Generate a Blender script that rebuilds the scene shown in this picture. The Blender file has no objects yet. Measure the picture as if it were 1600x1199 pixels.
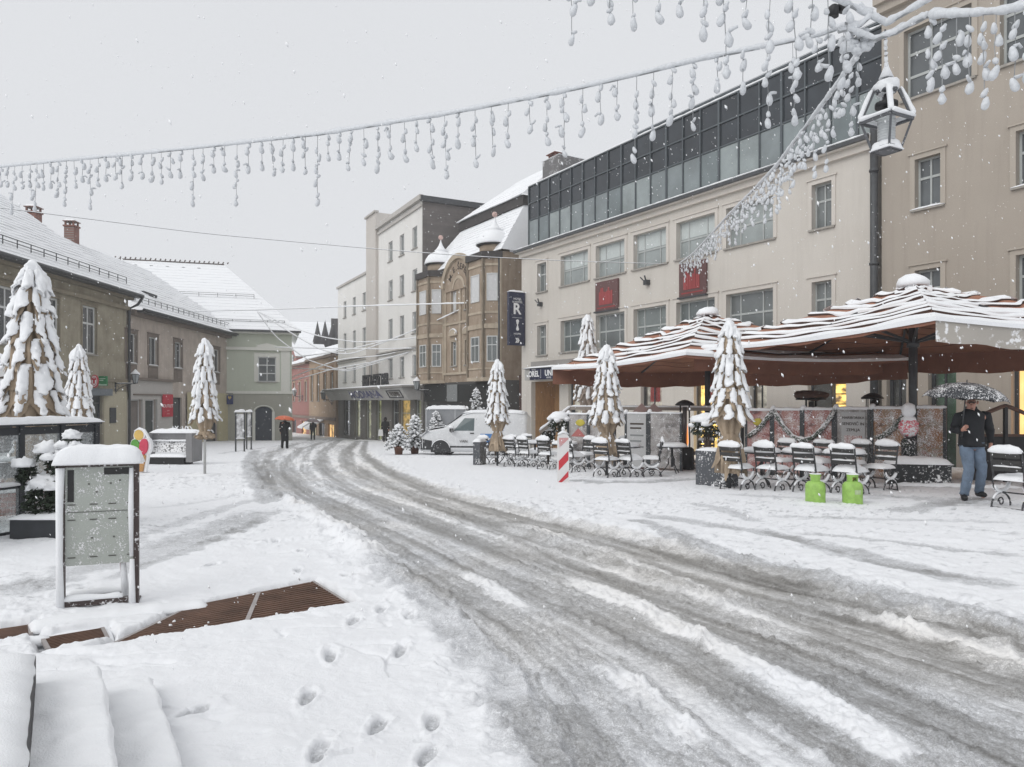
import bpy, bmesh, math, random
import numpy as np
from mathutils import Vector, Matrix, noise

random.seed(7)
HAZE = 0.0010
sc = bpy.context.scene
COL = sc.collection
F, CX, HY, HC = 1150.0, 800.0, 628.0, 1.6     # photo: focal length in px, centre column, horizon row; camera height
R = math.radians

def gz(y):
    """height of the ground: nearly flat at the camera, then falling gently down the street"""
    t = (y - 8.0) / 2.0
    s = 2.0 * (math.log1p(math.exp(t)) if t < 30 else t)
    s = min(s, 130)
    return 0.09 - 0.0336 * s

def W(px, py, y):
    return Vector(((px - CX) / F * y, y, HC + (HY - py) / F * y))

def G(px, py, lift=0.0):
    y = 10.0
    for _ in range(60):
        y = 0.5 * y + 0.5 * F * (HC - gz(y)) / max(py - HY, 1)
    return Vector(((px - CX) / F * y, y, gz(y) + lift))

def PX(px, y):
    return (px - CX) / F * y

# ------------------------------------------------------------------ objects
def tag(o, label=None, cat=None, group=None, kind=None):
    if label: o['label'] = label
    if cat: o['category'] = cat
    if group: o['group'] = group
    if kind: o['kind'] = kind
    return o

def thing(name, label, cat, loc=(0, 0, 0), rz=0.0, group=None):
    o = bpy.data.objects.new(name, None)
    COL.objects.link(o)
    o.location = loc
    o.rotation_euler = (0, 0, rz)
    o.empty_display_size = 0.2
    return tag(o, label, cat, group)

def copy_tree(o, parent=None):
    c = o.copy()
    COL.objects.link(c)
    if parent is not None:
        c.parent = parent
    for ch in list(o.children):
        copy_tree(ch, c)
    return c

def place(o, loc, rz, label=None, sc_=1.0):
    o.location = loc
    o.rotation_euler = (0, 0, rz)
    o.scale = (sc_, sc_, sc_) if not isinstance(sc_, tuple) else sc_
    if label: o['label'] = label
    return o

class MB:
    """collects shapes and links them as one mesh object"""
    def __init__(s):
        s.v, s.f, s.sm = [], [], []
    def add(s, vs, fs, smooth=False):
        n = len(s.v)
        s.v.extend([tuple(p) for p in vs])
        s.f.extend([tuple(i + n for i in f) for f in fs])
        s.sm.extend([smooth] * len(fs))
        return s
    def box(s, x0, x1, y0, y1, z0, z1, M=None):
        vs = [Vector(p) for p in ((x0,y0,z0),(x1,y0,z0),(x1,y1,z0),(x0,y1,z0),(x0,y0,z1),(x1,y0,z1),(x1,y1,z1),(x0,y1,z1))]
        if M is not None: vs = [M @ p for p in vs]
        return s.add(vs, [(0,3,2,1),(4,5,6,7),(0,1,5,4),(1,2,6,5),(2,3,7,6),(3,0,4,7)])
    def bar(s, a, b, w, h=None, up=(0, 0, 1)):
        """square bar from a to b"""
        a, b = Vector(a), Vector(b); h = h or w
        d = (b - a).normalized(); u = Vector(up)
        if abs(d.dot(u)) > 0.98: u = Vector((0, 1, 0))
        x = d.cross(u).normalized() * w / 2; z = x.cross(d).normalized() * h / 2
        vs = [a-x-z, a+x-z, a+x+z, a-x+z, b-x-z, b+x-z, b+x+z, b-x+z]
        return s.add(vs, [(0,1,2,3),(7,6,5,4),(1,0,4,5),(2,1,5,6),(3,2,6,7),(0,3,7,4)])
    def quad(s, a, b, c, d):
        return s.add([a, b, c, d], [(0, 1, 2, 3)])
    def poly(s, pts):
        return s.add(pts, [tuple(range(len(pts)))])
    def rings(s, rings, cap=True, smooth=True, closed=True):
        n = len(rings[0]); vs = [p for r in rings for p in r]; fs = []
        for i in range(len(rings) - 1):
            for j in range(n if closed else n - 1):
                k = (j + 1) % n
                fs.append((i*n+j, i*n+k, (i+1)*n+k, (i+1)*n+j))
        s.add(vs, fs, smooth)
        if cap and closed:
            b = len(s.v) - len(vs)
            s.f.append(tuple(b + j for j in reversed(range(n)))); s.sm.append(False)
            s.f.append(tuple(b + (len(rings)-1)*n + j for j in range(n))); s.sm.append(False)
        return s
    def tube(s, pts, r, n=6, flat=1.0, cap=True, smooth=True):
        pts = [Vector(p) for p in pts]; m = len(pts); rr = []
        for i, p in enumerate(pts):
            d = (pts[min(i+1, m-1)] - pts[max(i-1, 0)])
            d = d.normalized() if d.length > 1e-9 else Vector((0, 0, 1))
            u = Vector((0, 0, 1)) if abs(d.z) < 0.95 else Vector((0, 1, 0))
            x = d.cross(u).normalized(); z = x.cross(d).normalized()
            ri = r[i] if isinstance(r, (list, tuple)) else r
            rr.append([p + x*ri*math.cos(2*math.pi*k/n) + z*ri*flat*math.sin(2*math.pi*k/n) for k in range(n)])
        return s.rings(rr, cap, smooth)
    def lathe(s, prof, n=16, c=(0, 0, 0), cap=True, smooth=True, fn=None):
        c = Vector(c); rr = []
        for r, z in prof:
            rr.append([c + Vector(((fn(r, z, 2*math.pi*k/n) if fn else r)*math.cos(2*math.pi*k/n),
                                   (fn(r, z, 2*math.pi*k/n) if fn else r)*math.sin(2*math.pi*k/n), z)) for k in range(n)])
        return s.rings(rr, cap, smooth)
    def prism(s, poly, y0, y1, M=None, smooth=False):
        """polygon in (x, z) pulled along y"""
        n = len(poly)
        vs = [Vector((x, y0, z)) for x, z in poly] + [Vector((x, y1, z)) for x, z in poly]
        if M is not None: vs = [M @ p for p in vs]
        fs = [tuple(range(n)), tuple(reversed(range(n, 2*n)))]
        s.add(vs, fs)
        s.add(vs, [(i, i+n, (i+1) % n + n, (i+1) % n) for i in range(n)], smooth)
        return s
    def blob(s, c, rad, amp=0.12, freq=1.6, nu=10, nv=7, M=None, seed=0, flatbot=None):
        c = Vector(c); vs = []; fs = []
        rad = (rad, rad, rad) if isinstance(rad, (int, float)) else rad
        off = Vector((seed * 3.17 + c.x * 2, c.y * 2.3, seed * 1.3 + c.z * 2))
        for i in range(nv + 1):
            t = math.pi * i / nv
            for j in range(nu):
                a = 2 * math.pi * j / nu
                d = Vector((math.sin(t)*math.cos(a), math.sin(t)*math.sin(a), math.cos(t)))
                k = 1 + amp * 1.6 * noise.noise(d * freq + off)
                p = Vector((d.x*rad[0]*k, d.y*rad[1]*k, d.z*rad[2]*k))
                if flatbot is not None and p.z < -flatbot*rad[2]: p.z = -flatbot*rad[2]
                if M is not None: p = M @ p
                vs.append(c + p)
        for i in range(nv):
            for j in range(nu):
                k = (j+1) % nu
                fs.append((i*nu+j, (i+1)*nu+j, (i+1)*nu+k, i*nu+k))
        return s.add(vs, fs, True)
    def snow_pad(s, x0, x1, y0, y1, z, h, nx=8, ny=6, amp=0.3, over=0.01, seed=0, M=None, sq=4):
        """pillow of snow lying on a rectangle"""
        vs, fs = [], []
        def P(i, j):
            u, v = i/nx, j/ny
            e = max(0.0, 1 - abs(2*u-1)**sq) ** .5 * max(0.0, 1 - abs(2*v-1)**sq) ** .5
            x = x0 - over + (x1-x0+2*over)*u; y = y0 - over + (y1-y0+2*over)*v
            n = noise.noise(Vector((x*5+seed*7.1, y*5, seed*2.3))) + .5*noise.noise(Vector((x*14, y*14+seed, 3)))
            w = .012 * noise.noise(Vector((x*9, y*9, seed+9.)))
            return Vector((x + w, y + w, z + h*e*(1+amp*n)))
        for j in range(ny+1):
            for i in range(nx+1): vs.append(P(i, j))
        for j in range(ny):
            for i in range(nx):
                a = j*(nx+1)+i; fs.append((a, a+1, a+nx+2, a+nx+1))
        m = len(vs)
        per = [i for i in range(nx+1)] + [j*(nx+1)+nx for j in range(1, ny+1)] + [ny*(nx+1)+i for i in range(nx-1, -1, -1)] + [j*(nx+1) for j in range(ny-1, 0, -1)]
        vs += [vs[p] - Vector((0, 0, .012)) for p in per]
        n = len(per)
        for k in range(n):
            q = (k+1) % n; fs.append((per[q], per[k], m+k, m+q))
        fs.append(tuple(m+k for k in reversed(range(n))))
        if M is not None: vs = [M @ p for p in vs]
        return s.add(vs, fs, True)
    def snow_strip(s, pts, w, h, amp=0.25, seed=0, step=0.08, n=7, sink=.25):
        """ridge of snow lying along a line"""
        pts = [Vector(p) for p in pts]; out = []
        for a, b in zip(pts[:-1], pts[1:]):
            m = max(1, int((b-a).length / step))
            out += [a.lerp(b, i/m) for i in range(m)]
        out.append(pts[-1]); rr = []; m = len(out)
        for i, p in enumerate(out):
            d = (out[min(i+1, m-1)] - out[max(i-1, 0)]).normalized()
            x = d.cross(Vector((0, 0, 1)))
            x = x.normalized() if x.length > 1e-4 else Vector((1, 0, 0))
            z = x.cross(d).normalized()
            k = 1 + amp*(noise.noise(p*4.0 + Vector((seed*5.1, 0, seed))) + .6*noise.noise(p*13.0 + Vector((0, seed, 2.))))
            if i in (0, m-1): k *= .55
            rr.append([p + x*w/2*math.cos(math.pi*2*q/n)*(.85+.15*k) + z*(h*k*(math.sin(2*math.pi*q/n) if math.sin(2*math.pi*q/n) > 0 else sink*math.sin(2*math.pi*q/n))) for q in range(n)])
        return s.rings(rr, True, True)
    def xf(s, M):
        s.v = [tuple(M @ Vector(p)) for p in s.v]
        return s
    def build(s, name, mat, parent=None, bevel=0.0, loc=None, fix=True):
        me = bpy.data.meshes.new(name)
        me.from_pydata(s.v, [], s.f)
        if fix:
            bm = bmesh.new(); bm.from_mesh(me)
            bmesh.ops.recalc_face_normals(bm, faces=bm.faces)
            bm.to_mesh(me); bm.free()
        me.polygons.foreach_set('use_smooth', s.sm[:len(me.polygons)])
        if mat: me.materials.append(mat)
        o = bpy.data.objects.new(name, me)
        COL.objects.link(o)
        if parent is not None: o.parent = parent
        if loc is not None: o.location = loc
        if bevel:
            b = o.modifiers.new('bevel', 'BEVEL'); b.width = bevel; b.segments = 2; b.limit_method = 'ANGLE'
        return o

def text(s, size, mat, parent, M, name='lettering', ext=.004, align='CENTER', sx=1.0, bold=0.0):
    cu = bpy.data.curves.new(name, 'FONT')
    cu.body = s; cu.size = size; cu.extrude = ext; cu.align_x = align; cu.align_y = 'CENTER'
    cu.resolution_u = 3; cu.offset = bold
    cu.materials.append(mat)
    tmp = bpy.data.objects.new(name, cu)
    COL.objects.link(tmp)
    me = bpy.data.meshes.new_from_object(tmp.evaluated_get(bpy.context.evaluated_depsgraph_get()))
    bpy.data.objects.remove(tmp); bpy.data.curves.remove(cu)
    o = bpy.data.objects.new(name, me)
    COL.objects.link(o)
    if parent is not None: o.parent = parent
    o.matrix_local = M @ Matrix.Diagonal((sx, 1, 1, 1))
    return o

def face_m(x, y, z, rz=0.0):
    """text standing upright at (x,y,z), reading along local +x, seen from -y"""
    return Matrix.Translation((x, y, z)) @ Matrix.Rotation(rz, 4, 'Z') @ Matrix.Rotation(R(90), 4, 'X')

class Fac:
    """a facade's frame: local x along the wall, local -y towards the street"""
    def __init__(s, o, d):
        s.o = Vector(o); l = math.hypot(*d); s.d = Vector((d[0]/l, d[1]/l)); s.rz = math.atan2(d[1], d[0])
    def a(s, px, off=0.0):
        k = (px - CX) / F
        ox, oy = s.o.x + s.d.y*off, s.o.y - s.d.x*off
        return (k*oy - ox) / (s.d.x - k*s.d.y)
    def y(s, px, off=0.0):
        return s.o.y - s.d.x*off + s.a(px, off)*s.d.y
    def z(s, px, py, off=0.0):
        return HC + s.y(px, off)*(HY - py)/F
    def pt(s, a, off=0.0, z=0.0):
        return Vector((s.o.x + s.d.x*a + s.d.y*off, s.o.y + s.d.y*a - s.d.x*off, z))

# ------------------------------------------------------------------ materials
def _new(name):
    m = bpy.data.materials.new(name); m.use_nodes = True
    nt = m.node_tree; b = nt.nodes['Principled BSDF']
    return m, nt, b

def _noise(nt, scale, detail=4, rough=.55, vec=None, dist=0.0):
    n = nt.nodes.new('ShaderNodeTexNoise'); n.inputs['Scale'].default_value = scale
    n.inputs['Detail'].default_value = detail; n.inputs['Roughness'].default_value = rough
    n.inputs['Distortion'].default_value = dist
    if vec is not None: nt.links.new(vec, n.inputs['Vector'])
    return n

def _map(nt, sc3=(1, 1, 1), src='Object'):
    t = nt.nodes.new('ShaderNodeTexCoord'); m = nt.nodes.new('ShaderNodeMapping')
    m.inputs['Scale'].default_value = sc3
    nt.links.new(t.outputs[src], m.inputs['Vector'])
    return m.outputs['Vector']

def _ramp(nt, fac, stops):
    r = nt.nodes.new('ShaderNodeValToRGB'); e = r.color_ramp.elements
    while len(e) < len(stops): e.new(.5)
    for el, (p, c) in zip(e, stops):
        el.position = p; el.color = (*c, 1) if isinstance(c, tuple) else (c, c, c, 1)
    nt.links.new(fac, r.inputs['Fac'])
    return r.outputs['Color']

def _mix(nt, fac, a, b, mode='MIX'):
    m = nt.nodes.new('ShaderNodeMix'); m.data_type = 'RGBA'; m.blend_type = mode
    for sock, val in ((m.inputs[0], fac), (m.inputs[6], a), (m.inputs[7], b)):
        if isinstance(val, (int, float)): sock.default_value = val if sock == m.inputs[0] else (val, val, val, 1)
        elif isinstance(val, tuple): sock.default_value = (*val[:3], 1)
        else: nt.links.new(val, sock)
    return m.outputs[2]

def _bump(nt, b, h, strength=.3, dist=.02):
    n = nt.nodes.new('ShaderNodeBump'); n.inputs['Strength'].default_value = strength; n.inputs['Distance'].default_value = dist
    nt.links.new(h, n.inputs['Height']); nt.links.new(n.outputs['Normal'], b.inputs['Normal'])

MATS = {}
def mat(name, col, rough=.6, var=.12, scale=6, bump=.0, metal=0.0, spec=.4, stretch=(1, 1, 1), bscale=40):
    if name in MATS: return MATS[name]
    m, nt, b = _new(name)
    v = _map(nt, stretch)
    n = _noise(nt, scale, 5, .6, v)
    lo = tuple(c*(1-var) for c in col); hi = tuple(min(1, c*(1+var)) for c in col)
    nt.links.new(_ramp(nt, n.outputs['Fac'], [(.3, lo), (.7, hi)]), b.inputs['Base Color'])
    b.inputs['Roughness'].default_value = rough; b.inputs['Metallic'].default_value = metal
    b.inputs['Specular IOR Level'].default_value = spec
    if bump:
        _bump(nt, b, _noise(nt, bscale, 3, .6, v).outputs['Fac'], bump, .01)
    MATS[name] = m
    return m

def plaster(name, col, stain=(.5, .45, .4), amount=.35, streak=.25, blotch=.5, rough=.85):
    """painted render with blotches, rain streaks and grain"""
    m, nt, b = _new(name)
    big = _noise(nt, blotch, 5, .6, _map(nt))
    st = _noise(nt, 1.0, 6, .65, _map(nt, (3.2, 3.2, .22)))
    fine = _noise(nt, 22, 4, .6, _map(nt))
    c0 = _mix(nt, fine.outputs['Fac'], tuple(c*.92 for c in col), tuple(min(1, c*1.06) for c in col))
    f1 = _ramp(nt, big.outputs['Fac'], [(.42, 0.0), (.72, amount)])
    c1 = _mix(nt, f1, c0, tuple(c*s for c, s in zip(col, stain)))
    f2 = _ramp(nt, st.outputs['Fac'], [(.5, 0.0), (.8, streak)])
    c2 = _mix(nt, f2, c1, tuple(c*s*.8 for c, s in zip(col, stain)))
    nt.links.new(c2, b.inputs['Base Color'])
    b.inputs['Roughness'].default_value = rough; b.inputs['Specular IOR Level'].default_value = .25
    _bump(nt, b, _noise(nt, 60, 3, .6, _map(nt)).outputs['Fac'], .25, .01)
    MATS[name] = m
    return m

def flecked(name, col, cover=.5, scale=30, rough=.5, metal=0.0, stretch=(1, 1, 1), snow=.84, soft=.06):
    """a surface with blown snow sticking to it"""
    m, nt, b = _new(name)
    v = _map(nt, stretch)
    n1 = _noise(nt, scale, 3, .6, v); n2 = _noise(nt, scale*.12, 3, .5, v)
    mx = _mix(nt, .35, n1.outputs['Fac'], n2.outputs['Fac'])
    t = .66 - cover*.3
    f = _ramp(nt, mx, [(t, 0.0), (t+soft, 1.0)])
    nt.links.new(_mix(nt, f, col, (snow, snow, snow*1.01)), b.inputs['Base Color'])
    b.inputs['Roughness'].default_value = rough; b.inputs['Metallic'].default_value = metal
    _bump(nt, b, f, .6, .01)
    MATS[name] = m
    return m

def glow(name, col, strength, var=.5, scale=3, dark=(.1, .06, .03), thr=(.35, .6)):
    """a lit interior seen through a shop window"""
    m, nt, b = _new(name)
    n = _noise(nt, scale, 3, .5, _map(nt, (1, 1, 1.6)))
    c = _ramp(nt, n.outputs['Fac'], [(thr[0], dark), (thr[1], col)])
    nt.links.new(c, b.inputs['Base Color']); nt.links.new(c, b.inputs['Emission Color'])
    b.inputs['Emission Strength'].default_value = strength
    b.inputs['Roughness'].default_value = .7
    MATS[name] = m
    return m

def glass(name, col=(.2, .22, .22), rough=.08, spec=.7):
    m = mat(name, col, rough, .25, .7, spec=spec)
    return m

def clear_glass(name, tint=(.92, .95, .95), dirt=.25):
    m, nt, b = _new(name)
    n = _noise(nt, 30, 3, .6, _map(nt)); n2 = _noise(nt, 3, 2, .5, _map(nt))
    mx = _mix(nt, .4, n.outputs['Fac'], n2.outputs['Fac'])
    f = _ramp(nt, mx, [(.5, dirt*.3), (.62, dirt), (.7, min(1, dirt*3))])
    tr = nt.nodes.new('ShaderNodeBsdfTransparent'); tr.inputs[0].default_value = (*tint, 1)
    gl = nt.nodes.new('ShaderNodeBsdfGlossy'); gl.inputs['Roughness'].default_value = .05
    fr = nt.nodes.new('ShaderNodeFresnel'); fr.inputs[0].default_value = 1.5
    m1 = nt.nodes.new('ShaderNodeMixShader'); nt.links.new(fr.outputs[0], m1.inputs[0])
    nt.links.new(tr.outputs[0], m1.inputs[1]); nt.links.new(gl.outputs[0], m1.inputs[2])
    df = nt.nodes.new('ShaderNodeBsdfDiffuse'); df.inputs[0].default_value = (.82, .84, .85, 1)
    m2 = nt.nodes.new('ShaderNodeMixShader'); nt.links.new(f, m2.inputs[0])
    nt.links.new(m1.outputs[0], m2.inputs[1]); nt.links.new(df.outputs[0], m2.inputs[2])
    nt.links.new(m2.outputs[0], nt.nodes['Material Output'].inputs['Surface'])
    MATS[name] = m
    return m

def snow_mat():
    m, nt, b = _new('snow')
    n = _noise(nt, 9, 6, .65, _map(nt)); n2 = _noise(nt, 120, 3, .6, _map(nt))
    nt.links.new(_ramp(nt, n.outputs['Fac'], [(.3, (.86, .872, .89)), (.7, (.915, .925, .94))]), b.inputs['Base Color'])
    b.inputs['Roughness'].default_value = .75; b.inputs['Specular IOR Level'].default_value = .2
    _bump(nt, b, _mix(nt, .5, n.outputs['Fac'], n2.outputs['Fac']), .5, .02)
    return m
SNOW = snow_mat()

def brick_mat(name, c1, c2, mortar, scale=1.0):
    m, nt, b = _new(name)
    t = nt.nodes.new('ShaderNodeTexBrick'); t.inputs['Scale'].default_value = scale
    t.inputs['Color1'].default_value = (*c1, 1); t.inputs['Color2'].default_value = (*c2, 1); t.inputs['Mortar'].default_value = (*mortar, 1)
    t.inputs['Brick Width'].default_value = .26; t.inputs['Row Height'].default_value = .08; t.inputs['Mortar Size'].default_value = .008
    v = _map(nt); mp = nt.nodes.new('ShaderNodeMapping'); mp.inputs['Rotation'].default_value = (R(90), 0, 0)
    nt.links.new(v, mp.inputs['Vector']); nt.links.new(mp.outputs[0], t.inputs['Vector'])
    n = _noise(nt, 1.2, 5, .6, v)
    nt.links.new(_mix(nt, _ramp(nt, n.outputs['Fac'], [(.4, 0.), (.75, .5)]), t.outputs['Color'], tuple(c*.5 for c in c1)), b.inputs['Base Color'])
    b.inputs['Roughness'].default_value = .9
    MATS[name] = m
    return m
# ------------------------------------------------------------------ camera, light, sky
cam = bpy.data.cameras.new('camera'); camo = bpy.data.objects.new('camera', cam); COL.objects.link(camo)
camo.location = (0, 0, HC); camo.rotation_euler = (R(90), 0, 0)
cam.sensor_width = 36; cam.lens = 36 * F / 1600; cam.shift_y = (HY - 599.5) / 1600
cam.clip_start = .05; cam.clip_end = 3000
sc.camera = camo
SUN_EL, SUN_AZ = 38, 230
wd = bpy.data.worlds.new('World'); sc.world = wd; wd.use_nodes = True
nt = wd.node_tree; bg = nt.nodes['Background']
sky = nt.nodes.new('ShaderNodeTexSky'); sky.sky_type = 'NISHITA'; sky.sun_disc = False
sky.sun_elevation = R(SUN_EL); sky.sun_rotation = R(SUN_AZ); sky.dust_density = 4; sky.air_density = 1
# snow cloud: an even grey sheet, a little brighter overhead, over the clear sky's own light
tc = nt.nodes.new('ShaderNodeTexCoord'); sx = nt.nodes.new('ShaderNodeSeparateXYZ'); nt.links.new(tc.outputs['Generated'], sx.inputs[0])
cl = _ramp(nt, sx.outputs['Z'], [(0.0, (7.5, 7.66, 7.95)), (.5, (7.6, 7.76, 8.05)), (1.0, (8.0, 8.15, 8.4))])
hs = nt.nodes.new('ShaderNodeHueSaturation'); hs.inputs['Saturation'].default_value = .12
nt.links.new(sky.outputs[0], hs.inputs['Color'])
nz = _noise(nt, 2.2, 4, .5, tc.outputs['Generated'])
cl2 = _mix(nt, _ramp(nt, nz.outputs['Fac'], [(.35, 0.), (.7, .10)]), cl, (6.7, 6.86, 7.15))
nt.links.new(_mix(nt, .93, hs.outputs[0], cl2), bg.inputs['Color'])
bg.inputs['Strength'].default_value = .1
sl = bpy.data.lights.new('sun', 'SUN'); sl.energy = 1.1; sl.angle = R(50); sl.color = (1, .985, .96)
so = bpy.data.objects.new('sun', sl); COL.objects.link(so)
so.rotation_euler = (R(90 - SUN_EL), 0, R(180 - SUN_AZ))
sc.view_settings.view_transform = 'Standard'; sc.view_settings.look = 'None'; sc.view_settings.gamma = 1
sc.view_settings.exposure = 0.05
sc.cycles.use_denoising = True
sc.cycles.max_bounces = 7; sc.cycles.diffuse_bounces = 3; sc.cycles.glossy_bounces = 3; sc.cycles.transparent_max_bounces = 10
sc.cycles.volume_bounces = 2
sc.cycles.caustics_reflective = False; sc.cycles.caustics_refractive = False

# ------------------------------------------------------------------ ground
def hash2(ix, iy, seed):
    h = (ix.astype(np.int64)*374761393 + iy.astype(np.int64)*668265263 + seed*974634757) & 0x7fffffff
    h = ((h ^ (h >> 13)) * 1274126177) & 0x7fffffff
    return ((h ^ (h >> 16)) & 0xffff) / 65535.0
def vnoise(x, y, seed=0):
    ix, iy = np.floor(x), np.floor(y); fx, fy = x-ix, y-iy
    fx, fy = fx*fx*(3-2*fx), fy*fy*(3-2*fy)
    a = hash2(ix, iy, seed); b = hash2(ix+1, iy, seed); c = hash2(ix, iy+1, seed); d = hash2(ix+1, iy+1, seed)
    return (a*(1-fx)+b*fx)*(1-fy) + (c*(1-fx)+d*fx)*fy
def fbm(x, y, o=4, seed=0, g=.5):
    s = 0; a = 1; t = 0
    for i in range(o):
        s = s + a*vnoise(x*2**i, y*2**i, seed+i*17); t += a; a *= g
    return s/t
def sstep(a, b, x):
    t = np.clip((x-a)/(b-a), 0, 1); return t*t*(3-2*t)

# rows every ~1.3 px of the picture, columns fanned out
pys = np.concatenate([np.linspace(2300, 1215, 60), np.linspace(1213, 700, 470), np.linspace(699, 672, 50), np.linspace(671, 655, 20)])
Ys = np.array([F*(HC-gz(0))/(p-HY) if p > 1000 else G(800, p).y for p in pys])
Ys = np.maximum.accumulate(Ys)
Ys = Ys + np.arange(len(Ys))*1e-5
tx = np.concatenate([np.linspace(-1.5, -.74, 40), np.linspace(-.735, .735, 760), np.linspace(.74, 1.5, 40)])
YY, TT = np.meshgrid(Ys, tx, indexing='ij')
XX = TT*(YY + .0)
GZ = np.vectorize(gz)(Ys)[:, None] + 0*XX
PXv = CX + TT*F; PYv = HY + F*(HC-GZ)/YY      # where each point of the street lies in the survey picture

def curve(pts):
    pts = sorted(pts, key=lambda p: p[1]); return [p[1] for p in pts], [p[0] for p in pts]
LE = curve([(520,640),(512,672),(490,684),(452,694),(420,703),(398,716),(390,735),(402,760),(432,785),(470,806),(520,838),(560,872),(612,905),(668,945),(722,985),(768,1030),(800,1090),(850,1185),(862,1199),(930,1290),(1700,2300)])
RE = curve([(560,640),(560,676),(566,692),(590,712),(640,744),(723,772),(813,794),(930,822),(1020,842),(1100,862),(1176,886),(1337,928),(1487,964),(1600,990),(2500,1199),(7200,2300)])
xl = np.interp(PYv, *LE); xr = np.interp(PYv, *RE)
S = (PXv-xl)/(xr-xl)                                # 0 left edge of the carriageway, 1 right edge
pm = YY/F                                           # metres per picture column there
jag = (fbm(XX*1.8, YY*1.8, 4, 3)-.5)*.55 + (fbm(XX*9, YY*9, 3, 5)-.5)*.18
dl = (PXv-xl)*pm + jag*.7; dr = (xr-PXv)*pm + jag*.8
fore = np.sqrt(np.clip((PYv-HY)/F*1.0, .05, 1))     # along-view foreshortening, softens far edges
road = sstep(-.03, .22-.10*sstep(900, 1050, PYv), dl)*sstep(-.05, .35, dr)
q = S*7.5; ell = YY*1.15 + XX*.35
nA = fbm(q*3.0, ell*.22, 4, 11); nB = np.where(road > .25, fbm(q*9.0, ell*.5, 4, 23), fbm(XX*2.3, YY*2.3, 4, 23)); nC = fbm(XX*7, YY*7, 4, 31); nD = fbm(XX*28, YY*28, 3, 41); nD_ = nD
nL = fbm(XX*1.1, YY*1.1, 4, 51); nE = fbm(XX*13, YY*13, 3, 57)
wet = road*(.08 + .17*sstep(715, 870, PYv) + .42*(nA-.5) + .42*(nB-.5) + .26*(nC-.5) + .16*(nD_-.5))
hgt = np.zeros_like(XX)

def dist(pts):
    """metres to a line drawn in the survey picture, and the position along it"""
    P3 = [G(px, py) for px, py in pts]
    best = np.full(XX.shape, 1e9); along = np.zeros_like(XX); L = 0
    tot = sum((b-a).length for a, b in zip(P3[:-1], P3[1:]))
    for a, b in zip(P3[:-1], P3[1:]):
        vx, vy = b.x-a.x, b.y-a.y; l2 = vx*vx+vy*vy
        t = np.clip(((XX-a.x)*vx+(YY-a.y)*vy)/l2, 0, 1)
        d = np.hypot(XX-a.x-t*vx, YY-a.y-t*vy)
        m = d < best; best = np.where(m, d, best); along = np.where(m, L+t*math.sqrt(l2), along)
        L += math.sqrt(l2)
    return best, along/tot

def track(pts, w, dw, dh=0.0, soft=.5, fade=(0.0, 0.0), rough=.5):
    """a line that changes wetness by dw and height by dh over half-width w"""
    global wet, hgt
    d, t = dist(pts)
    d = d + (fbm(XX*3.3+7, YY*3.3, 3, 61)-.5)*w*1.4*rough + (nC-.5)*w*.9*rough
    k = 1 - sstep(w*(1-soft), w*(1+soft*.6), d)
    if fade[0]: k = k*sstep(0, fade[0], t)
    if fade[1]: k = k*(1-sstep(1-fade[1], 1, t))
    wet = wet + dw*(.66*(1+.5*sstep(830, 720, PYv)) if dw > 0 else .9)*k*(.6+.8*nB); hgt = hgt + .45*dh*k*(.35+.7*nC+.7*nE*nD_) + (.045*k*np.clip(nE-.42, 0, 1)*nD_*2 if dw < -.2 else 0)

# wheel tracks, dark and wet
track([(425,720),(430,745),(470,785),(540,835),(610,885),(680,935),(740,985),(800,1045),(850,1110),(890,1199)], .30, .30, -.012)
track([(520,688),(468,702),(446,724),(470,760),(540,805),(650,855),(770,898),(900,948),(1050,1015),(1250,1120),(1400,1199)], .24, .26, -.01)
track([(530,688),(505,705),(500,730),(540,765),(620,800),(720,838),(850,880),(1000,930),(1180,1005),(1400,1100),(1600,1180)], .28, .36, -.012)
track([(560,690),(540,705),(545,728),(600,762),(700,800),(800,830),(920,862),(1060,905),(1220,955),(1400,1010),(1600,1075)], .30, .40, -.014)
track([(572,690),(566,708),(600,735),(680,772),(790,806),(920,842),(1050,872),(1176,905),(1350,950),(1500,990),(1700,1040)], .20, .46, -.014)
track([(1000,818),(1082,852),(1176,887),(1300,918),(1440,952),(1600,992)], .16, .42, -.01, rough=.9)
track([(400,705),(390,722),(398,750),(430,790)], .25, .30, -.01)
track([(470,692),(425,708),(405,728),(420,760)], .2, .26, -.01)
track([(500,690),(480,706),(476,735),(520,775),(600,815)], .16, .2, -.008)
track([(1120,885),(1290,945),(1420,990),(1600,1060)], .2, .3, -.01, fade=(.2, 0))
track([(1240,985),(1330,1030),(1470,1100),(1600,1160)], .14, .34, -.01, fade=(.2, 0))
track([(800,1090),(860,1150),(900,1199)], .22, .25, 0, fade=(.3, 0))
track([(1060,1000),(1180,1070),(1330,1170)], .12, .26, -.006, fade=(.2, .2))
# pushed-up ridges and strips left white
track([(452,784),(490,806),(535,832),(575,868),(600,892)], .20, -.55, .13, fade=(.1, .15), rough=.9)
track([(720,888),(770,920),(830,970)], .10, -.35, .02, fade=(.25, .3))
track([(860,890),(980,940),(1080,990),(1230,1070),(1340,1135),(1425,1190)], .13, -.55, .025, fade=(.2, .02))
track([(780,815),(900,852),(1000,892),(1100,928),(1230,985),(1320,1020)], .20, -.28, .085, fade=(.15, .25), rough=1.1)
track([(560,745),(650,790),(760,838),(880,882),(960,905)], .14, -.22, .035, fade=(.2, .2), rough=1.0)
track([(480,720),(520,768),(620,820),(740,868),(850,905)], .14, -.22, .025, fade=(.1, .3), rough=1.0)
track([(930,1030),(1000,1080),(1060,1130),(1130,1185)], .08, -.30, .012, fade=(.2, .2))
track([(1180,1120),(1290,1199)], .05, -.25, .008)
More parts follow.
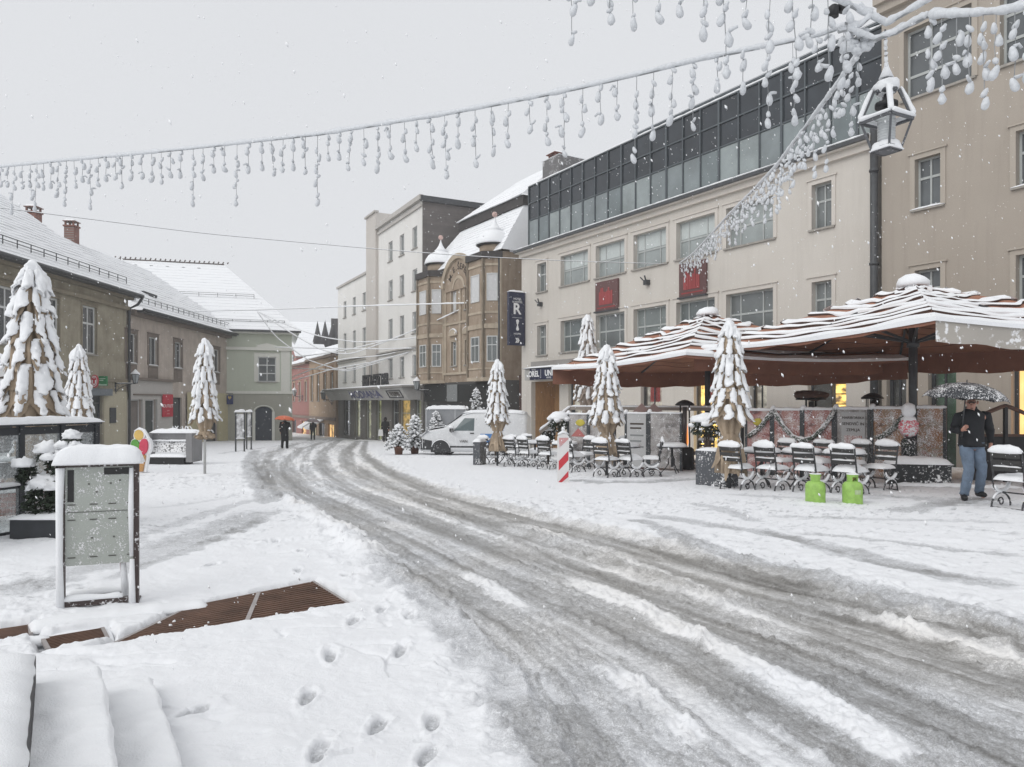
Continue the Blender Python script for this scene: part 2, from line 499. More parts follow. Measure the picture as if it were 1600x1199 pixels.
track([(1380,960),(1480,1000),(1600,1045)], .18, -.45, .04, fade=(.2, 0), rough=.9)
track([(1250,925),(1400,975),(1480,1010)], .12, -.3, .03, fade=(.2, .2), rough=.9)
track([(1400,1060),(1500,1110),(1640,1180)], .14, -.25, .025, fade=(.3, 0))
# faint tracks in the snow of the square
for pts, w, dw in (([(990,806),(1100,822),(1200,838),(1330,868),(1460,905),(1620,940)], .16, .26),
                   ([(1230,836),(1330,846),(1460,862),(1620,878)], .10, .22), ([(1180,826),(1260,856),(1350,885),(1480,905),(1640,930)], .10, .2),
                   ([(1060,790),(1120,798),(1160,812),(1190,822)], .12, .2), ([(1390,805),(1480,790),(1560,780)], .25, .25),
                   ([(430,800),(360,822),(290,848),(200,880),(80,915),(-60,955)], .32, .22), ([(400,782),(330,806),(240,835),(160,862)], .16, .14),
                   ([(420,812),(330,850),(230,890),(140,925)], .10, .20), ([(380,775),(300,790),(220,800)], .1, .08),
                   ([(330,712),(390,704),(450,696)], .15, .12), ([(1180,808),(1350,815),(1600,822)], .15, .14), ([(1500,832),(1600,842)], .1, .15)):
    track(pts, w, dw*1.35, -.022, fade=(.12, .12), rough=.9)
track([(885,752),(940,757),(1010,756),(1090,750)], .34, .34, -.03, fade=(.1, .1), rough=1.2); track([(1120,775),(1220,782),(1330,786),(1400,778)], .22, .16, -.02, fade=(.1, .1), rough=1.2); track([(1440,782),(1500,792),(1560,790)], .3, .2, -.02, rough=1.2)
wet = np.clip(wet, 0, 1)*1.0
snow = 1-road
trod = np.clip(sstep(.5, .62, fbm(XX*.45+3, YY*.45, 3, 131))*.8 + sstep(850, 1150, PXv)*.55, 0, 1)*sstep(690, 740, PYv)
wet = np.clip(wet + snow*trod*np.clip(nE-.60, 0, 1)*1.1, 0, 1)
# relief
hgt = hgt + .045*sstep(.0, .5, snow) + snow*((fbm(XX*.8, YY*.8, 3, 71)-.5)*.06 + (nC-.5)*(.022+.030*trod) + (nE-.5)*.030*trod + (nD-.5)*(.006+.010*trod))
hgt = hgt + road*((nB-.5)*.012 + (nC-.5)*.018 + (nD-.5)*.014*(1+.6*nL))
edge = np.exp(-(dl/.35)**2)+.8*np.exp(-(dr/.4)**2)
hgt = hgt + edge*np.clip(nC-.35, 0, 1)*.10
# lumps and clods of slush
lump = np.clip(fbm(XX*4.2, YY*4.2, 2, 81)-.56, 0, 1)*np.clip(nD*1.4-.2, 0, 1)
hgt = hgt + road*lump*.15*(1-wet*.5)
clod = np.clip(fbm(XX*16, YY*16, 2, 91)-.62, 0, 1)*sstep(.1, .6, edge+road*(nA > .52))
hgt = hgt + clod*.09
# blurred old snow at the left: plates of trodden snow
plate = np.abs(fbm(XX*.9+5, YY*2.6, 3, 101)-.5)
hgt = hgt - snow*.018*(1-sstep(.0, .03, plate))*sstep(900, 1000, PYv)
# footprints: (px, py, heading in degrees)
FP = [(480,1106,100),(590,1146,80),(676,1139,95),(516,1040,100),(626,1027,85),(500,1188,100),(668,1192,90),
      (508,946,110),(552,985,95),(596,965,100),(640,975,90),(330,890,80),(466,900,100),(520,880,110),(455,930,120),(300,1130,70),
      (470,868,110),(540,912,100),(430,850,100),(1490,800,40),(1440,806,50),(1540,812,40),(1390,812,60),
      (860,764,80),(905,772,70),(970,780,60),(1190,800,40),(1300,806,20),(350,770,40),(280,790,30)]
rf = random.Random(3)
for px, py, hd in FP:
    p = G(px, py); a = R(hd+rf.uniform(-12, 12)); ca, sa = math.cos(a), math.sin(a)
    sub = (np.abs(XX-p.x) < .5) & (np.abs(YY-p.y) < .5)
    lx = (XX[sub]-p.x)*ca+(YY[sub]-p.y)*sa; ly = -(XX[sub]-p.x)*sa+(YY[sub]-p.y)*ca
    wob = (nC[sub]-.5)*.35
    wd_ = .036*(1+.25*np.clip(lx/.15, -1, 1))
    k = 1-sstep(.70, 1.05, np.sqrt((lx/.108)**2+(ly/wd_)**2)+wob)
    rim = np.exp(-((np.sqrt((lx/.16)**2+(ly/(wd_*1.5))**2)-1)/.25)**2)
    hgt[sub] += -.026*k*(.5+1.0*nC[sub]+.5*(np.abs(lx+.03) < .02)) + .010*rim*nD[sub]*1.6
    wet[sub] = np.maximum(wet[sub], k*(.10+.22*nD[sub]))
# scuffs of many small steps beside the road
sc_ = (vnoise(XX*3.1, YY*3.1, 7) > .80)*sstep(.9, .2, np.abs(dl+.6))*snow
hgt = hgt - sc_*.03*nC
# the doormat gratings are swept clear
def inpoly(pts):
    m = np.full(XX.shape, 9.); n = len(pts)
    for (x0, y0), (x1, y1) in zip(pts, pts[1:]+pts[:1]):
        m = np.minimum(m, ((x1-x0)*(YY-y0)-(y1-y0)*(XX-x0))/math.hypot(x1-x0, y1-y0))
    return m
MAT_Z = gz(4)-.0
def GP(px, py):
    v = G(px, py); return (v.x, v.y)
MAT1 = [GP(178,1013), GP(546,950), GP(489,914), GP(300,953)]
MAT2 = [GP(76,1022), GP(168,1004), GP(160,988), GP(66,1004)]
MAT3 = [GP(-200,1045), GP(48,998), GP(46,983), GP(-200,1020)]
for mp_ in (MAT1, MAT2, MAT3):
    m = inpoly(mp_)+(fbm(XX*14, YY*14, 3, 5)-.5)*.05; k = sstep(-.085, -.02, m); hgt = hgt*(1-k)-.03*k
# trodden, half-melted strip along the terrace
ZZ = GZ + hgt
road_cell = road > .5
dirt = .6*np.clip(road*(sstep(.35, .8, S)*.6 + .25 + (nL-.5)*1.2 + .3*(nB-.5))*sstep(640, 760, PYv) - .35*sstep(950, 1150, PYv), 0, 1)

def grid_obj(name, keep, mat_, kind='structure'):
    ny, nx = XX.shape
    idx = np.arange(ny*nx).reshape(ny, nx)
    a, b, c, d = idx[:-1, :-1], idx[:-1, 1:], idx[1:, 1:], idx[1:, :-1]
    fc = np.stack([a, b, c, d], -1)[keep[:-1, :-1]]
    used = np.unique(fc); remap = np.full(ny*nx, -1); remap[used] = np.arange(len(used))
    fc = remap[fc]
    me = bpy.data.meshes.new(name)
    co = np.stack([XX, YY, ZZ], -1).reshape(-1, 3)[used]
    me.vertices.add(len(co)); me.vertices.foreach_set('co', co.ravel().astype(np.float32))
    n = len(fc)
    me.loops.add(n*4); me.loops.foreach_set('vertex_index', fc.ravel().astype(np.int32))
    me.polygons.add(n); me.polygons.foreach_set('loop_start', np.arange(0, n*4, 4, dtype=np.int32))
    me.polygons.foreach_set('use_smooth', np.ones(n, bool))
    for an, arr in (('wet', wet), ('dirt', dirt)):
        at = me.attributes.new(an, 'FLOAT', 'POINT'); at.data.foreach_set('value', arr.reshape(-1)[used].astype(np.float32))
    at = me.attributes.new('along', 'FLOAT_VECTOR', 'POINT')
    at.data.foreach_set('vector', np.stack([np.where(road > .3, q, XX*.25), np.where(road > .3, ell, YY*4), 0*q], -1).reshape(-1, 3)[used].ravel().astype(np.float32))
    me.update(calc_edges=True); me.validate()
    me.materials.append(mat_)
    o = bpy.data.objects.new(name, me); COL.objects.link(o)
    return tag(o, kind=kind)

def ground_mat():
    m, nt, b = _new('snow_and_slush')
    at = nt.nodes.new('ShaderNodeAttribute'); at.attribute_name = 'wet'
    ad = nt.nodes.new('ShaderNodeAttribute'); ad.attribute_name = 'dirt'
    al = nt.nodes.new('ShaderNodeAttribute'); al.attribute_name = 'along'
    v = _map(nt)
    n1 = _noise(nt, 34, 5, .7, v); n2 = _noise(nt, 130, 4, .7, v)
    mp = nt.nodes.new('ShaderNodeMapping'); mp.inputs['Scale'].default_value = (22, 1.3, 1); nt.links.new(al.outputs['Vector'], mp.inputs['Vector'])
    n3 = _noise(nt, 1.0, 5, .6, mp.outputs['Vector'])
    def mth(op, a, bb):
        x = nt.nodes.new('ShaderNodeMath'); x.operation = op
        for i, t in enumerate((a, bb)):
            if isinstance(t, (int, float)): x.inputs[i].default_value = t
            else: nt.links.new(t, x.inputs[i])
        return x.outputs[0]
    tex = mth('ADD', mth('MULTIPLY', mth('SUBTRACT', n1.outputs['Fac'], .5), .85), mth('ADD', mth('MULTIPLY', mth('SUBTRACT', n2.outputs['Fac'], .5), 1.1), mth('MULTIPLY', mth('SUBTRACT', n3.outputs['Fac'], .5), .42)))
    amt = nt.nodes.new('ShaderNodeMapRange'); amt.inputs[1].default_value = .02; amt.inputs[2].default_value = .28
    nt.links.new(at.outputs['Fac'], amt.inputs[0])
    w = mth('ADD', at.outputs['Fac'], mth('MULTIPLY', tex, amt.outputs[0]))
    c = _ramp(nt, w, [(.02, (.895, .905, .925)), (.14, (.68, .69, .71)), (.34, (.49, .495, .505)), (.62, (.30, .299, .297)), (.98, (.145, .143, .138))])
    cb = _mix(nt, 1.0, c, (1.0, .945, .86), 'MULTIPLY')
    nt.links.new(_mix(nt, ad.outputs['Fac'], c, cb), b.inputs['Base Color'])
    rg = nt.nodes.new('ShaderNodeMapRange'); rg.inputs[1].default_value = .25; rg.inputs[2].default_value = .8
    rg.inputs[3].default_value = .8; rg.inputs[4].default_value = .38
    nt.links.new(w, rg.inputs[0]); nt.links.new(rg.outputs[0], b.inputs['Roughness'])
    b.inputs['Specular IOR Level'].default_value = .3
    _bump(nt, b, _mix(nt, .45, n1.outputs['Fac'], n2.outputs['Fac']), .5, .03)
    return m
GM = ground_mat()
XX = np.clip(XX, -235, 235)
grid_obj('road', road_cell, GM)
grid_obj('ground', ~road_cell, GM)
m = MB(); m.quad((-240, -120, -.9), (240, -120, -.9), (240, 3, -.9), (-240, 3, -.9))
far = Ys[-1]-1
for a in range(1):
    zf = gz(far)-.25
    m.quad((-240, far, zf), (240, far, zf), (240, far+60, zf), (-240, far+60, zf))
    m.quad((-240, 3, -.9), (-3, 3, -.9), (-3, far, zf-.3), (-240, far, zf-.3))
    m.quad((3, 3, -.9), (240, 3, -.9), (240, far, zf-.3), (3, far, zf-.3))
tag(m.build('terrain', SNOW), kind='structure')
# ------------------------------------------------------------------ shared building pieces
FRAME_W = mat('painted_frame_white', (.62, .63, .62), .5, .08)
FRAME_G = mat('painted_frame_grey', (.42, .44, .43), .5, .08)
FRAME_D = mat('dark_metal', (.045, .048, .052), .45, .2, spec=.5)
GLASS = glass('window_glass', (.16, .175, .175)); GLASS_D = glass('window_glass_dark', (.045, .05, .055))
GLASS_L = glass('window_glass_pale', (.30, .33, .325), .12)
BLIND = mat('roller_blind', (.52, .56, .55), .8, .05)
SILL = mat('sill_stone', (.33, .31, .28), .8, .2)
GUTTER = mat('gutter_zinc', (.055, .058, .062), .45, .25, spec=.5)
STONE_D = plaster('plinth_stone', (.20, .19, .175))

def wall(name, m, par, x0, x1, z0, z1, holes, depth=.22, back=6.0, y=0.0, sides=True, top=True):
    """front sheet with real openings and reveals, plus the sides and back of the block"""
    mb = MB()
    xs = sorted({x0, x1, *[h[0] for h in holes], *[h[1] for h in holes]}); zs = sorted({z0, z1, *[h[2] for h in holes], *[h[3] for h in holes]})
    for xa, xb in zip(xs[:-1], xs[1:]):
        for za, zb in zip(zs[:-1], zs[1:]):
            cx, cz = (xa+xb)/2, (za+zb)/2
            if any(h[0] < cx < h[1] and h[2] < cz < h[3] for h in holes): continue
            mb.quad((xa, y, za), (xb, y, za), (xb, y, zb), (xa, y, zb))
    d = y+depth
    for xa, xb, za, zb in [h[:4] for h in holes]:
        mb.quad((xa, y, za), (xa, d, za), (xa, d, zb), (xa, y, zb)); mb.quad((xb, d, za), (xb, y, za), (xb, y, zb), (xb, d, zb))
        mb.quad((xa, y, zb), (xa, d, zb), (xb, d, zb), (xb, y, zb)); mb.quad((xa, d, za), (xa, y, za), (xb, y, za), (xb, d, za))
    if back:
        e = y+back
        if sides:
            mb.quad((x0, e, z0), (x0, y, z0), (x0, y, z1), (x0, e, z1)); mb.quad((x1, y, z0), (x1, e, z0), (x1, e, z1), (x1, y, z1))
        mb.quad((x1, e, z0), (x0, e, z0), (x0, e, z1), (x1, e, z1))
        if top: mb.quad((x0, y, z1), (x1, y, z1), (x1, e, z1), (x0, e, z1))
    return mb.build(name, m, par, fix=False)

def window(par, h, y=.12, cols=(.5,), rows=(.35,), fw=.05, fm=None, gm=None, sill=True, sur=None, surm=None, snow=False, top_cols=None, dark=False, blind=None, name='window', bar=.6):
    xa, xb, za, zb = h[:4]; w, t = xb-xa, zb-za
    mb = MB(); y1 = y+.06
    mb.box(xa, xa+fw, y, y1, za, zb); mb.box(xb-fw, xb, y, y1, za, zb)
    mb.box(xa+fw, xb-fw, y, y1, za, za+fw); mb.box(xa+fw, xb-fw, y, y1, zb-fw, zb)
    b = fw*bar; zt = [zb - r*t for r in rows]
    for z in zt: mb.box(xa+fw, xb-fw, y+.008, y1-.004, z-b/2-.01, z+b/2+.01)
    low = zt[0]-b/2-.01 if zt else zb-fw
    for c in cols:
        x = xa+c*w; mb.box(x-b/2, x+b/2, y+.004, y1-.006, za+fw, low if top_cols is not None else zb-fw)
    for c in (top_cols or ()):
        x = xa+c*w; mb.box(x-b/2, x+b/2, y+.004, y1-.006, zt[0]+b/2+.01, zb-fw)
    o = mb.build(name, fm or FRAME_W, par)
    p = MB(); p.quad((xa+fw*.5, y+.035, za+fw*.5), (xb-fw*.5, y+.035, za+fw*.5), (xb-fw*.5, y+.035, zb-fw*.5), (xa+fw*.5, y+.035, zb-fw*.5))
    p.build('pane', gm or GLASS, o, fix=False)
    if blind:
        q_ = MB(); q_.box(xa+fw*.6, xb-fw*.6, y+.028, y+.033, zb-t*blind, zb-fw*.6); q_.build('blind', BLIND, o)
    if sill:
        s_ = MB(); s_.box(xa-.12, xb+.12, -.09, y, za-.07, za); s_.build('sill', SILL, o)
        if snow:
            n_ = MB(); n_.snow_pad(xa-.11, xb+.11, -.09, y-.02, za, .06, 8, 3, seed=xa); n_.build('snow_cover', SNOW, o)
    if sur:
        r_ = MB(); e = sur
        r_.box(xa-e, xa, -.035, 0.02, za, zb+e); r_.box(xb, xb+e, -.035, .02, za, zb+e); r_.box(xa, xb, -.035, .02, zb, zb+e)
        r_.box(xa-e-.05, xb+e+.05, -.08, .0, zb+e, zb+e+.05)
        r_.build('surround', surm, o)
    return o

def courses(mb, A, B, Cc, D, n=18, amp=.035, seg=24, rough=.03, seed=0):
    """tiled slope under snow: A-B eave, D-C ridge; each course a little step"""
    A, B, Cc, D = map(Vector, (A, B, Cc, D)); nrm = (B-A).cross(D-A).normalized()
    if nrm.z < 0: nrm = -nrm
    for i in range(n):
        row = []
        for t, off in ((i/n, amp), ((i+1)/n, 0.0)):
            r = []
            for j in range(seg+1):
                u = j/seg; p = A.lerp(B, u).lerp(D.lerp(Cc, u), t)
                k = noise.noise(p*.9+Vector((seed, i*.7, 0)))
                r.append(p + nrm*(off*(.8+.9*k) + rough*noise.noise(p*.5)))
            row.append(r)
        lip = [p - nrm*amp*1.6 for p in row[0]]
        mb.rings([lip, row[0], row[1]], cap=False, smooth=False, closed=False)
    return mb

def snow_guard(par, a, b, h=.3, post=1.3):
    a, b = Vector(a), Vector(b); mb = MB(); n = max(2, int((b-a).length/post))
    for i in range(n+1):
        p = a.lerp(b, i/n); mb.bar(p-Vector((0, 0, .05)), p+Vector((0, 0, h)), .035)
    for k in (.45, 1.0): mb.bar(a+Vector((0, 0, h*k)), b+Vector((0, 0, h*k)), .03)
    return mb.build('snow_guard', GUTTER, par)

def chimney(par, x, y, z0, z1, w=.8, m=None):
    mb = MB(); mb.box(x-w/2, x+w/2, y-w/2, y+w/2, z0, z1); mb.box(x-w/2-.06, x+w/2+.06, y-w/2-.06, y+w/2+.06, z1, z1+.1)
    o = mb.build('chimney', m, par)
    for sx_ in (-1, 1):
        pass
    mb = MB(); mb.box(x-w*.6, x+w*.6, y-w*.6, y+w*.6, z1+.34, z1+.4)
    for sx_ in (-1, 1):
        for sy_ in (-1, 1): mb.box(x+sx_*w*.4-.05, x+sx_*w*.4+.05, y+sy_*w*.4-.05, y+sy_*w*.4+.05, z1+.1, z1+.34)
    mb.build('chimney_cap', m, o)
    mb = MB(); mb.snow_pad(x-w*.6, x+w*.6, y-w*.6, y+w*.6, z1+.4, .12, seed=x); mb.build('snow_cover', SNOW, o)

BRICK = brick_mat('chimney_brick', (.26, .10, .07), (.20, .08, .06), (.25, .22, .2))

# ------------------------------------------------------------------ long beige building with the glass storey
BEI = plaster('beige_render', (.61, .575, .525), (.74, .71, .68), .30, .30, .35)
BEI_T = plaster('beige_trim', (.62, .58, .53), (.7, .68, .65), .2, .2)
f1 = Fac((.55, 42), (.525, -.851))
bB = thing('office_building', 'long cream rendered building with wide windows and a dark glass top storey', 'building', (f1.o.x, f1.o.y, 0), f1.rz)
AE = 21.35
cols_w = [(877, 919), (932, 976), (991, 1041), (1058, 1117), (1136, 1208)]
hs_ = []
for px0, px1 in cols_w: hs_.append((f1.a(px0)-.02, f1.a(px1)+.02))
wide = [(a, b, z0, z1) for z0, z1 in ((7.66, 9.23), (4.2, 5.83)) for a, b in hs_]
small = [(f1.a(p0), f1.a(p1), z0, z1) for z0, z1 in ((7.62, 9.18), (4.15, 5.78)) for p0, p1 in ((840, 854), (1269, 1300))]
shop = [(f1.a(p0), f1.a(p1), -1.0, 3.0) for p0, p1 in ((888, 956), (1001, 1034), (1084, 1150), (1172, 1198))] + [(f1.a(1262), f1.a(1322), -1.0, 3.0)]
door = [(f1.a(830), f1.a(874), -1.3, 2.72)]
wall('wall', BEI, bB, 0, AE, -2.2, 10.0, wide+small+shop+door, .28, 9)
for i, h in enumerate(wide):
    window(bB, h, .2, (.24, .72), (.5,), .06, FRAME_G, (GLASS_L if i < 5 else [GLASS, glass('wide_glass_b', (.20, .225, .22)), glass('wide_glass_c', (.13, .15, .15))][i % 3]), sur=.16, surm=BEI_T, blind=(.45 if i < 5 and i != 4 else None), bar=.9)
for h in small: window(bB, h, .18, (.5,), (.38,), .06, FRAME_G, GLASS, sur=.15, surm=BEI_T, top_cols=(.5,), bar=.9)
for (cx_, yy_) in ((1013, 441), (846, 475)):
    a_ = f1.a(cx_); z_ = f1.z(cx_, yy_); mb = MB(); mb.box(a_-.1, a_+.12, -.22, 0, z_-.14, z_+.08); mb.bar((a_-.1, -.2, z_+.06), (a_-.2, -.3, z_+.22), .05); mb.bar((a_+.05, -.2, z_+.06), (a_+.08, -.3, z_+.26), .05)
    mb.build('wall_spotlight', FRAME_D, bB)
mb = MB(); mb.prism([(-.05, 9.78), (AE, 9.78), (AE, 10.0), (-.05, 10.0)], -.16, 0); mb.box(-.2, AE, -.34, .02, 10.002, 10.2)
mb.build('cornice', BEI_T, bB)
mb = MB(); mb.box(-.25, AE, -.42, -.33, 10.06, 10.22); mb.build('gutter', GUTTER, bB)
mb = MB(); mb.snow_strip([(-.2, -.26, 10.2), (AE, -.26, 10.2)], .34, .09, step=.25, seed=4); mb.build('snow_cover', SNOW, bB)
# glass storey
G_D = mat('spandrel_glass', (.030, .036, .043), .16, .3, .6, spec=.6)
G_W = glass('storey_glass', (.20, .23, .235), .1, .8)
ga, gb, yg = f1.a(827, -.25), AE+.25, .25
NP = 21; pw = (gb-ga)/NP; zA, zB, zC, zD = 10.2, 11.86, 12.82, 13.78
st = MB(); st.box(ga, gb, yg, 8.5, zA, zD); so_ = st.build('glass_storey', G_D, bB)
for i in range(NP):
    x0, x1 = ga+i*pw, ga+(i+1)*pw
    t = .045 if i % 3 == 2 else .03
    mb = MB(); mb.box(x0+t, x1-.03, yg-.02, yg-.004, zA+.06, zB-.04)
    mb.build('window_pane', [G_W, G_W, glass('storey_glass_b', (.26, .295, .295), .1, .8), glass('storey_glass_c', (.15, .18, .185), .1, .8)][(i*7+i//3) % 4], so_)
mb = MB()
for i in range(NP+1):
    x = ga+i*pw; w_ = .05 if i % 3 == 2 else .028
    mb.box(x-w_, x+w_, yg-.07, yg-.002, zA, zD+.02)
for z in (zA+.03, zB, zC, zD): mb.box(ga-.03, gb, yg-.06, yg-.003, z-.028, z+.028)
for y in (1.5, 2.8, 4.1, 5.4, 6.7, 8.0): mb.box(ga-.05, ga-.002, y-.03, y+.03, zA, zD)
for z in (zB, zC): mb.box(ga-.045, ga-.003, yg, 8.5, z-.028, z+.028)
mb.build('glazing_bar', mat('anodised_bar', (.10, .115, .125), .4, .1, metal=.3), so_)
mb = MB(); mb.snow_strip([(ga, yg+.1, zD+.03), (gb, yg+.1, zD+.03)], .4, .1, step=.3, seed=8); mb.snow_pad(ga, gb, yg+.2, 8.5, zD, .12, 40, 12); mb.build('snow_cover', SNOW, so_)
# set-back upper block and rooftop unit
ua = f1.a(996, -2.2); mb = MB(); mb.box(ua, gb+.02, 2.2, 8.2, zD+.02, 15.02); ub = mb.build('upper_block', G_D, bB)
mb = MB()
for i in range(14):
    x = ua+(gb-ua)*i/13; mb.box(x-.03, x+.03, 2.13, 2.198, zD+.05, 15.04)
mb.box(ua-.05, gb, 2.1, 2.195, 14.94, 15.06); mb.build('glazing_bar', MATS['anodised_bar'], ub)
mb = MB(); mb.snow_pad(ua, gb, 2.1, 8.2, 15.04, .14, 40, 12); mb.build('snow_cover', SNOW, ub)
ra, rb = f1.a(845, -1.4), f1.a(872, -1.4)
mb = MB(); mb.box(ra+.1, rb+.1, 1.4, 4.4, zD, zD+1.75); ro = mb.build('rooftop_unit', flecked('unit_cladding', (.13, .125, .125), .32, 20), bB, bevel=.12)
mb = MB(); mb.snow_pad(ra+.1, rb+.1, 1.4, 4.4, zD+1.75, .12); mb.build('snow_cover', SNOW, ro)
# ground floor: lit shops behind glass
GLOW1 = glow('lit_shop', (.95, .62, .16), 2.2, scale=3.5); GLOW2 = glow('lit_shop_pale', (.55, .5, .42), .8, scale=2.0, dark=(.16, .14, .12))
DIMIN = mat('dim_interior', (.20, .19, .175), .8, .5, .8)
for i, h in enumerate(shop):
    o = window(bB, h, .2, (.5,) if i != 4 else (.55,), (.12,), .07, FRAME_D, clear_glass('shop_glass', dirt=.12) if 'shop_glass' not in MATS else MATS['shop_glass'], sill=False, name='shop_window')
    mb = MB(); xa, xb = h[0], h[1]; xm = xa+(xb-xa)*.55
    if i == 4:
        mb.quad((xa, .38, -1), (xm, .38, -1), (xm, .38, 3), (xa, .38, 3)); mb.build('interior', DIMIN, o)
        mb = MB(); mb.quad((xm, .42, -1), (xb, .42, -1), (xb, .42, 3), (xm, .42, 3)); mb.build('lit_display', GLOW1, o)
        mb = MB()
        for k in range(8): mb.box(xm, xb, .33, .41, .1+.35*k, .14+.35*k)
        mb.build('shelf', mat('shelf_wood', (.35, .2, .07), .6), o)
    else:
        mb.quad((xa, .42, -1), (xb, .42, -1), (xb, .42, 3), (xa, .42, 3)); mb.build('interior', [GLOW2, GLOW2, GLOW1, GLOW2][i], o)
        if i in (1, 2):
            mb = MB(); mb.box(xa+.3, xa+.9, .32, .36, 1.6, 2.3); mb.build('red_notice', mat('red_print', (.62, .07, .06), .5, .2), o)
# hotel entrance
WOODT = mat('tan_wood', (.42, .25, .12), .55, .25, 3, stretch=(4, 4, .6))
xa, xb = door[0][:2]
o = MB(); o.quad((xa, 1.6, -1.3), (xb, 1.6, -1.3), (xb, 1.6, 2.72), (xa, 1.6, 2.72)); o.quad((xa, .28, -1.3), (xa, 1.6, -1.3), (xa, 1.6, 2.72), (xa, .28, 2.72)); o.quad((xa, .28, 2.72), (xb, .28, 2.72), (xb, 1.6, 2.72), (xa, 1.6, 2.72)); eo = o.build('entrance_porch', WOODT, bB)
mb = MB(); mb.box(xa+1.0, xa+1.65, 1.5, 1.58, -1.25, 1.1); mb.build('entrance_door', GLASS_D, eo)
mb = MB(); mb.lathe([(.12, 0), (.12, .05)], 12, (xb-.5, .8, 2.64)); lm = mat('lamp_on', (1, .9, .7), .5); lm.node_tree.nodes['Principled BSDF'].inputs['Emission Color'].default_value = (1, .8, .45, 1); lm.node_tree.nodes['Principled BSDF'].inputs['Emission Strength'].default_value = 5
mb.build('ceiling_lamp', lm, eo)
ca0, ca1 = f1.a(822, .8)+.1, f1.a(886, .8)
mb = MB(); mb.box(ca0+.3, ca1+1.2, -.75, 0.01, 3.42, 3.75); mb.build('canopy_slab', plaster('grey_cladding', (.30, .285, .27)), bB)
# downpipe between the two halves
mb = MB(); mb.tube([(AE+.06, -.16, 10.6), (AE+.06, -.16, -.6)], .12, 10)
for z in (9, 6, 3): mb.lathe([(.15, 0), (.15, .08)], 10, (AE+.06, -.16, z))
mb.build('downpipe', GUTTER, bB)

# signs on it
NAVY = mat('navy_sign', (.018, .022, .055), .4, .3, 4); WHITE_L = mat('white_letter', (.8, .8, .8), .5, .03)
def plate(par, name, m, x0, x1, y0, y1, z0, z1, bev=.01):
    mb = MB(); mb.box(x0, x1, y0, y1, z0, z1); return mb.build(name, m, par, bevel=bev)
sg = thing('hotel_sign', 'tall navy projecting hotel sign with a white R at the cream building corner', 'sign', f1.pt(.32, .05, f1.z(816, 500)), f1.rz+R(90))
NAVYF = flecked('navy_sign_snowy', (.018, .022, .055), .16, 26)
plate(sg, 'panel', NAVYF, -1.05, 0, -.11, .11, -1.5, 1.5)
mb = MB(); mb.snow_pad(-1.05, 0, -.12, .12, 1.5, .1); mb.build('snow_cover', SNOW, sg)
text('HOTEL', .17, WHITE_L, sg, face_m(-.5, -.118, 1.1)); text('& HOSTEL', .15, WHITE_L, sg, face_m(-.5, -.118, .93))
text('R', .86, WHITE_L, sg, face_m(-.54, -.118, .52), bold=.02)
mb = MB(); mb.bar((-.85, -.118, .05), (-.2, -.118, .05), .012); mb.build('divider_line', WHITE_L, sg)
mb = MB(); mb.prism([(-.035+.0, -.5), (.035, -.5), (.035, -.15), (-.035, -.15)], -.12, -.112)
for z, r in ((-.12, .1), (-.22, .075), (-.46, .07), (-.56, .1)):
    mb.prism([(r*math.cos(k*.5236), z+r*math.sin(k*.5236)) for k in range(12)], -.119-r*.01, -.112)
mb.xf(Matrix.Translation((-.5, 0, -.02))); mb.build('emblem', WHITE_L, sg)
text('HOSTEL', .14, WHITE_L, sg, face_m(-.5, -.118, -.86)); text('»', .55, WHITE_L, sg, face_m(-.5, -.118, -1.18), bold=.015)

hs2 = thing('canopy_sign', 'navy lettered fascia over the hotel entrance under the cream wall', 'sign', f1.pt(0, 0, 0), f1.rz)
GREYC = MATS['grey_cladding']
mb = MB(); mb.box(ca0, ca1+1.1, -.95, -.02, 2.75, 3.4); mb.build('casing', plaster('pale_cladding', (.42, .41, .39)), hs2)
mb = MB(); mb.box(ca0+.55, ca1+1.08, -.99, -.953, 2.77, 3.36); mb.build('panel', NAVY, hs2)
mb = MB(); mb.snow_pad(ca0-.1, ca1+1.1, -1.05, -.02, 3.4, .1, 14, 5); mb.build('snow_cover', SNOW, hs2)
mb = MB(); mb.box(ca0-.1, ca1+1.12, -1.05, -.02, 3.37, 3.402); mb.build('drip_edge', FRAME_D, hs2)
tw = ca1-ca0
text('OREL', .42, WHITE_L, hs2, face_m(f1.a(834, .99), -.995, 3.06), bold=.012); text('UNI', .42, WHITE_L, hs2, face_m(f1.a(857.5, .99), -.995, 3.08), bold=.012)
text('HOTEL', .12, WHITE_L, hs2, face_m(f1.a(834, .99), -.995, 3.3)); text('HOSTEL', .12, WHITE_L, hs2, face_m(f1.a(857.5, .99), -.995, 2.85))
mb = MB(); mb.bar((f1.a(845, .99), -.995, 2.85), (f1.a(845, .99), -.995, 3.3), .012); mb.build('divider_line', WHITE_L, hs2)
MAROON = flecked('maroon_banner', (.12, .055, .052), .10, 18); REDP = flecked('banner_red', (.33, .055, .055), .16, 22)
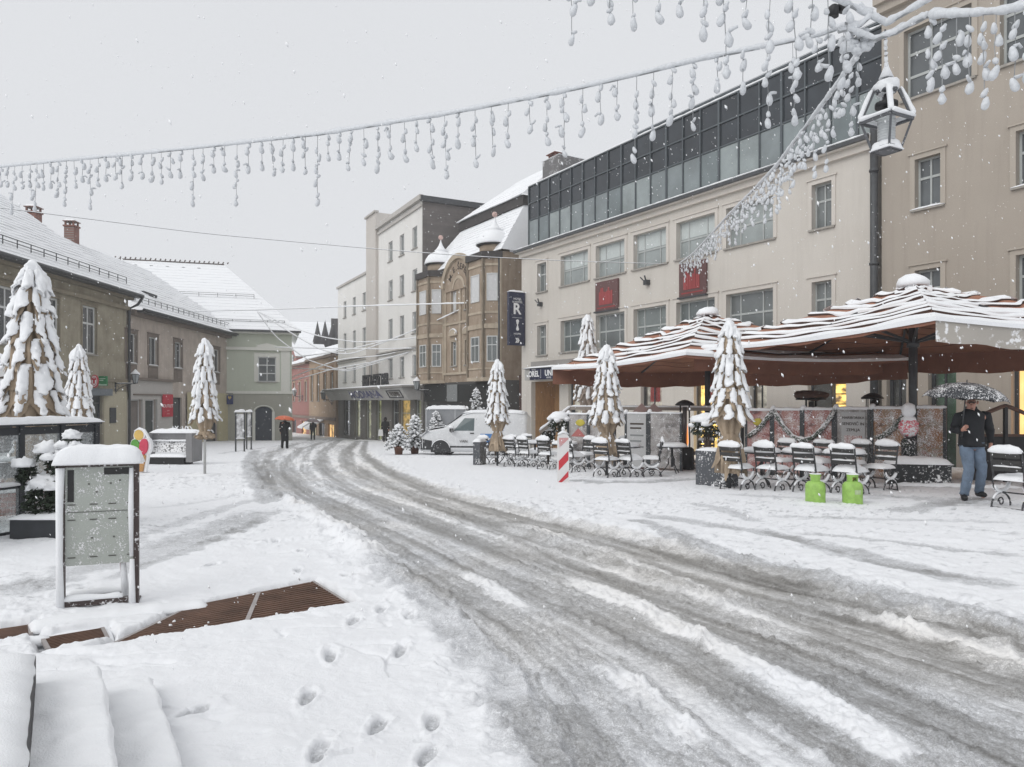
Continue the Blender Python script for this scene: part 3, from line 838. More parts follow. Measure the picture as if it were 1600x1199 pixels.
for i, (p0, p1, y0, y1, lb) in enumerate(((933, 968, 437, 488, 'dark maroon square banner with red towers on the cream wall, the far one'), (1064, 1106, 424, 466, 'dark maroon banner with red print partly behind the icicle lights'))):
    a0, a1 = f1.a(p0), f1.a(p1); z1 = 7.42; z0 = f1.z(p0, y1)
    b_ = thing('wall_banner', lb, 'banner', f1.pt(a0, 0, z0), f1.rz, 'maroon banners on the cream building'); w_ = a1-a0; h_ = z1-z0
    plate(b_, 'board', MAROON, 0, w_, -.12, -.02, 0, h_)
    mb = MB(); rr = random.Random(i)
    n_ = 9
    for k in range(n_):
        x = w_*.18 + w_*.60*k/n_; hh = h_*(.18+.36*(1 if k in (1, 2, 6) else .55)+.08*rr.random())
        mb.box(x, x+w_*.60/n_*(.8+.15*rr.random()), -.135, -.122, h_*.2, h_*.2+hh)
    mb.build('red_print', REDP, b_)
    mb = MB(); mb.box(w_*.1, w_*.9, -.13, -.122, h_*.08, h_*.12); mb.build('print_line', mat('dull_red', (.3, .05, .05), .6), b_)
    mb = MB(); mb.box(-.04, w_+.04, -.2, -.02, -.07, -.002); mb.build('bottom_rail', FRAME_D, b_)

# ------------------------------------------------------------------ taller tan half at the right
TAN = plaster('tan_render', (.40, .355, .305), (.74, .72, .70), .34, .34, .35); TAN_T = plaster('tan_trim', (.43, .385, .33), (.7, .68, .66), .2, .2)
f2 = f1
bT = thing('corner_building', 'tall tan rendered building at the right edge beside the drainpipe', 'building', f1.pt(0, 0, 0), f1.rz)
X0, X1 = AE+.22, 32.5
colsS = [(f1.a(1430), f1.a(1470)), (f1.a(1588), f1.a(1588)+1.15), (f1.a(1588)+3.0, f1.a(1588)+4.15)]
colsL = [(f1.a(1413), f1.a(1519)), (f1.a(1563), f1.a(1563)+2.1), (f1.a(1563)+3.3, f1.a(1563)+5.4)]
hs_s = [(a, b, z0, z1) for z0, z1 in ((7.52, 9.06), (4.12, 5.64)) for a, b in colsS]
hs_l = [(a, b, 11.0, 13.15) for a, b in colsL]
dsh = [(f1.a(1385), f1.a(1416), -.8, 2.9), (f1.a(1450), f1.a(1494), -.8, 2.9), (f1.a(1580), f1.a(1580)+1.9, -.8, 2.9)]
wall('wall', TAN, bT, X0, X1, -2.2, 14.25, hs_s+hs_l+dsh, .28, 9)
for h in hs_s: window(bT, h, .18, (.5,), (.38,), .06, FRAME_G, glass('tan_glass', (.10, .11, .115)), sur=.15, surm=TAN_T, top_cols=(.5,), bar=.9, snow=True)
for h in hs_l: window(bT, h, .2, (.36,), (.33, .66), .07, FRAME_G, MATS['tan_glass'], sur=.16, surm=TAN_T, bar=.9)
WARM = glow('warm_light', (1.0, .55, .2), 1.7, scale=.8, dark=(.7, .36, .12))
GREENSH = mat('green_poster', (.12, .26, .15), .6, .2)
for i, h in enumerate(dsh):
    o = window(bT, h, .2, (.5,) if i < 2 else (), (), .1, FRAME_D, MATS['shop_glass'], sill=False, name='shop_window')
    mb = MB(); mb.quad((h[0], .42, -.8), (h[1], .42, -.8), (h[1], .42, 2.9), (h[0], .42, 2.9)); mb.build('interior', [DIMIN, GREENSH, WARM][i], o)
mb = MB(); mb.box(X0-.1, X1, -.34, .02, 14.25, 14.5); mb.box(X0-.05, X1, -.2, 0.01, 14.0, 14.249); mb.build('cornice', TAN_T, bT)
mb = MB(); mb.snow_strip([(X0, -.2, 14.5), (X1, -.2, 14.5)], .4, .12, step=.3); mb.build('snow_cover', SNOW, bT)

# ------------------------------------------------------------------ brown corner-bay house
BRO = plaster('ochre_stone', (.405, .325, .25), (.50, .44, .40), .6, .5, 1.1); BRO_T = plaster('ochre_trim', (.50, .425, .33), (.45, .42, .4), .5, .4, 1.2)
SLATE = mat('dark_slate', (.055, .05, .048), .7, .25)
fb = Fac((.55-.525/1*0 + -13.1*.525, 42+13.1*.851), (.525, -.851))
bO = thing('ornate_house', 'brown ornate house with two snowy domed bays and an arched gable', 'building', (fb.o.x, fb.o.y, 0), fb.rz)
LB = 10.9; EZ = 10.6
hC = [(4.3, 5.05, 7.6, 9.15), (6.25, 7.0, 7.6, 9.15), (4.3, 5.05, 4.0, 5.6), (6.25, 7.0, 4.0, 5.6)]
hG = [(.5, 3.5, -2.0, 1.45), (3.9, 6.9, -2.0, 1.45), (7.3, 9.0, -2.2, 1.45)]
wall('wall', BRO, bO, 0, LB, 2.9, EZ, hC, .2, 8)
wall('ground_storey', plaster('dark_shop_stone', (.12, .118, .112)), bO, 0, LB, -3.4, 2.9, hG, .2, 8, y=.03, top=False)
WCUR = mat('drawn_curtain', (.62, .62, .62), .8, .06)
for i, h in enumerate(hC): window(bO, h, .12, (.5,), (.3,), .06, FRAME_W, WCUR if i < 2 else GLASS, sill=True, sur=.1, surm=BRO_T)
for h in hG:
    o = window(bO, h, .12, (.33, .66), (.3,), .08, FRAME_D, GLASS_D, sill=False, name='shop_window')
mb = MB(); mb.box(.4, LB-.3, -.22, .01, 1.6, 2.75); mb.build('fascia', mat('black_fascia', (.02, .022, .022), .4, .2), bO)
mb = MB(); mb.box(4.1, 5.6, -.25, -.222, 1.62, 2.74); mb.build('fascia_panel', mat('grey_panel', (.22, .23, .23), .5), bO)
def bay(cx, w, p, name='bay'):
    """polygonal bay from the first floor up, with its own dome"""
    e = p*.75
    pl = [(cx-w/2, 0), (cx-w/2+e, -p), (cx+w/2-e, -p), (cx+w/2, 0)]
    o = MB()
    for (xa, ya), (xb, yb) in zip(pl[:-1], pl[1:]): o.quad((xa, ya, 2.9), (xb, yb, 2.9), (xb, yb, EZ), (xa, ya, EZ))
    o.poly([(x, y, 2.9) for x, y in pl])
    o.poly([(x, y, EZ) for x, y in pl])
    bo = o.build(name, BRO, bO)
    for z0, h, q in ((2.86, .22, .07), (3.55, .1, .05), (6.0, .28, .08), (6.9, .14, .05), (9.75, .14, .05), (10.2, .4, .16)):
        mb = MB(); pts = [(cx-w/2-q, 0.02), (cx-w/2+e-q*.5, -p-q), (cx+w/2-e+q*.5, -p-q), (cx+w/2+q, 0.02)]
        mb.add([(x, y, z0) for x, y in pts]+[(x, y, z0+h) for x, y in pts], [(0,1,2,3),(7,6,5,4),(0,4,5,1),(1,5,6,2),(2,6,7,3),(3,7,4,0)])
        mb.build('string_course', BRO_T if z0 < 10 else SLATE, bo)
    for (xa, ya), (xb, yb) in zip(pl[:-1], pl[1:]):
        L = math.hypot(xb-xa, yb-ya); an = math.atan2(yb-ya, xb-xa)
        for z0, z1, g_ in ((7.65, 9.3, WCUR), (4.0, 5.55, GLASS)):
            ww = min(1.05, L*.62)
            wo = window(bo, (L/2-ww/2, L/2+ww/2, z0, z1), -.06, (.5,) if z0 < 6 else (), (.35,) if z0 < 6 else (), .06, FRAME_W, g_, sill=False)
            wo.location = (xa, ya, 0); wo.rotation_euler = (0, 0, an)
        mb = MB()
        for t in (.0, 1.0):
            x = xa+(xb-xa)*t; y = ya+(yb-ya)*t; mb.box(x-.09, x+.09, y-.09, y+.06, 3.1, 10.2)
        mb.build('pilaster', BRO_T, bo)
    d = MB(); cy = .5; n = 10
    d.lathe([(w*.30, EZ), (w*.30, EZ+.62)], n, (cx, cy, 0)); dr_ = d.build('dome_drum', BRO, bo)
    d = MB(); d.lathe([(w*.33, EZ+.58), (w*.36, EZ+.66), (w*.31, EZ+.66)], 14, (cx, cy, 0)); d.build('dome_eave', SLATE, dr_)
    d = MB(); d.lathe([(w*.37, EZ+.66), (w*.37, EZ+.76), (w*.35, EZ+1.0), (w*.29, EZ+1.28), (w*.20, EZ+1.48), (w*.13, EZ+1.58), (w*.145, EZ+1.66), (w*.10, EZ+1.78), (w*.05, EZ+2.02), (.05, EZ+2.3), (.03, EZ+2.45)], 18, (cx, cy, 0)); d.build('snow_cover', SNOW, dr_)
    d = MB(); d.blob((cx, cy, EZ+2.6), .17, .05); d.build('finial', mat('finial_ball', (.6, .42, .38), .5, .2), dr_)
bay(1.65, 3.1, .85); bay(9.2, 3.2, .85)
# arched gable between them, with the owner's lettering
mb = MB(); gc = 5.55; gr = 2.15; arc = [(gc+gr*math.cos(R(t)), EZ-1.6+gr*1.0*math.sin(R(t))) for t in range(0, 181, 10)]
mb.prism(arc, -.12, .35); go = mb.build('arched_gable', BRO, bO)
mb = MB()
for rr_, ww_, yy_ in ((gr+.02, .26, -.34), (gr-1.35, .12, -.2)):
    pts = [Vector((gc+rr_*math.cos(R(t)), yy_*.5, EZ-1.6+rr_*math.sin(R(t)))) for t in range(4, 177, 8)]
    for a_, b_ in zip(pts[:-1], pts[1:]): mb.bar(a_, b_, -yy_, ww_, up=(0, 1, 0))
mb.build('archivolt', BRO_T, go)
mb = MB(); mb.snow_strip([(gc+(gr+.16)*math.cos(R(t)), .1, EZ-1.6+(gr+.16)*math.sin(R(t))) for t in range(30, 151, 6)], .5, .1); mb.build('snow_cover', SNOW, go)
LET_D = mat('dark_letter', (.05, .035, .025), .6)
for k, ch in enumerate('M.E.ŠEPEC'):
    t = R(146-112*k/8); rr_ = gr-1.0
    text(ch, .56, LET_D, go, Matrix.Translation((gc+1.38*math.cos(t), -.14, EZ-1.5+1.38*math.sin(t))) @ Matrix.Rotation(t-R(90), 4, 'Y').inverted() @ Matrix.Rotation(R(90), 4, 'X'), 'letter', bold=.01)
for cx_ in (4.67, 6.62):
    mb = MB(); mb.prism([(cx_+.55*math.cos(R(t)), 6.0+.42*math.sin(R(t))) for t in range(0, 181, 15)], -.16, .01); mb.build('window_hood', BRO_T, bO)
    mb = MB(); mb.snow_strip([(cx_+.55*math.cos(R(t)), -.08, 6.02+.42*math.sin(R(t))) for t in range(20, 161, 15)], .16, .06); mb.build('snow_cover', SNOW, bO)
mb = MB()
for z0, h_ in ((3.4, .16), (6.75, .14)): mb.box(3.2, 7.6, -.1, .01, z0, z0+h_)
for x_ in (3.5, 5.65, 7.5): mb.box(x_-.12, x_+.12, -.09, .008, 3.56, 9.4)
mb.build('moulding', BRO_T, bO)
# mansard
mb = MB(); courses(mb, (-.1, -.1, EZ+.1), (LB+.1, -.1, EZ+.1), (LB-.9, 2.2, 13.9), (1.6, 2.2, 13.9), 14, .03, 20)
mb.add([(LB+.1, -.1, EZ+.1), (LB+.1, 8, EZ+.1), (LB-.9, 7.5, 13.9), (LB-.9, 2.2, 13.9)], [(0, 1, 2, 3)])
mb.add([(-.1, 8, EZ+.1), (-.1, -.1, EZ+.1), (1.6, 2.2, 13.9), (1.6, 7.5, 13.9)], [(0, 1, 2, 3)]); rf_ = mb.build('roof', SNOW, bO)
mb = MB(); mb.box(1.5, LB-.8, 2.0, 7.8, 13.85, 14.45); mb.build('roof_break', SLATE, rf_)
mb = MB(); courses(mb, (1.4, 1.85, 14.46), (LB-.6, 1.85, 14.46), (LB-1.2, 5.6, 17.4), (4.0, 5.6, 17.4), 8, .03, 16)
mb.add([(LB-.6, 1.85, 14.46), (LB-.6, 8, 14.46), (LB-1.2, 5.6, 17.4)], [(0, 1, 2)]); mb.add([(1.4, 8, 14.46), (1.4, 1.85, 14.46), (4.0, 5.6, 17.4)], [(0, 1, 2)]); mb.build('upper_roof', SNOW, rf_)
chimney(rf_, LB-.6, 4.4, 14, 16.9, .8, BRICK)
mb = MB(); mb.tube([(LB-.15, -.1, 10.4), (LB-.1, -.14, -1.8)], .07, 8); mb.build('downpipe', GUTTER, bO)
# ground-floor wing behind the gap
mb = MB(); mb.box(LB+.02, LB+2.1, 1.2, 4, -3, 3.2); mb.build('gate_wall', plaster('old_brick_wall', (.10, .06, .05), (.6, .6, .6)), bO)

# ------------------------------------------------------------------ white modern block
WHI = plaster('white_render', (.78, .765, .735), (.72, .71, .70), .25, .22, .35); WHI_T = plaster('white_trim', (.50, .48, .45))
GRB = brick_mat('grey_brick', (.17, .15, .14), (.135, .12, .115), (.2, .19, .18), 1.0)
wl = 24.1
fw_ = Fac((-6.5-.463*wl, 53.3+.887*wl), (.463, -.887))
bW = thing('white_block', 'white five storey block with a stair tower beside the brown ornate house', 'building', (fw_.o.x, fw_.o.y, 0), fw_.rz)
XT0, XT1 = wl-13.3, wl-10.5
lev = [(13.0, 14.6), (9.85, 11.45), (6.7, 8.3), (3.5, 5.1)]
cR = [wl-1.55, wl-4.45, wl-7.25]; cL = [fw_.a(539), fw_.a(553.5), fw_.a(569)]
hR = [(c-.52, c+.52, z0, z1) for z0, z1 in lev for c in cR]; hL = [(c-.5, c+.5, z0, z1) for z0, z1 in lev[1:] for c in cL]
hT = [(XT0+.5, XT0+1.4, 3.5, 5.1), (XT1-.35+.6, XT1+1.1, 3.5, 5.1)]
shp = [(fw_.a(p0), fw_.a(p1), -1.7, 1.75) for p0, p1 in ((536, 546), (553, 562), (570, 579), (586, 595), (611, 622), (622.5, 640), (647, 657))]
hRr = [h for h in hR if h[2] > 3.6]
wall('wall', WHI, bW, XT1, wl, 2.8, 16.2, hR, .2, 14)
wall('low_wing', WHI, bW, 0, XT0, 2.8, 13.0, hL, .2, 12)
TOW = plaster('tower_render', (.58, .545, .505), (.75, .73, .72), .3, .3, .5)
wall('stair_tower', TOW, bW, XT0-.002, XT1+.002, 2.8, 17.7, [(XT0+.9, XT0+1.8, 3.5, 5.1)], .2, 8, y=-.25)
window(bW, (XT0+.9, XT0+1.8, 3.5, 5.1), -.1, (.5,), (), .06, FRAME_W, GLASS)
wall('ground_storey', STONE_D, bW, 0, wl, -3.4, 2.8, shp, .35, 12, y=.05, top=False)
for h in hR+hL: window(bW, h, .12, (.42, .66) if h in hR else (.5,), (), .06, FRAME_W, GLASS, snow=False)
LIT = [GLASS_D, glow('pale_shop', (.75, .72, .5), .55, scale=1.6, dark=(.3, .3, .22)), MATS['pale_shop'], glow('yellow_green_shop', (.55, .56, .25), .5, scale=1.2, dark=(.2, .2, .1)), GLASS_D, glow('yellow_shop', (.85, .55, .16), .6, scale=1.5, dark=(.3, .2, .06)), glow('olive_shop', (.42, .42, .26), .35, scale=1.2, dark=(.25, .25, .16))]
for i, h in enumerate(shp):
    o = window(bW, h, .25, (), (.3,), .06, FRAME_G, MATS['shop_glass'], sill=False, name='shop_window')
    mb = MB(); mb.quad((h[0], .42, h[2]), (h[1], .42, h[2]), (h[1], .42, h[3]), (h[0], .42, h[3])); mb.build('interior', LIT[i], o)
mb = MB(); mb.box(XT1+.01, wl+.25, -.3, .01, 16.2, 16.55); mb.box(XT1+.1, wl+.02, -.14, .005, 15.75, 15.95); mb.build('cornice', WHI_T, bW); mb = MB(); mb.box(XT0-.1, XT1+.1, -.4, 0, 17.7, 17.85); mb.build('coping', WHI_T, bW); mb = MB(); mb.box(-.1, XT0, -.16, .01, 13.0, 13.2); mb.build('coping', WHI_T, bW); mb = MB()
for z in (5.42, 5.62): mb.box(.05, wl+.03, -.12 if z < 5.5 else -.2, -.002, z, z+.1)
mb.build('moulding', WHI_T, bW)
mb = MB(); mb.box(wl+.002, wl+.05, .02, 14, 2.8, 16.1); mb.build('brick_flank', GRB, bW)
mb = MB(); mb.box(wl+.05, wl+.3, -.2, 14, 16.1, 16.5); mb.build('verge', GUTTER, bW)
mb = MB(); mb.snow_pad(XT1, wl, -.2, 13, 16.55, .15, 20, 8); mb.build('snow_cover', SNOW, bW); mb = MB(); mb.snow_pad(0, XT0, -.1, 11, 13.2, .15, 14, 8); mb.build('snow_cover', SNOW, bW)
cn = MB(); cn.box(-.6, wl-.1, -1.5, .04, 2.62, 2.8); co_ = cn.build('canopy', plaster('canopy_grey', (.30, .29, .275)), bW)
mb = MB(); mb.snow_pad(-.6, wl-.1, -1.5, 0, 2.8, .12, 40, 4); mb.build('snow_cover', SNOW, co_)
mb = MB(); mb.add([(.2, -1.42, 2.6), (wl-.4, -1.42, 2.6), (wl-.4, -.9, 1.75), (.2, -.9, 1.75), (.2, .04, 2.6), (wl-.4, .04, 2.6), (wl-.4, .04, 1.75), (.2, .04, 1.75)], [(0, 1, 2, 3), (3, 2, 6, 7), (1, 5, 6, 2), (0, 3, 7, 4)]); fo = mb.build('fascia', plaster('fascia_grey', (.52, .515, .50)), bW)
tilt = Matrix.Rotation(R(-31), 4, 'X')
BLUE_L = flecked('blue_letter', (.075, .08, .20), .34, 8)
xb0, xb1 = fw_.a(545, 1.2), fw_.a(597, 1.2)
text('MODIANA', .98, BLUE_L, fo, Matrix.Translation(((xb0+xb1)/2, -1.19, 2.17)) @ Matrix.Rotation(R(90+31.5), 4, 'X'), bold=.03, sx=(xb1-xb0)/5.0)
xs0, xs1 = fw_.a(606, 1.2), fw_.a(627, 1.2)
mb = MB(); Mx = Matrix.Translation(((xs0+xs1)/2, -1.19, 2.17)) @ Matrix.Rotation(R(31.5), 4, 'X'); hw = (xs1-xs0)/2
for a_, b_ in (((-hw, -.3), (hw, -.3)), ((-hw, .3), (hw, .3)), ((-hw, -.3), (-hw, .3)), ((hw, -.3), (hw, .3))): mb.bar(Mx @ Vector((a_[0], 0, a_[1])), Mx @ Vector((b_[0], 0, b_[1])), .07)
mb.build('frame', FRAME_D, fo)
text('THE SLEEPERS', .42, LET_D, fo, Matrix.Translation(((xs0+xs1)/2, -1.2, 2.17)) @ Matrix.Rotation(R(90+31.5), 4, 'X'), bold=.01, sx=hw*2/3.6)
xc = fw_.a(593, .6)
text('BEST & BEST BAR', 1.25, flecked('black_letter', (.02, .02, .022), .15, 10), co_, face_m(xc, -1.0, 3.35), bold=.03, sx=(fw_.a(613, .6)-fw_.a(572, .6))/9.6, ext=.06)

# ------------------------------------------------------------------ row beyond: tan house, red house
RED = plaster('red_render', (.34, .165, .145), (.7, .65, .6), .3, .3); TANF = plaster('tan_house', (.42, .31, .22), (.6, .55, .5), .4, .3)
fr = Fac((-17.9-.463*30, 74.9+.887*30), (.463, -.887))
for nm, lb, x0, x1, m_, top in (('tan_house', 'tan house with arched windows beyond the white block', 17.4, 29.9, TANF, 6.3), ('red_house', 'red terraced house beyond the green house corner', 0, 17.38, RED, 6.1)):
    b_ = thing(nm, lb, 'building', (fr.o.x, fr.o.y, 0), fr.rz)
    hs3 = []; n_ = 4 if x1 > 20 else 5
    for i in range(n_):
        c = x0+(x1-x0)*(i+.5)/n_; hs3.append((c-.55, c+.55, 1.7, 4.6 if n_ == 4 else 4.0))
    sh3 = []; ns = 3
    for i in range(ns):
        c = x0+(x1-x0)*(i+.5)/ns; sh3.append((c-1.3, c+1.3, -3.6, -.7))
    wall('wall', m_, b_, x0, x1, -5, top, hs3+sh3, .25, 8)
    for h in hs3: window(b_, h, .12, (.5,), (.35,), .08, FRAME_W, GLASS_L if n_ == 5 else GLASS, sur=.2, surm=MATS['tan_house'] if n_ == 5 else plaster('arch_trim', (.33, .22, .14)))
    for i, h in enumerate(sh3):
        o = window(b_, h, .15, (.5,), (), .1, FRAME_D, [MATS['pale_shop'], GLASS_D, glow('orange_shop', (1, .62, .25), .9, scale=.7)][i], sill=False, name='shop_window')
    if n_ == 4:
        mb = MB()
        for i in range(n_):
            c = x0+(x1-x0)*(i+.5)/n_; mb.prism([(c+.8*math.cos(R(t)), 4.7+.75*math.sin(R(t))) for t in range(0, 181, 15)], -.12, 0.01)
        mb.build('arch', MATS['arch_trim'], b_)
        for i in range(2):
            c = x0+2.6+i*3.6; mb = MB(); mb.add([(c-1.3, -.1, -.3), (c+1.3, -.1, -.3), (c+1.3, -1.6, -1.2), (c-1.3, -1.6, -1.2), (c-1.3, -.1, -.42), (c+1.3, -.1, -.42), (c+1.3, -1.6, -1.4), (c-1.3, -1.6, -1.4)], [(0,1,2,3),(4,5,6,7),(3,2,6,7),(0,3,7,4),(1,2,6,5)]); mb.build('awning', SNOW, b_)
    mb = MB(); mb.box(x0, x1, -.5, 0.01, top-.05, top+.2); mb.box(x0, x1, -.15, 0, -.35, -.05); mb.build('cornice', plaster(nm+'_trim', (.25, .2, .17)), b_)
    mb = MB(); courses(mb, (x0-.1, -.55, top+.2), (x1, -.55, top+.2), (x1, 5, top+2.9), (x0-.1, 5, top+2.9), 10, .04, 14); mb.build('roof', SNOW, b_)
    if n_ == 5:
        mb = MB(); mb.prism([(1.5, top), (5.5, top), (5.5, top+1.7), (3.5, top+3.1), (1.5, top+1.7)], .9, 5); dm = mb.build('dormer', RED, b_)
        mb = MB(); mb.box(3.1, 3.9, .8, .89, top+.5, top+1.8); mb.build('dormer_window', GLASS_L, dm)
        mb = MB(); mb.prism([(1.2, top+1.5), (3.5, top+3.12), (5.8, top+1.5), (5.8, top+1.7), (3.5, top+3.35), (1.2, top+1.7)], .7, 5); mb.build('snow_cover', SNOW, dm)
# turreted attic and big snowy roof far behind
p = W(512, 556, 104); tb = thing('turreted_attic', 'dark distant attic with four pointed turrets above the tan house', 'building', (p.x, p.y, 0), R(-50))
mb = MB(); mb.box(-4, 4, 0, 5, -4, 9.2); mb.build('wall', plaster('attic_stone', (.14, .13, .125)), tb)
for i in range(4):
    x = -3.7+i*2.45; mb = MB(); mb.lathe([(.62, 8), (.62, 10.3), (.72, 10.35), (.34, 11.8), (.02, 13.3)], 8, (x, .2, 0)); mb.build('turret', mat('turret_slate', (.06, .058, .058), .7, .3), tb)
mb = MB(); mb.snow_pad(-4.1, 4.1, -.1, 5, 9.2, .25); mb.build('snow_cover', SNOW, tb)
for i in range(3):
    mb = MB(); mb.box(-2.9+i*2.45, -1.9+i*2.45, -.05, -.005, 6.6, 8.3); mb.build('window', GLASS_D, tb)
p = W(440, 560, 125); fh = thing('distant_house', 'large snow covered roof far behind the red house', 'building', (p.x, p.y, 0), R(12))
mb = MB(); mb.box(-12, 16, 0, 16, -5, 9); mb.build('wall', WHI, fh)
mb = MB(); courses(mb, (-13, -1, 8.8), (17, -1, 8.8), (17, 9, 16.2), (-13, 9, 16.2), 16, .05, 14); mb.add([(17, -1, 8.8), (17, 19, 8.8), (17, 9, 16.2)], [(0, 1, 2)]); rr_ = mb.build('roof', SNOW, fh)
mb = MB(); mb.box(8, 10.5, 5, 6, 13, 16.5); mb.build('chimney', SLATE, rr_)

# ------------------------------------------------------------------ left: olive house and pinkish house
OLI = plaster('olive_render', (.36, .325, .25), (.52, .50, .48), .75, .55, 1.0); OLI_T = plaster('olive_trim', (.275, .24, .18), (.5, .5, .5), .5, .4, 1.5)
fl = Fac((-22.24-.03*18, 18), (-.03, 1))
XB = fl.a(200); XE = fl.a(368)
hb = thing('olive_house', 'weathered olive rendered house with a long snowy roof at the left edge', 'building', (fl.o.x, fl.o.y, 0), fl.rz)
cw = [fl.a(139.5), fl.a(79), fl.a(11), fl.a(-70)]
hO = [(c-.72, c+.72, 4.25, 6.9) for c in cw]
sO = [(fl.a(125), fl.a(160), -1.6, 1.95), (fl.a(-30), fl.a(30), -1.2, 2.0)]
wall('wall', OLI, hb, 2, XB, -2.4, 8.2, hO+sO, .2, 11)
for h in hO: window(hb, h, .1, (.5,), (.36,), .1, FRAME_W, glass('old_glass', (.06, .065, .07)), sur=.12, surm=OLI_T, bar=.8)
for i, h in enumerate(sO):
    o = window(hb, h, .14, (.5,), (.12,), .09, FRAME_D, GLASS_D, sill=False, name='shop_window')
mb = MB(); mb.box(2, XB+.05, -.18, 0, 7.2, 7.42); mb.box(2, XB+.1, -.34, 0.005, 7.85, 8.2); mb.box(2, XB+.02, -.08, 0, 2.75, 2.95); mb.build('cornice', OLI_T, hb)
CREAM = plaster('cream_render', (.50, .46, .35), (.7, .65, .55), .3, .3)
mb = MB(); mb.box(fl.a(162), XB-.02, -.035, -.001, -2.2, 2.2); mb.build('painted_pier', CREAM, hb)
mb = MB(); mb.box(fl.a(128), fl.a(168), -.3, -.002, 1.95, 2.35); mb.build('shop_fascia', mat('blue_grey_fascia', (.16, .18, .20), .5), hb)
mb = MB(); mb.box(fl.a(170), fl.a(179), -.1, -.04, .35, 1.25); mb.build('notice_box', FRAME_D, hb)
ov = .75
mb = MB(); courses(mb, (0, -ov, 8.2), (XB+.25, -ov, 8.2), (XB-2.2, 6.3, 13.75), (0, 6.3, 13.75), 22, .045, 60, .02, 2)
mb.add([(XB+.25, -ov, 8.2), (XB+.25, 12, 8.0), (XB-2.2, 6.3, 13.75)], [(0, 1, 2)]); mb.add([(0, 6.3, 13.75), (XB-2.2, 6.3, 13.75), (XB+.2, 12.5, 8.2), (0, 12.5, 8.2)], [(0, 1, 2, 3)])
ro1 = mb.build('roof', SNOW, hb)
mb = MB(); mb.box(0, XB+.25, -ov, 0, 8.0, 8.12); mb.tube([(0, -ov-.03, 8.14), (XB+.3, -ov-.03, 8.14)], .09, 8); mb.build('gutter', GUTTER, hb)
mb = MB(); mb.tube([(XB+.3, -ov-.03, 8.1), (XB+.2, -.5, 7.6), (XB-.1, -.13, 7.3), (XB-.1, -.13, -1.9)], .08, 8); mb.build('downpipe', GUTTER, hb)
snow_guard(ro1, (1, -.05, 8.85), (XB-.3, -.05, 8.85), .34, 1.0)
chimney(ro1, fl.a(60, -6.3), 6.6, 12.4, 13.5, .66, BRICK); chimney(ro1, fl.a(119, -6.0), 6.3, 12.4, 13.5, .66, BRICK)

PIN = plaster('pinkish_render', (.52, .455, .40), (.58, .57, .57), .6, .5, 1.1); PIN_T = plaster('pinkish_trim', (.21, .175, .15), (.6, .6, .6), .4, .4, 1.5)
hp = thing('pinkish_house', 'low pinkish beige house with three shopfronts and snow guards', 'building', (fl.o.x, fl.o.y, 0), fl.rz)
cp = [fl.a(205), fl.a(239), fl.a(278), fl.a(338)]
hP = [(c-.6, c+.6, 4.0, 5.85) for c in cp]
sP = [(fl.a(198), fl.a(220), -1.8, 1.75), (fl.a(224), fl.a(243), -1.8, 1.75), (fl.a(270), fl.a(284), -2.2, 1.9), (fl.a(318), fl.a(339), -2.6, 1.2)]
wall('wall', PIN, hp, XB+.02, XE, -3.4, 7.3, hP+sP, .22, 10)
for h in hP:
    window(hp, h, .12, (.5,), (.0,), .07, FRAME_W, MATS['old_glass'], sur=.22, surm=PIN_T, snow=True)
    mb = MB(); mb.box(h[0]-.1, h[1]+.1, -.03, -.001, 3.0, 3.9); mb.build('apron_panel', PIN_T, hp)
for i, h in enumerate(sP):
    o = window(hp, h, .12, () if i < 3 else (.5,), (), .08, FRAME_W if i < 2 else GUTTER, [mat('taupe_shop', (.20, .175, .16), .3, .3, 1), glass('shop_dark', (.07, .08, .08)), GLASS_D, GLASS_D][i], sill=False, name='shop_window')
for p0, p1, z0, z1, m_, nm in ((186, 267, -2.4, 2.95, plaster('white_shopfront', (.50, .48, .455), (.75, .72, .7), .2, .2), 'shopfront'), (290, 356, -3.2, 2.3, plaster('yellow_render', (.52, .47, .31), (.75, .7, .6), .25, .25), 'yellow_shopfront')):
    a0, a1 = fl.a(p0), fl.a(p1); holes_ = [h for h in sP if h[0] > a0 and h[1] < a1]
    wall(nm, m_, hp, max(a0, XB+.1), a1, z0, z1, holes_, .12, 0, y=-.12)
mb = MB(); mb.box(XB+.1, fl.a(268), -.3, -.122, 2.95, 3.12); mb.box(XB+.4, fl.a(262), -.2, -.122, 2.0, 2.1); mb.box(XB+.05, XE+.05, -.4, .005, 6.95, 7.3); mb.build('cornice', PIN_T, hp)
ov = .8
mb = MB(); courses(mb, (XB+.3, -ov, 7.35), (XE+.3, -ov, 7.35), (XE-3.0, 6.3, 12.6), (XB+.0, 6.3, 12.6), 20, .045, 40, .02, 5)
mb.add([(XE+.3, -ov, 7.35), (XE+.3, 11, 7.35), (XE-3.0, 6.3, 12.6)], [(0, 1, 2)]); ro2 = mb.build('roof', SNOW, hp)
mb = MB(); mb.box(XB+.3, XE+.3, -ov, 0, 7.16, 7.28); mb.tube([(XB+.3, -ov-.03, 7.3), (XE+.35, -ov-.03, 7.3)], .09, 8); mb.build('gutter', GUTTER, hp)
mb = MB(); mb.tube([(XE+.3, -ov-.03, 7.25), (XE+.2, -.5, 6.9), (XE-.1, -.14, 6.6), (XE-.1, -.14, -2.4)], .07, 8); mb.build('downpipe', GUTTER, hp)
snow_guard(ro2, (XB+.6, -.15, 7.95), (XE-.3, -.15, 7.95), .3, .9)
mb = MB(); mb.bar((XB+5.2, 1.6, 9.1), (XB+6.4, 1.2, 8.95), .3, .2); mb.build('roof_window', GUTTER, ro2)

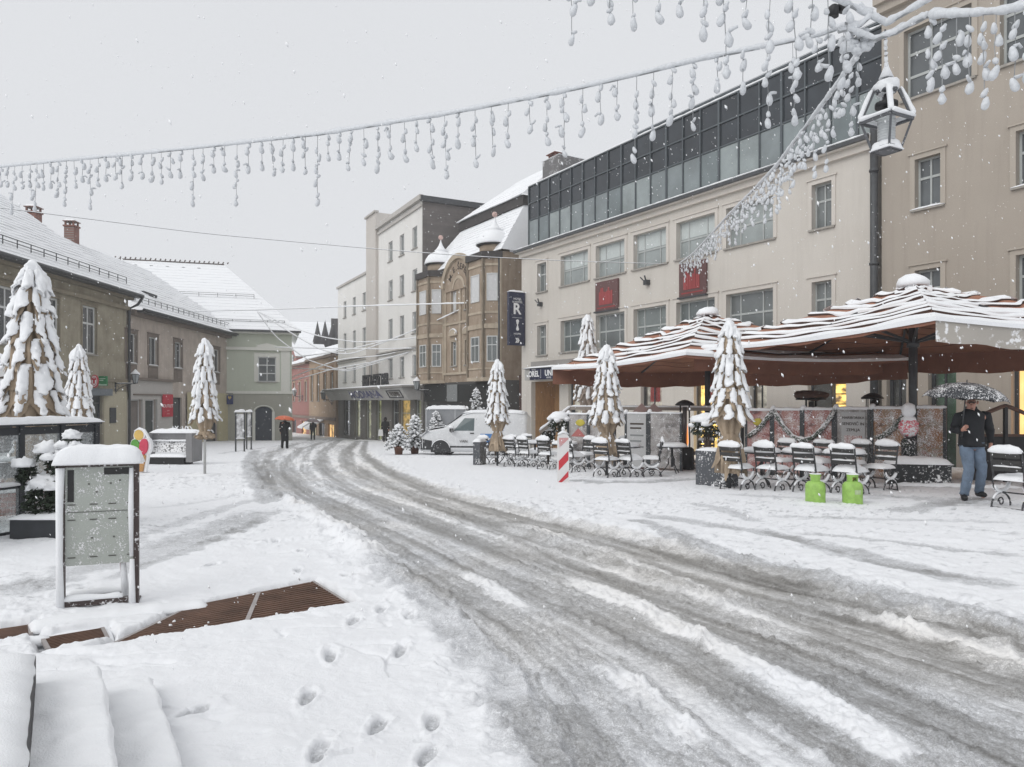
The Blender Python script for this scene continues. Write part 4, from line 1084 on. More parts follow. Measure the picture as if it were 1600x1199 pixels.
# ------------------------------------------------------------------ green house
GRE = plaster('sage_render', (.555, .59, .495), (.78, .78, .76), .25, .25, .4); GRE_T = plaster('sage_trim', (.74, .74, .68), (.8, .8, .8), .2, .2)
GRE_B = plaster('sage_base', (.40, .395, .34), (.75, .75, .75), .3, .3)
fg = Fac((PX(362, 62.3), 62.3), (.95, .31))
gh = thing('green_house', 'sage green corner house with one tall window and an arched dark door', 'building', (fg.o.x, fg.o.y, 0), fg.rz)
GXE = fg.a(456); wx0, wx1 = fg.a(403), fg.a(431.5); dx0, dx1 = fg.a(399), fg.a(425)
GT = 7.6
hG_ = [(wx0, wx1, fg.z(417, 597), fg.z(417, 558))]
wall('wall', GRE, gh, -7, GXE, 2.3, GT, hG_, .2, 14)
wall('base_wall', GRE_B, gh, -7, GXE+.04, -4, 2.3, [], .3, 14, y=-.06)
window(gh, hG_[0], .08, (.5,), (.33, .66), .09, FRAME_W, glass('green_glass', (.07, .08, .08)), sur=.3, surm=GRE_T, bar=.8)
mb = MB(); cx_ = (wx0+wx1)/2; zt_ = hG_[0][3]+.55; mb.prism([(cx_-1.15, zt_), (cx_+1.15, zt_), (cx_+.75, zt_+.45), (cx_, zt_+.62), (cx_-.75, zt_+.45)], -.16, 0.005); mb.build('pediment', GRE_T, gh)
mb = MB(); mb.box(-7, GXE+.06, -.14, .0, 2.28, 2.52); mb.box(-7, GXE+.1, -.2, .004, 6.0, 6.25); mb.box(fg.a(439), fg.a(453), -.07, 0.001, 2.52, 6.0); mb.box(-7, GXE+.35, -.5, 0.0, GT-.2, GT+.05); mb.build('cornice', GRE_T, gh)
dc = (dx0+dx1)/2; dw = (dx1-dx0)/2
mb = MB(); mb.prism([(dc-dw, -3.9), (dc+dw, -3.9)]+[(dc+dw*math.cos(R(t)), 0.75+dw*.62*math.sin(R(t))) for t in range(0, 181, 15)], -.09, -.075); do_ = mb.build('door', mat('blue_black_door', (.035, .042, .055), .5, .2), gh)
mb = MB(); pts = [Vector((dc+(dw+.12)*math.cos(R(t)), -.1, 0.75+(dw+.12)*.66*math.sin(R(t)))) for t in range(0, 181, 12)]
for a_, b_ in zip(pts[:-1], pts[1:]): mb.bar(a_, b_, .1, .2, up=(0, 1, 0))
mb.box(dc-dw-.22, dc-dw, -.14, -.062, -4, .75); mb.box(dc+dw, dc+dw+.22, -.14, -.062, -4, .75); mb.build('door_surround', GRE_T, gh)
mb = MB(); courses(mb, (-7.5, -.7, GT+.1), (GXE+.7, -.7, GT+.1), (GXE-6.0, 9.0, 14.7), (-14, 9.0, 14.7), 22, .03, 24, .03, 9)
mb.add([(GXE+.7, -.7, GT+.1), (GXE+.7, 16, GT+.1), (GXE-6.0, 9, 14.7)], [(0, 1, 2)]); mb.add([(-7.5, -.7, GT+.1), (-14, 9.0, 14.7), (-16, -.5, GT)], [(0, 1, 2)]); gr_ = mb.build('roof', SNOW, gh)
mb = MB(); mb.box(-7.5, GXE+.75, -.74, -.3, GT-.06, GT+.08); mb.build('gutter', GUTTER, gh)
mb = MB(); mb.tube([(-13.5, 9.0, 14.74), (GXE-6, 9, 14.74)], .06, 6)
for i in range(30): mb.bar((-13+i*.42, 8.95, 14.8), (-13+i*.42+.1, 8.9, 14.95), .08)
mb.build('ridge_cap', mat('ridge_tile', (.10, .075, .065), .8), gr_)
mb = MB()
for i in range(7):
    x = -11.5+i*1.35; mb.box(x, x+.26, 8.15, 8.4, 13.98, 14.16)
mb.build('roof_vent', GUTTER, gr_)
snow_guard(gr_, (-9, 3.6, 10.95), (fg.a(397, -3.6), 3.6, 10.95), .3, 1.4); snow_guard(gr_, (-7.0, .3, 8.4), (GXE-.6, .3, 8.4), .22, 1.4)
# ------------------------------------------------------------------ folded parasols under snow
FABRIC = mat('parasol_fabric', (.37, .29, .21), .85, .3, 3, bump=.3)
FABRIC2 = mat('parasol_fabric_grey', (.40, .33, .28), .85, .3, 3)
POLE_W = mat('pale_pole', (.45, .45, .44), .5, .1)

def tongue(mb, rnd, phi, z0, z1, r0, r1, half, thick, sag=.05, nu=8, nv=8, off=0.0, point=.35, seed=0):
    """a hanging fold: widening downwards, rounded across, hem drawn to a point"""
    fr_, bk = [], []
    for i in range(nv+1):
        v = i/nv
        for j in range(nu+1):
            u = 2*j/nu-1
            h = half*(.45+.55*v**.7)
            r = r0+(r1-r0)*v**1.25+sag*math.sin(v*math.pi)*.5
            r += -.075*u*u*(.3+.7*v)+off
            z = z0-(z0-z1)*v*(1-point*u*u*v+.28*v*noise.noise(Vector((phi*3+u*3.5, seed*2.1, 1.5))))
            a = phi+u*h
            n = noise.noise(Vector((a*2.5+seed, z*5, seed*1.7)))
            t = thick*(1-.55*u**4)*(.45+.9*math.sin(min(1, v*1.05+.1)*math.pi*.72))*(1+.9*n+.5*noise.noise(Vector((a*7, z*14, seed))))
            r += .02*n
            fr_.append(((r+t)*math.cos(a), (r+t)*math.sin(a), z+t*.25)); bk.append((r*math.cos(a), r*math.sin(a), z))
    N = (nu+1)*(nv+1); fs = []
    for i in range(nv):
        for j in range(nu):
            a = i*(nu+1)+j; q = (a, a+1, a+nu+2, a+nu+1)
            fs.append(q); fs.append(tuple(N+k for k in reversed(q)))
    per = list(range(nu+1))+[i*(nu+1)+nu for i in range(1, nv+1)]+[nv*(nu+1)+j for j in range(nu-1, -1, -1)]+[i*(nu+1) for i in range(nv-1, 0, -1)]
    for k in range(len(per)):
        a, b = per[k], per[(k+1) % len(per)]; fs.append((a, N+a, N+b, b))
    mb.add(fr_+bk, fs, True)

def folded_parasol(label, loc, H, wid, seed, tied=True, foot=False, lo=.55, fab=FABRIC, name='folded_parasol', cover=.78):
    rnd = random.Random(seed)
    t = thing(name, label, 'parasol', loc, rnd.uniform(0, 6), 'folded snowy parasols')
    k = wid/.48
    env = [(H-.10, .11), (H*.90, .19), (H*.80, .26), (H*.70, .31), (H*.60, .36), (H*.50, .405), (H*.42, .44)]
    mb = MB(); mb.tube([(0, 0, 0), (0, 0, H-.05)], .033, 8); mb.build('pole', POLE_W if foot else FRAME_D, t)
    if foot:
        mb = MB(); mb.snow_pad(-.42, .42, -.36, .36, -.02, .10, seed=seed); mb.build('snow_cover', SNOW, t)
        mb = MB(); mb.box(-.43, .43, -.37, .37, -.06, .0); mb.build('base_plate', mat('concrete_base', (.25, .24, .23), .9, .2), t)
    # folded cloth: pleated core, then tiers of pleated skirts with drifted snow on the crests
    core = MB(); ph = rnd.uniform(0, 6); tie = H*.33
    prof = [(.05, H-.06), (.09, H-.15), (.17*k, H*.86), (.25*k, H*.7), (.30*k, H*.55), (.28*k, H*.42), (.16*k, tie), (.24*k, tie-.18), (.30*k, max(lo+.1, tie-.42)), (.31*k, lo)]
    core.lathe(prof, 42, fn=lambda r, z, a: r*(1+.28*math.cos(7*a+ph+z*1.2)+.12*math.sin(13*a+z*3)))
    co = core.build('cloth', fab, t)
    fm, sn = MB(), MB(); NA, NV = 96, 12
    tiers = [(env[i][0]+.02, env[i][1]*k*.84, (env[i][0]-env[i+1][0])*rnd.uniform(1.15, 1.4), env[i+1][1]*k*1.0, 7 if i < 2 else rnd.choice((8, 9, 10))) for i in range(len(env)-1)]
    tiers.append((tie+.03, .17*k, tie-lo, .38*k, 9))
    for ti, (z0, r0, L, r1, nf) in enumerate(tiers):
        p0 = rnd.uniform(0, 6); sd = seed*7.3+ti*3.1; last = ti == len(tiers)-1
        def P(i, j, off=0.0):
            v = i/NV; a = 2*math.pi*j/NA
            ca = Vector((math.cos(a), math.sin(a), 0))
            n1 = noise.noise(ca*1.6+Vector((sd, 0, 0))); n2 = noise.noise(ca*5+Vector((0, sd, v*2.5)))
            f = math.cos(nf*a+p0+1.6*n1); f = f*.6+.4*abs(f)*f
            r = r0+(r1-r0)*v**1.15 + v*(.055*k+.03*k*n1)*f*(1.3 if v > .6 else 1) + .012*n2
            z = z0-L*v*(1-.16*v+.20*v*f+.38*v*n1+.22*v*n2)
            return ca*(r+off)+Vector((0, 0, z+off*.5)), f, n1, n2, v
        fm.add([P(i, j)[0] for i in range(NV+1) for j in range(NA)], [(i*NA+j, i*NA+(j+1) % NA, (i+1)*NA+(j+1) % NA, (i+1)*NA+j) for i in range(NV) for j in range(NA)], True)
        vm, vs, fs = {}, [], []
        def V(i, j):
            j %= NA
            if (i, j) not in vm:
                p, f, n1, n2, v = P(i, j); w = .012+.020*max(0, f)+.026*(n2+.3)*(.4+v)+.024*noise.noise(p*20)+.010*noise.noise(p*45)
                vm[(i, j)] = len(vs); vs.append(P(i, j, max(.008, w))[0])
            return vm[(i, j)]
        for i in range(NV):
            for j in range(NA):
                p, f, n1, n2, v = P(i+.5, j+.5); g = noise.noise(p*9+Vector((sd, 1, 2)))
                lim = (.08 if last else -.24)+(1-cover)*.9+max(0, .62-z0/H)*2.6
                if f+.75*g+.3*n1 > lim-.5*(1-v)+(.45 if last else 0) and v < .90+.35*g: fs.append((V(i, j), V(i, j+1), V(i+1, j+1), V(i+1, j)))
        sn.add(vs, fs, True)
    fm.build('pleats', fab, co)
    sh = sn.build('snow_cover', SNOW, t, fix=False)
    md = sh.modifiers.new('depth', 'SOLIDIFY'); md.thickness = .022; md.offset = -1
    cp = MB(); cp.blob((0, 0, H-.06), (.13*k, .125*k, .13), .22, 2.5, 14, 9, seed=seed, flatbot=.6)
    for j in range(6):
        phi = j*1.05+seed; tongue(cp, rnd, phi, H+.02, H-rnd.uniform(.22, .45), .03, .20*k, .62, .045, seed=j+seed)
    cp.build('snow_cap', SNOW, t)
    return t

def gpt(px, y): return (PX(px, y), y, gz(y))
folded_parasol('largest folded brown parasol behind the glass screen at the left, snow drooping from its tip', gpt(50, 9.9), 3.42, .375, 1)
folded_parasol('folded snowy parasol on the left terrace, behind the largest one and before the green sign', gpt(123, 19.5), 3.35, .325, 2)
folded_parasol('folded parasol on a white pole and square foot plate beside the snowy bench', gpt(320, 18.2), 3.35, .30, 3, foot=True, lo=.95)
folded_parasol('folded parasol bound with cord in front of the white van', gpt(777, 22.3), 3.2, .345, 4, lo=.5)
folded_parasol('folded parasol bound with cord between the striped beacon and the menu screen', gpt(948, 18.2), 3.2, .395, 5, lo=.4)
folded_parasol('folded parasol leaning over the snow capped bush before the food photo screens', gpt(1140, 14.3), 3.25, .375, 6, lo=.35)
folded_parasol('tall pale folded parasol rising behind the far open canopy', gpt(918, 27.5), 5.35, .48, 7, fab=FABRIC2, lo=.8, cover=.75)

# ------------------------------------------------------------------ big open parasols
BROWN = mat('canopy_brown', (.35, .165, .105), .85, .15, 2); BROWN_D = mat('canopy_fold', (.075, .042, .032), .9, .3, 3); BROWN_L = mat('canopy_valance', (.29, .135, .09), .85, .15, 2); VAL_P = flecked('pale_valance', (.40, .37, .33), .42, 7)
def open_parasol(label, F_, L_, ratio, ze, zp, seed, pale=True):
    F_, L_ = Vector((*F_, ze)), Vector((*L_, ze)); e1 = L_-F_; e2 = Vector((e1.y, -e1.x, 0))*ratio
    Rr, B_ = F_+e2, L_+e2; c = (F_+B_)/2
    t = thing('open_parasol', label, 'parasol', (c.x, c.y, gz(c.y)), 0, 'open terrace canopies')
    o = Vector((c.x, c.y, gz(c.y))); P = [F_-o, Rr-o, B_-o, L_-o]; top = Vector((0, 0, zp-gz(c.y)))
    mb = MB(); mb.tube([(0, 0, 0), (0, 0, top.z-.1)], .09, 10); mb.tube([(0, 0, top.z-1.35), (0, 0, top.z-1.2)], .13, 10); mb.build('pole', FRAME_D, t)
    mb = MB(); n = 10
    def surf(i, u, v, up=0.0):
        """v 0 eave .. 1 peak; the cloth sags between its ribs"""
        a, b = P[i], P[(i+1) % 4]; q = a.lerp(b, u).lerp(top, v)
        sag = .10*math.sin(math.pi*u)**1*(1-v)*1.0 + .07*math.sin(math.pi*v)*math.sin(math.pi*u)
        return q+Vector((0, 0, up-sag))
    for i in range(4):
        g = [[surf(i, j/n, v/6*.97) for j in range(n+1)] for v in range(7)]
        mb.rings(g, cap=False, smooth=True, closed=False)
    cn = mb.build('canopy', BROWN, t)
    for i in range(4):
        mb = MB(); a, b = P[i], P[(i+1) % 4]; out = (b-a).cross(Vector((0, 0, 1))).normalized()
        m_ = 24; g = []
        for k, d in enumerate(((0, .2, .42, .52), (0, .2, .42, .52), (0, .02, .05, .07), (0, .16, .30, .36))[(i+3) % 4] if i in (1, 2, 3) else ((0, .16, .30, .36) if pale else (0, .03, .06, .09))):
            g.append([surf(i, j/m_, 0)+Vector((0, 0, -d-.02*math.sin(j*1.3+i)*(k > 1)))+out*(.05*math.sin(j*.9+i*2)*d/.34) for j in range(m_+1)])
        mb.rings(g, cap=False, smooth=True, closed=False); v_ = mb.build('valance', VAL_P if i == 0 and pale else BROWN_L, cn)
    mb = MB()
    hub = Vector((0, 0, top.z-1.25))
    for i in range(4):
        for u in (0, .5):
            rib_e = surf(i, u, .02, -.03); mb.bar(rib_e, top-Vector((0, 0, .06)), .05); mid = rib_e.lerp(top-Vector((0, 0, .06)), .45); mb.bar(hub, mid, .05)
    mb.build('ribs', FRAME_D, t)
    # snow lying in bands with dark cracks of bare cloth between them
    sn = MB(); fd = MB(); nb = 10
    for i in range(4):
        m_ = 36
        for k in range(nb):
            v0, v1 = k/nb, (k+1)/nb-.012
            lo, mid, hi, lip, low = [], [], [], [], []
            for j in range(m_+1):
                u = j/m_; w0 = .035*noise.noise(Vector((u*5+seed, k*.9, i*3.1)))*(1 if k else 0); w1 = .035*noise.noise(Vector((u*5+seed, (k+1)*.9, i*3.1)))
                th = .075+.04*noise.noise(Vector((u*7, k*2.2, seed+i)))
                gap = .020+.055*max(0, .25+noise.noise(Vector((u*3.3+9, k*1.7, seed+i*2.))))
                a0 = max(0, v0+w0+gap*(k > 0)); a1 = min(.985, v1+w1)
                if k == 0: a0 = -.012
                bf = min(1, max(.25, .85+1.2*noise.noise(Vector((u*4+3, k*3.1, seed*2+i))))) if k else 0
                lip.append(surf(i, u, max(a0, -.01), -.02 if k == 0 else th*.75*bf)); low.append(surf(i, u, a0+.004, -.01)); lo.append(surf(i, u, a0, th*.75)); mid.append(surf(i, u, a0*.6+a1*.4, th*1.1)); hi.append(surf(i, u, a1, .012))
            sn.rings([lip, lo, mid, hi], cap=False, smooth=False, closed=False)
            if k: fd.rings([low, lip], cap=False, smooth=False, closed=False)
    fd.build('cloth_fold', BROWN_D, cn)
    sn.blob(top+Vector((0, 0, .04)), (.34, .34, .2), .15, seed=seed, flatbot=.3)
    sn.build('snow_cover', SNOW, t)
    return t, P, cn
pr, PP, cnr = open_parasol('huge brown square canopy with banded snow at the right, above the man with the umbrella', (PX(1462, 11.7), 11.7), (PX(1085, 18.6), 18.6), .90, 2.92, 4.14, 1)
pl_, _, _ = open_parasol('second brown square canopy with banded snow, the farther one nearer the hotel sign', (PX(1072, 17.4), 17.4), (PX(864, 25.2), 25.2), .82, 2.74, 4.25, 2, False)

# ------------------------------------------------------------------ slatted garden chairs and tables
SLAT = flecked('dark_slat', (.035, .034, .033), .14, 30); IRON = flecked('iron_frame', (.035, .036, .04), .22, 40, rough=.45)
def make_chair(name, label, sd=0):
    t = thing(name, label, 'chair')
    for s in (-1, 1):
        x = s*.225; mb = MB()
        up = [(x, .245, .90), (x, .215, .72), (x, .18, .52), (x, .165, .44)]
        loop = [(x, .18+.0, .52)]+[(x, .0+.20*math.cos(R(a))-.0, .455+.19*math.sin(R(a))) for a in range(-10, -181, -17)]+[(x, -.2, .47)]
        mb.tube(up, .016, 6); mb.tube(loop, .016, 6)
        mb.tube([(x, .23*math.cos(R(a)), .26*math.sin(R(a))**.8) for a in range(0, 181, 15)], .016, 6)
        cur = [(x, .07*math.cos(R(a))*(1-a/700), .12+.07*math.sin(R(a))*(1-a/700)) for a in range(0, 420, 30)]
        mb.tube(cur, .011, 5)
        fr = mb.build('side_frame', IRON, t)
        sn = MB(); sn.snow_strip([(x, .0+.20*math.cos(R(a)), .452+.19*math.sin(R(a))) for a in range(-25, -166, -14)], .06, .045, seed=s); sn.snow_strip([(x, .23*math.cos(R(a)), .262*math.sin(R(a))**.8) for a in range(35, 150, 15)], .035, .022, seed=s+3); sn.build('snow_cover', SNOW, fr)
    mb = MB()
    for k in range(6): mb.box(-.215, .215, -.2+k*.064, -.2+k*.064+.05, .455, .477)
    se = mb.build('seat', SLAT, t)
    sn = MB(); sn.snow_pad(-.22, .22, -.215, .19, .472, .088-.018*(sd == 1)+.02*(sd == 2), 10, 8, .45, .012, seed=1+sd*3); sn.build('snow_cover', SNOW, se)
    mb = MB()
    for k, (z, h) in enumerate(((.60, .065), (.70, .065), (.80, .085))):
        y = .2+.055*(z-.6)/.25
        mb.add([Vector(p) for p in ((-.215,y,z),(.215,y,z),(.215,y+.02,z),(-.215,y+.02,z),(-.215,y+.018,z+h),(.215,y+.018,z+h),(.215,y+.038,z+h),(-.215,y+.038,z+h))], [(0,3,2,1),(4,5,6,7),(0,1,5,4),(1,2,6,5),(2,3,7,6),(3,0,4,7)])
    ba = mb.build('backrest', SLAT, t)
    sn = MB(); sn.snow_strip([(-.235, .262, .89), (.235, .262, .89)], .085, .085-.02*(sd == 2)+.015*(sd == 1), .5, 3+sd*4, .04, 8); sn.snow_strip([(-.2, .215, .665), (.2, .215, .665)], .04, .025, .6, 5, .05); sn.build('snow_cover', SNOW, ba)
    mb = MB(); mb.bar((-.22, .0, .265), (.22, 0, .265), .02); mb.build('stretcher', IRON, t); mb = MB(); mb.bar((-.22, .2, .05), (.22, .2, .05), .02); mb.build('stretcher', IRON, t)
    return t
HV = math.atan2(.525, .851)               # heading towards the cream building
first = [make_chair('garden_chair', 'x', i) for i in range(3)]
def chair(px, py, head, label, snowscale=1.0):
    """head: direction the sitter would face, degrees from +x; the model faces local -y"""
    CHN[0] += 1; o = first.pop(0) if first else copy_tree(CH0[(CHN[0]*7+CHN[0]//3) % 3])
    o['label'] = label; o['group'] = 'snow covered garden chairs on the terrace'
    p = G(px, py); o.location = (p.x, p.y, p.z-.01); o.rotation_euler = (0, 0, R(head+90))
    return o
CH0 = list(first); CHN = [0]
ft, bk = 32, 212
chairs = [
 (1152,768,ft+6,'snowy slatted chair next to the tall grey planter, facing the cream building'),
 (1207,770,ft,'snowy slatted chair, second from the tall grey planter in the front row'),
 (1268,774,ft-2,'snowy slatted chair standing behind the left green gas bottle'),
 (1328,777,ft+3,'snowy slatted chair standing behind the right green gas bottle'),
 (1218,752,bk,'snow buried chair facing the street, below the first food photo screen'),
 (1278,755,bk+8,'snow buried chair facing the street, below the garland screen post'),
 (1332,758,bk-6,'snow buried chair facing the street, below the sandwich menu poster'),
 (1374,768,bk,'snow buried chair facing the street, next to the flat black planter box'),
 (1588,798,ft-8,'snowy slatted chair cut by the right edge, beside the walking man'),
 (948,748,ft+10,'snowy slatted chair just right of the striped beacon'),
 (985,748,ft+2,'snowy slatted chair, second one right of the striped beacon'),
 (1018,746,bk-40,'dark chair seen edge on between the striped beacon and the tall grey planter'),
 (965,732,bk,'snow buried chair across the table from the two beside the beacon'),
 (912,736,bk+10,'snow buried chair directly behind the striped beacon'),
 (896,740,ft,'snow heaped chair half hidden by the striped beacon'),
 (764,727,ft+14,'snowy slatted chair beside the dark slab planter by the van'),
 (804,731,ft+12,'snowy slatted chair in front of the cord bound parasol by the van'),
 (826,732,ft+6,'snowy slatted chair, third from the van end of the row'),
 (857,735,ft+16,'snowy slatted chair, left neighbour of the striped beacon'),
 (792,722,bk+12,'snow buried chair against the van side, first table'),
 (842,724,bk,'snow buried chair against the van rear, second table'),
 (818,717,bk+30,'snow buried chair with rounded back below the blue van lettering'),
 (852,715,bk+20,'snow buried chair with rounded back behind the van row'),
 (1098,736,100,'chair left almost bare of snow under the canopy by the patio heater'),
]
for c in chairs: chair(*c)

def make_table(label, r=.36):
    t = thing('cafe_table', label, 'table')
    mb = MB(); mb.lathe([(r, .70), (r+.01, .715), (r, .73)], 24); tp = mb.build('tabletop', IRON, t)
    sn = MB(); sn.lathe([(r+.012, .728), (r+.02, .76), (r*.97, .80), (r*.8, .822), (r*.4, .83), (.01, .832)], 24, fn=lambda q, z, a: q*(1+.03*math.sin(3*a+z*9))); sn.build('snow_cover', SNOW, tp)
    mb = MB(); mb.tube([(0, 0, .2), (0, 0, .7)], .03, 8); cl = mb.build('column', IRON, t)
    for k in range(3):
        a = k*2.094; ca, sa = math.cos(a), math.sin(a)
        mb = MB(); mb.tube([(ca*d, sa*d, z) for d, z in ((.02, .5), (.10, .40), (.09, .28), (.17, .16), (.30, .02), (.34, .0))], .014, 6); mb.build('leg', IRON, t)
    return t
T0 = make_table('snow topped round cafe table between the chairs right of the beacon')
tabs = [(978, 742, None), (1190, 762, 'snow topped round cafe table nearest the tall grey planter'), (1252, 764, 'snow topped round cafe table behind the left green gas bottle'), (1320, 768, 'snow topped round cafe table behind the right green gas bottle'),
        (792, 727, 'snow topped round cafe table by the dark slab planter'), (836, 729, 'snow topped round cafe table in front of the van rear wheel'), (882, 733, 'snow topped round cafe table behind the beacon'),
        (1050, 742, 'round cafe table with thin legs left of the tall grey planter')]
for i, (px, py, lb) in enumerate(tabs):
    o = T0 if i == 0 else copy_tree(T0)
    o['group'] = 'cafe tables on the terrace'
    if lb: o['label'] = lb
    p = G(px, py); o.location = p; o.rotation_euler = (0, 0, i*.7)

# ------------------------------------------------------------------ gas bottles
GREEN = mat('green_enamel', (.30, .50, .115), .5, .22, 9, bump=.25, bscale=30)
def gas(px, py, rz, lb):
    p = G(px, py); t = thing('gas_bottle', lb, 'gas bottle', (p.x, p.y, p.z-.01), rz, 'green gas bottles')
    mb = MB(); mb.lathe([(.125, 0), (.15, .02), (.152, .07), (.15, .12), (.152, .2), (.152, .30), (.145, .345), (.115, .38), (.06, .395), (.05, .40)], 28); mb.build('bottle', GREEN, t)
    mb = MB(); n = 24
    rr = []
    for r, z0 in ((.088, 0), (.078, 0)):
        pass
    for a0, a1 in ((-60, 60), (120, 240)):
        g = []
        for k in range(9):
            a = R(a0+(a1-a0)*k/8); g.append([Vector((q*math.cos(a), q*math.sin(a), z)) for q, z in ((.08, .385), (.083, .455), (.083, .50), (.074, .50), (.074, .455), (.071, .385))])
        mb.rings(g, True, False)
    for z0, z1 in ((.47, .505),):
        g = []
        for k in range(25):
            a = R(k*15); g.append([Vector((q*math.cos(a), q*math.sin(a), z)) for q, z in ((.085, z0), (.085, z1), (.073, z1), (.073, z0))])
        mb.rings(g, False, False)
    mb.build('collar', GREEN, t)
    mb = MB(); mb.tube([(0, 0, .39), (0, 0, .45)], .022, 8); mb.tube([(0, 0, .43), (.05, 0, .43)], .014, 8); mb.build('valve', mat('brass', (.4, .3, .12), .4, metal=.8), t)
    mb = MB(); mb.snow_strip([(.16*math.cos(a*.5), .16*math.sin(a*.5), .0) for a in range(13)], .07, .03, .5, px); mb.snow_strip([(.079*math.cos(R(a)), .079*math.sin(R(a)), .503) for a in range(0, 361, 20)], .03, .012, .5, px, .02); mb.build('snow_cover', SNOW, t)
    mb = MB(); mb.box(-.05, .05, -.1535, -.150, .2, .27); mb.build('label_plate', mat('faded_label', (.42, .52, .30), .6, .2, 20), t)
gas(1274, 789, 1.2, 'lime green gas bottle with open collar, the left one of the pair in the snow')
gas(1332, 790, .1, 'lime green gas bottle with closed collar turned to us, the right one of the pair')

# ------------------------------------------------------------------ striped beacon
p = G(880, 757); bc = thing('road_beacon', 'red and white striped road beacon stuck in the snow', 'beacon', p, R(6))
BW = mat('beacon_white', (.72, .71, .70), .5, .04); BR = mat('beacon_red', (.55, .045, .06), .45, .1); BRP = flecked('beacon_faded', (.60, .30, .30), .45, 60)
HB, WB = 1.10, .125
mb = MB(); body = [(-WB, 0), (WB, 0), (WB, HB-.10)]+[(WB*math.cos(R(a)), HB-.10+.09*math.sin(R(a))) for a in range(15, 166, 15)]+[(-WB, HB-.10)]
mb.prism(body, -.03, .03); mb.build('panel', BW, bc, bevel=.012)
def stripe(za, zb, m):
    x0, x1 = -WB+.022, WB-.018; s_ = MB(); s_.prism([(x0, za), (x1, za+.22), (x1, zb+.22), (x0, zb)], -.034, -.031); s_.build('stripe', m, bc)
stripe(.30, .50, BR)
s_ = MB(); s_.prism([(-WB+.022, .01), (-WB+.04, .01), (WB-.018, .16), (WB-.018, .29), (-WB+.022, .06)], -.034, -.031); s_.build('stripe', BR, bc)
s_ = MB(); s_.prism([(-WB+.03, .78), (WB-.02, .97), (WB-.02, 1.0), (-WB+.03, 1.0)], -.034, -.031); s_.build('stripe', BRP, bc)
mb = MB(); mb.snow_strip([(-.11, 0, HB-.03), (0, 0, HB+.015), (.11, 0, HB-.03)], .1, .05, .2); mb.blob((0, 0, HB+.07), (.035, .035, .06), .1); mb.build('snow_cover', SNOW, bc)
mb = MB(); mb.box(-.42, .1, -.26, -.02, -.02, .035); mb.build('foot_plate', mat('rubber', (.06, .06, .06), .8), bc, bevel=.02)

# ------------------------------------------------------------------ planters on the right
PLG = flecked('planter_grey', (.075, .08, .09), .36, 26); PLK = flecked('planter_black', (.018, .02, .022), .40, 22)
p = G(1120, 762); pt = thing('tall_planter', 'tall grey slate planter speckled with snow next to the front row of chairs', 'planter', p, f1.rz+R(10))
mb = MB(); mb.box(-.36, .36, -.22, .22, 0, .76); mb.build('trough', PLG, pt, bevel=.01)
mb = MB(); mb.snow_pad(-.36, .36, -.22, .22, .76, .05); mb.build('snow_cover', SNOW, pt)
p = G(1433, 762); pt = thing('low_planter', 'flat black planter box with thick snow near the walking man', 'planter', p, R(-14))
mb = MB(); mb.box(-.56, .56, -.25, .25, .02, .50); mb.build('trough', PLK, pt, bevel=.01)
mb = MB(); mb.snow_pad(-.58, .58, -.27, .27, .50, .13, 14, 6, seed=3); mb.build('snow_cover', SNOW, pt)
mb = MB(); mb.box(-.7, 1.9, -.35, .4, -.06, .025); bs = mb.build('plinth', mat('dark_deck', (.06, .055, .05), .7), pt)
mb = MB(); mb.snow_pad(-.7, 1.9, -.37, -.24, .025, .11, 20, 3, seed=6); mb.build('snow_cover', SNOW, bs)
p = G(1553, 752); pt = thing('black_planter', 'black planter box with snow on top behind the walking man, right of the flat one', 'planter', p, R(-14))
mb = MB(); mb.box(-.45, .35, -.25, .25, .02, .56); mb.build('trough', PLK, pt, bevel=.01)
mb = MB(); mb.snow_pad(-.45, .35, -.25, .25, .56, .13, seed=8); mb.build('snow_cover', SNOW, pt)
p = G(757, 729); pt = thing('slab_planter', 'dark grey slab planter at the van end of the chairs', 'planter', (p.x-.15, p.y, p.z), R(-20))
mb = MB(); mb.box(-.12, .12, -.25, .25, 0, .78); mb.build('trough', PLG, pt, bevel=.01)
mb = MB(); mb.snow_pad(-.12, .12, -.25, .25, .78, .09, seed=2); mb.build('snow_cover', SNOW, pt)

